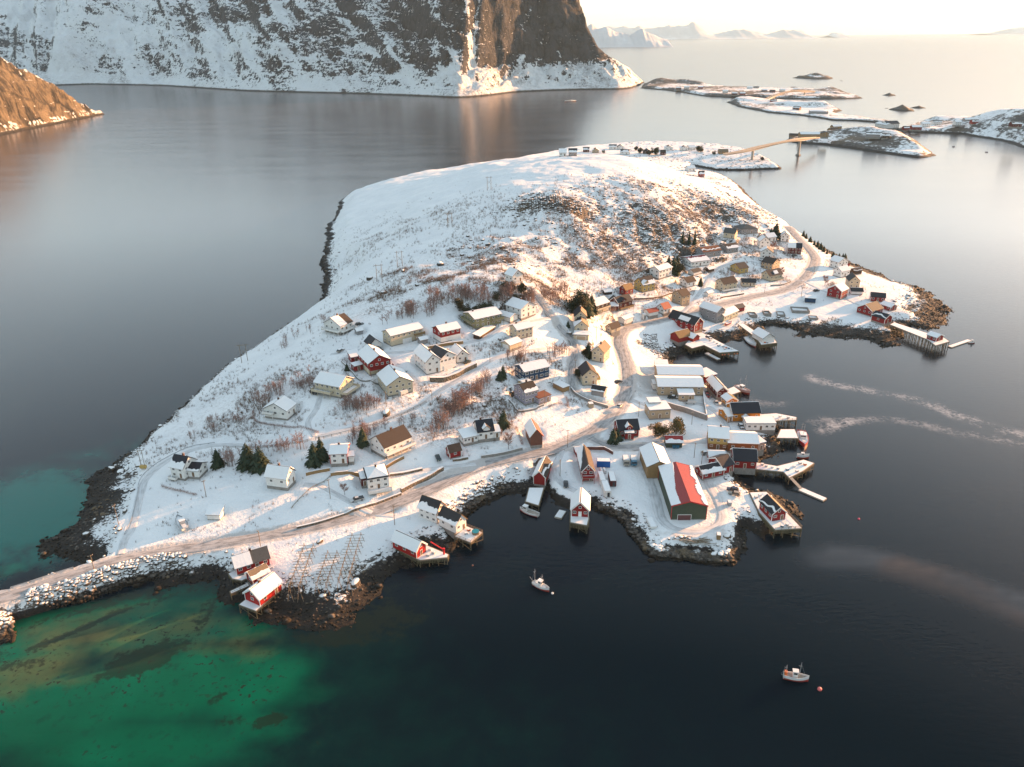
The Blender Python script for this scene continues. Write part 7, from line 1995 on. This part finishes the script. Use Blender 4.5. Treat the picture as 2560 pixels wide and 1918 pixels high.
# ------------------------------------------------------------------ trees
M_BARK = paint('birch_bark', (.20,.165,.15), .9, .4, 3)
def twig_mat(name, a, b):
    t = NT(name)
    oi = t.n('ShaderNodeObjectInfo').outputs['Random']
    n = t.noise(.6, 3, .5, t.n('ShaderNodeTexCoord').outputs['Object'])
    return t.base(t.mix(t.math('ADD', t.math('MULTIPLY', oi, .5), t.math('MULTIPLY', n, .5)), a, b), .9, .15)
M_TWIG = twig_mat('bare_twigs', (.19,.105,.085), (.33,.21,.165))
M_TWIGG = twig_mat('dry_scrub', (.085,.058,.043), (.22,.15,.10))
def needle_mat(name, a, b):
    t = NT(name)
    oi = t.n('ShaderNodeObjectInfo').outputs['Random']
    n = t.noise(1.3, 3, .6, t.n('ShaderNodeTexCoord').outputs['Object'])
    return t.base(t.mix(t.math('ADD', t.math('MULTIPLY', oi, .35), t.math('MULTIPLY', n, .65)), a, b), .8, .2)
M_SPRUCE = needle_mat('spruce_needles', (.010,.020,.012), (.040,.055,.028))
M_GOLD = needle_mat('golden_foliage', (.055,.045,.016), (.15,.105,.035))
M_PINE = needle_mat('pine_needles', (.022,.026,.014), (.07,.062,.03))

def spruce_proto(seed, mat, ratio=.30, dens=1.0):
    """unit height spruce: trunk and a crown of drooping sprays"""
    rr = random.Random(seed)
    tr = MB().tube((0, 0, -.06), (0, 0, .97), .018, M_BARK, 6, .004).mesh('trunk')
    cr = MB()
    n = int(46 * dens)
    for i in range(n):
        t_ = i / n
        z = .07 + .90 * t_
        rad = ratio * ((1 - t_) ** .72) * (.65 + .6 * rr.random()) * (1 if t_ > .06 else .75)
        m = max(3, int(9 * (1 - t_) + 3))
        a0 = rr.random() * 6.28
        for k_ in range(m):
            if rr.random() < .12: continue
            a = a0 + 6.283 * k_ / m + rr.uniform(-.25, .25)
            L = rad * rr.uniform(.7, 1.15)
            ca, sa = math.cos(a), math.sin(a)
            dr = L * rr.uniform(.30, .55)
            w_ = L * rr.uniform(.22, .34)
            px_, py_ = -sa * w_, ca * w_
            mid = (ca * L * .6, sa * L * .6, z - dr * .35)
            tip = (ca * L, sa * L, z - dr)
            cr.add([(0, 0, z + .012), (mid[0] + px_, mid[1] + py_, mid[2] - .012), tip, (mid[0] - px_, mid[1] - py_, mid[2] - .012), (mid[0], mid[1], mid[2] + .015)],
                   [(0, 1, 4), (1, 2, 4), (2, 3, 4), (3, 0, 4)], mat)
    return tr, cr.mesh('crown')
def round_proto(seed, mat, wid=.42, z0=.22):
    """broad bushy tree: short trunk, limbs, crown of many small leaf clumps with gaps"""
    rr = random.Random(seed)
    tr = MB().tube((0, 0, -.05), (0, 0, .35), .035, M_BARK, 6, .02)
    cr = MB()
    lobes = []
    for i in range(9):
        a = rr.random() * 6.28; e = rr.uniform(.1, 1)
        c = Vector((math.cos(a) * wid * rr.uniform(.2, .7), math.sin(a) * wid * rr.uniform(.2, .7), z0 + .14 + .52 * e))
        lobes.append((c, rr.uniform(.17, .27)))
        tr.tube((0, 0, .3), c, .014, M_BARK, 4, .005)
    for c, r in lobes:
        for k_ in range(230):
            d = Vector((rr.gauss(0, 1), rr.gauss(0, 1), rr.gauss(0, 1))).normalized() * r * rr.random() ** .4
            p = c + d
            s = rr.uniform(.016, .036)
            u = Vector((rr.gauss(0, 1), rr.gauss(0, 1), rr.gauss(0, 1))).normalized(); v = u.orthogonal().normalized()
            cr.add([p - u * s, p + v * s, p + u * s, p - v * s], [(0, 1, 2, 3)], mat)
    return tr.mesh('trunk'), cr.mesh('crown')
def bare_proto(seed, wid=.30, stems=1, ntw=90):
    rr = random.Random(seed)
    tr, cr = MB(), MB()
    for s in range(stems):
        lean = Vector((rr.uniform(-.12, .12), rr.uniform(-.12, .12), 1)) if stems > 1 else Vector((rr.uniform(-.04, .04), rr.uniform(-.04, .04), 1))
        top = lean * rr.uniform(.8, 1.0)
        base = Vector((rr.uniform(-.045, .045), rr.uniform(-.045, .045), 0)) * (stems if stems > 1 else 0)
        tr.tube(base - Vector((0, 0, .06)), base + top, .017, M_BARK, 5, .004)
        nb = 14 if stems == 1 else 8
        for i in range(nb):
            t_ = .25 + .7 * (i + rr.random()) / nb
            p = base + top * t_
            a = rr.random() * 6.28
            L = wid * (1.15 - t_) * rr.uniform(.6, 1.2) + .05
            q = p + Vector((math.cos(a) * L, math.sin(a) * L, L * rr.uniform(.5, 1.1)))
            cr.tube(p, q, .010, M_TWIG, 3, .004)
            for k_ in range(int(ntw / nb / stems) + 2):
                u = rr.uniform(.25, 1)
                b = p.lerp(q, u)
                e = b + Vector((rr.gauss(0, .5), rr.gauss(0, .5), rr.uniform(.1, .9))) * L * .55
                cr.tube(b, e, .0062, M_TWIG, 3, .003)
    return tr.mesh('trunk'), cr.mesh('twigs')
def plant(name, proto, px, h, label, cat, group, part='crown', wx=1.0, xy=None):
    p = hit(*px) if xy is None else (xy[0], xy[1])
    r_ = empty(name, (p[0], p[1], hz(p[0], p[1]) - .05), rnd.uniform(0, 6.28))
    r_.scale = (h * wx, h * wx, h)
    tag(r_, label, cat, group)
    for nm, me in (('trunk', proto[0]), (part, proto[1])):
        o = bpy.data.objects.new(nm, me); COL.objects.link(o); o.parent = r_
    return r_
def build_trees():
    sp = [spruce_proto(i, M_SPRUCE, r) for i, r in enumerate((.40, .34, .46))]
    slim = spruce_proto(9, M_SPRUCE, .17)
    gold = [round_proto(i + 20, M_GOLD, .44, .02) for i in range(2)]
    pine = [round_proto(i + 30, M_PINE, .38, .06) for i in range(2)]
    conif = [round_proto(51, M_PINE, .30, .03), round_proto(52, M_SPRUCE, .33, .03)]
    G1 = 'spruces of the village'
    S = [((1259,1066),9.5,0,'lone pointed spruce above the white dormer villa'),((622,1167),12.5,2,'big dark spruce, left of the touching pair on the left slope'),((652,1170),11.5,2,'big dark spruce, right of the touching pair on the left slope'),((546,1166),9.5,0,'dark spruce behind the dark-roofed white house with the wing'),
     ((787,1161),11.5,0,'tall spruce, front one left of the red-edged white house'),((804,1150),12.5,1,'tall spruce, rear one left of the red-edged white house'),((908,1114),10.5,1,'narrow spruce right of the red-edged white house'),((1533,1108),8.5,0,'spruce touching the left side of the red dormer house'),((1542,1102),7.5,2,'shorter spruce behind the one at the red dormer house'),
     ((1430,780),13,4,'dark spruce at the left edge of the big central clump'),((1447,788),14,3,'tallest front spruce in the big central clump'),((1464,786),15,2,'spruce at the right front of the big central clump'),((1478,779),14,0,'spruce at the right edge of the big central clump'),((1452,772),15,4,'rear spruce of the big central clump'),
     ((1670,682),14,1,'left spruce of the clump beside the red-roofed bungalow'),((1683,686),14.5,0,'middle spruce of the clump beside the red-roofed bungalow'),((1698,690),11,3,'round right spruce of the clump beside the red-roofed bungalow'),((1692,676),13,1,'rear spruce of the clump beside the red-roofed bungalow'),
     ((1938,594),14,2,'largest dark spruce at the sea road'),((1926,596),11,0,'smaller spruce left of the largest at the sea road'),((1751,713),8,1,'reddish-looking conifer right of the small brown-roofed white house'),((1420,818),4.5,0,'small garden spruce beside the steep lane'),((1470,892),9.5,0,'dark spruce between the lane and the ochre-roofed beige house'),((1462,900),7,3,'low spruce in front of the dark one by the ochre-roofed house'),
     ((1446,943),6.5,3,'rounded conifer left of the cream gabled house'),((868,927),4.5,0,'small round conifer in the garden of the large red house'),((1258,946),8,1,'brownish conifer on the bank left of the blue house'),((1250,950),6,2,'low conifer beside the brownish one left of the blue house')]
    for px, h, k_, lb in S: plant('spruce', (sp + conif)[k_], px, h * .86, lb, 'spruce', G1)
    for px, lb in (((1706,611),'left narrow spruce of three at the foot of the scrub slope'),((1722,613),'middle narrow spruce of three at the foot of the scrub slope'),((1736,614),'right narrow spruce of three at the foot of the scrub slope')):
        plant('spruce', slim, px, 10.5, lb, 'spruce', G1)
    L = smooth_line(np.array([plane(a, b, 5) for a, b in [(2008,592),(2036,609),(2068,628),(2098,640),(2112,648)]]), 6)
    for i, p in enumerate(L[::1]):
        plant('hedge_spruce', sp[i % 3], None, rnd.uniform(3.5, 6.5) + (2 if i > len(L) - 4 else 0), 'dark seaside spruce in the row along the outer shore of the point', 'spruce', 'spruce row on the outer shore', xy=p[:2])
    for px, h, lb in (((1637,1092),7.5,'left golden bushy tree before the flat-roofed beige house'),((1658,1093),7,'middle golden bushy tree before the flat-roofed beige house'),((1690,1086),8.5,'right, tallest golden bushy tree before the flat-roofed beige house')):
        plant('golden_tree', gold[0 if px[0] < 1650 else 1], px, h, lb, 'tree', 'golden trees at the harbour', wx=1.1)
    for i, (px, h) in enumerate((((1150,778),8),((1168,780),6.5),((1186,777),6),((1200,774),7.5),((1212,770),7),((1226,768),7),((1262,732),7),((1280,730),6.5),((1304,735),7),((1240,752),6),((1290,745),6),((1320,745),5))):
        plant('pine', pine[i % 2], px, h, 'dark rounded pine in the belt of wood below the hilltop villa', 'pine', 'pines below the hilltop villa')
    for i, (px, h, k_, lb) in enumerate((((1600,384),9,0,'dark tree left of the large brown far house'),((1631,386),10,1,'dark tree right of the large brown far house'),((1640,388),12,2,'tallest dark tree near the large brown far house'),((1622,389),8,0,'low dark tree before the large brown far house'),((1745,379),9,1,'dark tree right of the white gabled far house'),((1752,381),10,2,'tree behind the slate-roofed far house'),((1590,377),7,1,'dark tree above the far houses'),((1785,388),7,0,'bushy tree left of the tan bridge-end house'),((1905,402),6,2,'bush on the far point past the bridge'),((1509,384),6,1,'small dark tree left of the far black-roofed pair'))):
        plant('far_tree', pine[i % 2], px, h, lb, 'tree', 'trees on the far shore')
    # bare birches: pixel areas (polygon-ish boxes) with counts
    bp = [bare_proto(1), bare_proto(2, .24), bare_proto(3, .34), bare_proto(4, .24, 6, 170), bare_proto(5, .22, 8, 200)]
    areas = [((1060,760),(1340,745),16,44,7,'bare birch in the wood strip behind the long houses','birches in the wood strip'), ((960,800),(1100,775),14,22,6,'bare birch at the left end of the wood strip','birches in the wood strip'),
     ((1085,1075),(1165,1020),18,22,8,'bare birch on the bank above the white dormer villa','birches on the central bank'), ((1150,1020),(1220,960),14,14,6,'bare birch along the upper lane bank','birches on the central bank'),
     ((640,1010),(780,950),18,30,5,'bare birch on the left shore slope','birches on the left slope'), ((830,1030),(960,1010),12,22,5,'bare birch in the row below the cream houses','birches below the cream houses'),
     ((880,1100),(1060,1040),12,20,5,'bare birch along the dark wire fence','birches along the wire fence'), ((600,1130),(760,1110),14,10,6,'bare birch near the spruces of the left slope','birches on the left slope'), ((480,1080),(620,1040),16,16,4,'bare birch above the shore lane','birches above the shore lane'),
     ((1330,770),(1420,740),14,14,6,'bare birch beside the steep lane','birches beside the steep lane'), ((560,1160),(600,1150),6,5,6,'bare birch between the spruces on the left','birches on the left slope'), ((700,870),(820,800),10,12,4,'bare birch near the white chalet','birches near the chalet'),
     ((1240,890),(1320,905),8,10,5,'bare birch below the garden terrace garage','birches below the garden terrace'), ((1760,650),(1900,700),30,10,4,'bare garden tree among the right hand houses','garden trees among the right hand houses'), ((1500,850),(1560,745),12,8,4,'bare garden tree near the road bend','garden trees near the bend'), ((2050,720),(2210,765),10,9,4,'bare garden tree on the point','garden trees on the point'),
     ((1230,1090),(1300,1060),8,6,4,'bare shrub on the slope above the brick barn','shrubs above the brick barn'),((1380,900),(1425,880),8,7,7,'bare tree beside the steep lane bend','trees at the lane bend')]
    rr = random.Random(77)
    foot = []
    for root, c, z, a, W, D, h in HOUSES: foot.append((c[0], c[1], max(W, D) * .62 + 1.0))
    nb = 0
    for p0, p1, jit, cnt, h, lb, gp in areas:
        for i in range(cnt):
            for tr_ in range(8):
                t_ = rr.random()
                px = (p0[0] + (p1[0] - p0[0]) * t_ + rr.uniform(-8, 8), p0[1] + (p1[1] - p0[1]) * t_ + rr.uniform(-jit, jit))
                p = hit(*px)
                if p[2] < 2.6: continue
                if any((p[0] - a) ** 2 + (p[1] - b) ** 2 < r * r for a, b, r in foot): continue
                if float(bil(roadd, p[0], p[1])) < 2.0: continue
                plant('bare_birch' if 'birch' in lb else 'bare_tree', bp[rr.randrange(5)], None, h * rr.uniform(.65, 1.25), lb, 'birch' if 'birch' in lb else 'tree', gp, 'twigs', xy=p[:2]); nb += 1
                break
    big = bare_proto(40, .42, 1, 420)
    plant('garden_tree', big, (1271,1121), 8.5, 'round-crowned bare tree beside the white dormer villa', 'tree', 'single garden trees', 'twigs')
    plant('garden_tree', big, (862,1236), 5.5, 'lone bare tree on the snow left of the pyramid-roofed house', 'tree', 'single garden trees', 'twigs')
    plant('garden_tree', big, (2062,715), 8, 'large rust-brown bare tree left of the square red house', 'tree', 'single garden trees', 'twigs')
    plant('garden_tree', big, (1953,690), 7, 'reddish bare tree inside the road bend', 'tree', 'single garden trees', 'twigs')
    plant('garden_tree', big, (1932,628), 8, 'rust-coloured bare tree beside the tall pointed white house', 'tree', 'single garden trees', 'twigs')
    # hedges
    for lb, pts, h in (('clipped snow-dusted hedge in front of the dark-roofed white house', [(406,1218),(430,1225),(460,1233),(490,1240)], 1.1), ('curved bare hedge around the front-gable house, left bend', [(634,1030),(634,1048),(648,1060),(690,1066),(740,1073),(795,1082)], 1.3),
                       ('rust brown hedge beside the lavender house annex', [(1372,1022),(1400,1012),(1420,1018),(1415,996)], 1.6), ('brown hedge along the drive of the white dormer villa', [(1290,1072),(1298,1090),(1306,1112)], 1.6), ('dark garden hedge below the pale yellow house', [(1585,752),(1620,752),(1655,748)], 1.5)):
        Lh = ground_line(pts, .5)
        m = MB(); rr2 = random.Random(len(lb))
        for p in Lh:
            for k_ in range(26):
                b = Vector((p[0] + rr2.uniform(-.5, .5), p[1] + rr2.uniform(-.5, .5), p[2] + rr2.uniform(0, h * .6)))
                m.tube(b, b + Vector((rr2.gauss(0, .18), rr2.gauss(0, .18), rr2.uniform(.2, .6))), .022, M_TWIG, 3, .01)
        tag(m.build('hedge'), lb, 'hedge', 'hedges')

def clusters(name, label, cat, pts, mat, hmin, hmax, seed, n=6):
    """low leafless scrub as one mass: little fans of twigs, made with numpy"""
    g = np.random.default_rng(seed)
    V, F = [], []
    P = np.asarray(pts)
    N_ = len(P)
    for k_ in range(n):
        h = g.uniform(hmin, hmax, N_)
        a = g.uniform(0, 6.283, N_); lean = g.uniform(.1, .55, N_) * h
        b = P + np.stack([g.normal(0, .25, N_), g.normal(0, .25, N_), np.full(N_, -.1)], 1)
        t_ = b + np.stack([np.cos(a) * lean, np.sin(a) * lean, h], 1)
        w_ = 0.035 + 0.02 * g.random(N_)
        s = np.stack([-np.sin(a) * w_, np.cos(a) * w_, 0 * a], 1); s2 = np.stack([np.cos(a) * w_, np.sin(a) * w_, 0 * a], 1)
        base = len(V) * 0 + sum(len(v) for v in V)
        V.append(np.stack([b - s, b + s, b + s2 * 1.5, t_], 1).reshape(-1, 3))
        i0 = base + np.arange(N_) * 4
        F.append(np.stack([i0, i0 + 1, i0 + 3], 1)); F.append(np.stack([i0 + 1, i0 + 2, i0 + 3], 1)); F.append(np.stack([i0 + 2, i0, i0 + 3], 1))
    o = mesh_np(name, np.concatenate(V), np.concatenate(F), mat)
    tag(o, label, cat, kind='stuff')
def build_scrub():
    g = np.random.default_rng(5)
    foot = np.array([(c[0], c[1], max(W, D) * .6 + .6) for root, c, z, a, W, D, h in HOUSES])
    def scatter(n, boxes):
        out = []
        for px, py, z, rx, ry, wt in boxes:
            c = plane(px, py, z)
            m = int(n * wt * rx * ry / 1000)
            X = c[0] + g.normal(0, .6, m) * rx; Y = c[1] + g.normal(0, .6, m) * ry
            out.append(np.stack([X, Y], 1))
        P = np.concatenate(out)
        # clump
        keep = fbm(P[:, 0] / 9, P[:, 1] / 9, 3, 50) + g.normal(0, .05, len(P)) > .5
        P = P[keep]
        Z = bil(GH, P[:, 0], P[:, 1]); rd = bil(roadd, P[:, 0], P[:, 1])
        ok = (Z > 2.6) & (rd > 1.2)
        d2 = ((P[:, None, :] - foot[None, :, :2]) ** 2).sum(2)
        ok &= ~(d2 < foot[None, :, 2] ** 2).any(1)
        return np.stack([P[:, 0], P[:, 1], Z], 1)[ok]
    clusters('scrub', None, None, scatter(2600, BRUSH), M_TWIGG, .5, 2.1, 1, 7)
    bare = [(1840,405,5,90,14,.9),(1640,395,8,80,14,.7),(1760,445,8,40,16,.8),(1100,560,36,110,60,.10),(950,560,22,60,50,.10),(700,1000,15,60,30,.7),(560,1080,9,50,25,.6),(480,1150,7,30,25,.5),(850,760,20,50,30,.4),(720,900,16,40,20,.5),(900,930,18,40,14,.4),(1300,520,48,90,40,.08),(1450,760,20,40,20,.3),(1250,1040,12,24,14,.4),(1850,650,14,70,40,.25),(2100,730,5,60,16,.2),(1690,1000,4,30,15,.1),(600,1280,6,60,20,.12),(450,1340,5,40,14,.25),(820,1260,7,30,10,.4)]
    clusters('heather', None, None, scatter(950, bare), M_TWIGG, .35, 1.4, 2, 6)

# ------------------------------------------------------------------ rocks
def rock_mat():
    t = NT('shore_rock')
    gm = t.n('ShaderNodeNewGeometry')
    P, N = gm.outputs['Position'], gm.outputs['Normal']
    z = t.sep(P)[2]; nz = t.sep(N)[2]
    n = t.noise(.9, 4, .6, P); n2 = t.noise(.22, 3, .5, P)
    c = t.mix(t.step(n, .35, .7), (.035,.030,.026), (.115,.098,.082))
    c = t.mix(t.step(n2, .5, .7), c, (.12,.088,.055))
    wet = t.step(t.math('ADD', z, t.math('MULTIPLY', n, .8)), 1.7, 1.1)
    c = t.mix(wet, c, t.mix(n2, (.007,.006,.005), (.022,.015,.008)))
    sn = t.math('MULTIPLY', t.step(t.math('ADD', nz, t.math('MULTIPLY', t.math('SUBTRACT', n, .5), .5)), .55, .72), t.step(t.math('ADD', z, t.math('MULTIPLY', n, .9)), 2.25, 2.7))
    c = t.mix(sn, c, SNOW)
    t.base(c, .85, .25)
    t.bump(n, .5, .2)
    return t.mat
def rock_shape(seed, sub=2):
    bm = bmesh.new(); bmesh.ops.create_icosphere(bm, subdivisions=sub, radius=1.0)
    rr = random.Random(seed)
    cuts = [(Vector((rr.gauss(0, 1), rr.gauss(0, 1), rr.gauss(0, 1))).normalized(), rr.uniform(.55, .85)) for _ in range(9)]
    for v in bm.verts:
        for nrm, d in cuts:
            e = v.co.dot(nrm) - d
            if e > 0: v.co -= nrm * e
        v.co.z *= .75
    V = np.array([v.co[:] for v in bm.verts]); F = np.array([[v.index for v in f.verts] for f in bm.faces])
    bm.free()
    return V, F
def build_rocks():
    M_RK = rock_mat()
    shapes = [rock_shape(i) for i in range(6)]
    small = [rock_shape(i + 40, 1) for i in range(6)]
    meshes = []
    for V, F in shapes:
        o = mesh_np('boulder', V, F, M_RK); meshes.append(o.data); bpy.data.objects.remove(o)
    g = np.random.default_rng(9)
    cand = []
    # rip-rap along the quays and the causeway: stretches of the shore line (pixel polylines at the waterline and the top)
    ARM = [('causeway flank', [(75,1532),(145,1521),(232,1499),(319,1466),(400,1447),(470,1440)], [(80,1494),(160,1465),(240,1442),(320,1414),(400,1398),(470,1392)], 115, 1.0), ('warehouse quay', [(1832,1408),(1790,1409),(1745,1403),(1701,1398),(1631,1392),(1602,1371)], [(1818,1380),(1790,1383),(1745,1376),(1701,1372),(1640,1366),(1612,1352)], 90, 1.15),
           ('quay flank left of the green warehouse', [(1602,1371),(1574,1334),(1560,1312),(1541,1295),(1513,1281),(1486,1276)], [(1614,1350),(1590,1322),(1574,1300),(1550,1280),(1520,1262),(1486,1254)], 55, 1.0), ('bank between boathouses and road', [(1260,1236),(1227,1249),(1179,1283),(1150,1308),(1120,1320)], [(1262,1190),(1220,1205),(1165,1232),(1120,1262),(1090,1272)], 60, 1.0),
           ('cove bank', [(1690,893),(1665,880),(1645,860),(1640,835)], [(1650,895),(1630,885),(1612,862),(1606,835)], 45, .9)]
    n_single = 0
    more = []
    for nm, lo, hi, cnt, sz in ARM:
        A = smooth_line(np.array([hit(a, b) for a, b in lo]), 1.0); B = smooth_line(np.array([hit(a, b) for a, b in hi]), 1.0)
        for i in range(cnt * 5):
            u, v = g.random(), g.random()
            p = A[int(u * (len(A) - 1))] * (1 - v) + B[int(u * (len(B) - 1))] * v
            z = hz(p[0], p[1])
            s = sz * g.uniform(.55, 1.15)
            if i < cnt and n_single < 300:
                o = bpy.data.objects.new('boulder', meshes[int(g.integers(6))]); COL.objects.link(o)
                o.location = (p[0], p[1], max(z, -.2) + .15 * s); o.scale = (s * g.uniform(.9, 1.3), s * g.uniform(.8, 1.1), s * g.uniform(.7, 1.0)); o.rotation_euler = (g.uniform(-.3, .3), g.uniform(-.3, .3), g.uniform(0, 6.28))
                tag(o, 'snow-capped armour boulder on the ' + nm, 'boulder', 'armour boulders on the ' + nm)
                n_single += 1
            else:
                more.append((p[0], p[1], max(z, -.3) + .1 * s, s * .85))
    BIG = [((1101,664),4.5,'big snow-capped boulder at the end of the scrub line on the hillside'),((924,699),4.0,'large dark boulder beside the lowest pylon'),((958,734),2.6,'upright dark boulder on the left slope'),((966,1033),4.2,'big rounded brown boulder at the bend of the lane below the birch row'),((890,1463),3.6,'large snow-capped boulder beside the furthest drying rack'),((280,1176),3.0,'flat white boulder at the left waterline, left one'),((303,1184),3.2,'flat white boulder at the left waterline, middle one'),((318,1176),2.2,'flat white boulder at the left waterline, right one'),
           ((1220,615),3.0,'dark boulder on the bare hillside, left of two'),((1255,622),3.4,'dark boulder on the bare hillside, right of two'),((1170,592),2.6,'dark boulder high on the bare hillside'),((1008,680),2.5,'snowy boulder near the middle pylon'),((1155,640),2.6,'snowy boulder above the scrub line'),((1042,716),2.2,'snow-topped rock left of the belt of wood'),((1095,732),2.2,'snow-topped rock closest to the belt of wood'),((800,1358),2.2,'lit brown rock between road and drying racks')]
    for px, s, lb in BIG:
        p = hit(*px)
        o = bpy.data.objects.new('boulder', meshes[int(g.integers(6))]); COL.objects.link(o)
        o.location = (p[0], p[1], hz(p[0], p[1]) + .2 * s); o.scale = (s * .62, s * .55, s * .55); o.rotation_euler.z = g.uniform(0, 6)
        tag(o, lb, 'boulder')
    # loose rock and weed-covered stones in the tide zone
    m = (ZC > -.35) & (DC > -2.0) & (DC < WC * 1.25 + 1.5) & (GYY < 640)
    J, I = np.nonzero(m)
    sel = g.choice(len(J), min(len(J), 9000), replace=False)
    for j, i in zip(J[sel], I[sel]):
        x, y = gx[i] + g.uniform(-.7, .7), gy[j] + g.uniform(-.7, .7)
        if roadd[j, i] < 1.5: continue
        s = g.uniform(.2, .7) * (2.4 if g.random() < .06 else 1)
        more.append((x, y, GH[j, i] + .05, s))
    # broken rock on the hill
    m2 = (rock > .3) & (GYY > 280) & (hill > 12)
    J, I = np.nonzero(m2)
    pr = rock[J, I] ** 2; pr /= pr.sum()
    sel = g.choice(len(J), 2600, replace=False, p=pr)
    for j, i in zip(J[sel], I[sel]):
        more.append((gx[i], gy[j], GH[j, i] + .1, g.uniform(.35, 1.5)))
    for i in range(420):
        p = plane(g.uniform(-30, 34), g.uniform(1515, 1606), 0)
        e = plane(-20, 1560, 0)
        more.append((p[0], p[1], max(.2, 4.6 - .40 * math.hypot(p[0] - e[0], (p[1] - e[1]) * 1.3)), g.uniform(.6, 1.2)))
    m3 = (HB > 1.0) & (GYY > 900) & (GXX > 150)
    J, I = np.nonzero(m3)
    for q in g.choice(len(J), 500): more.append((gx[I[q]], gy[J[q]], GH[J[q], I[q]], g.uniform(.6, 1.8)))
    Vs, Fs, base = [], [], 0
    for x, y, z, s in more:
        V, F = small[int(g.integers(6))]
        a = g.uniform(0, 6.28); c_, s_ = math.cos(a), math.sin(a)
        k_ = np.array([s * g.uniform(.9, 1.4), s * g.uniform(.7, 1.1), s * g.uniform(.6, 1.0)])
        W = V * k_
        W = np.stack([W[:, 0] * c_ - W[:, 1] * s_, W[:, 0] * s_ + W[:, 1] * c_, W[:, 2]], 1) + np.array([x, y, z])
        Vs.append(W); Fs.append(F + base); base += len(V)
    o = mesh_np('loose_rocks', np.concatenate(Vs), np.concatenate(Fs), M_RK)
    tag(o, kind='stuff')
build_islands()
far_houses()
build_land()
build_roads()
build_piers()
build_bridges()
build_walls()
build_boats()
build_vehicles()
build_poles()
build_racks()
build_trees()
build_scrub()
build_rocks()
build_water()
build_mountain()
build_headland()
build_distant()
build_haze()
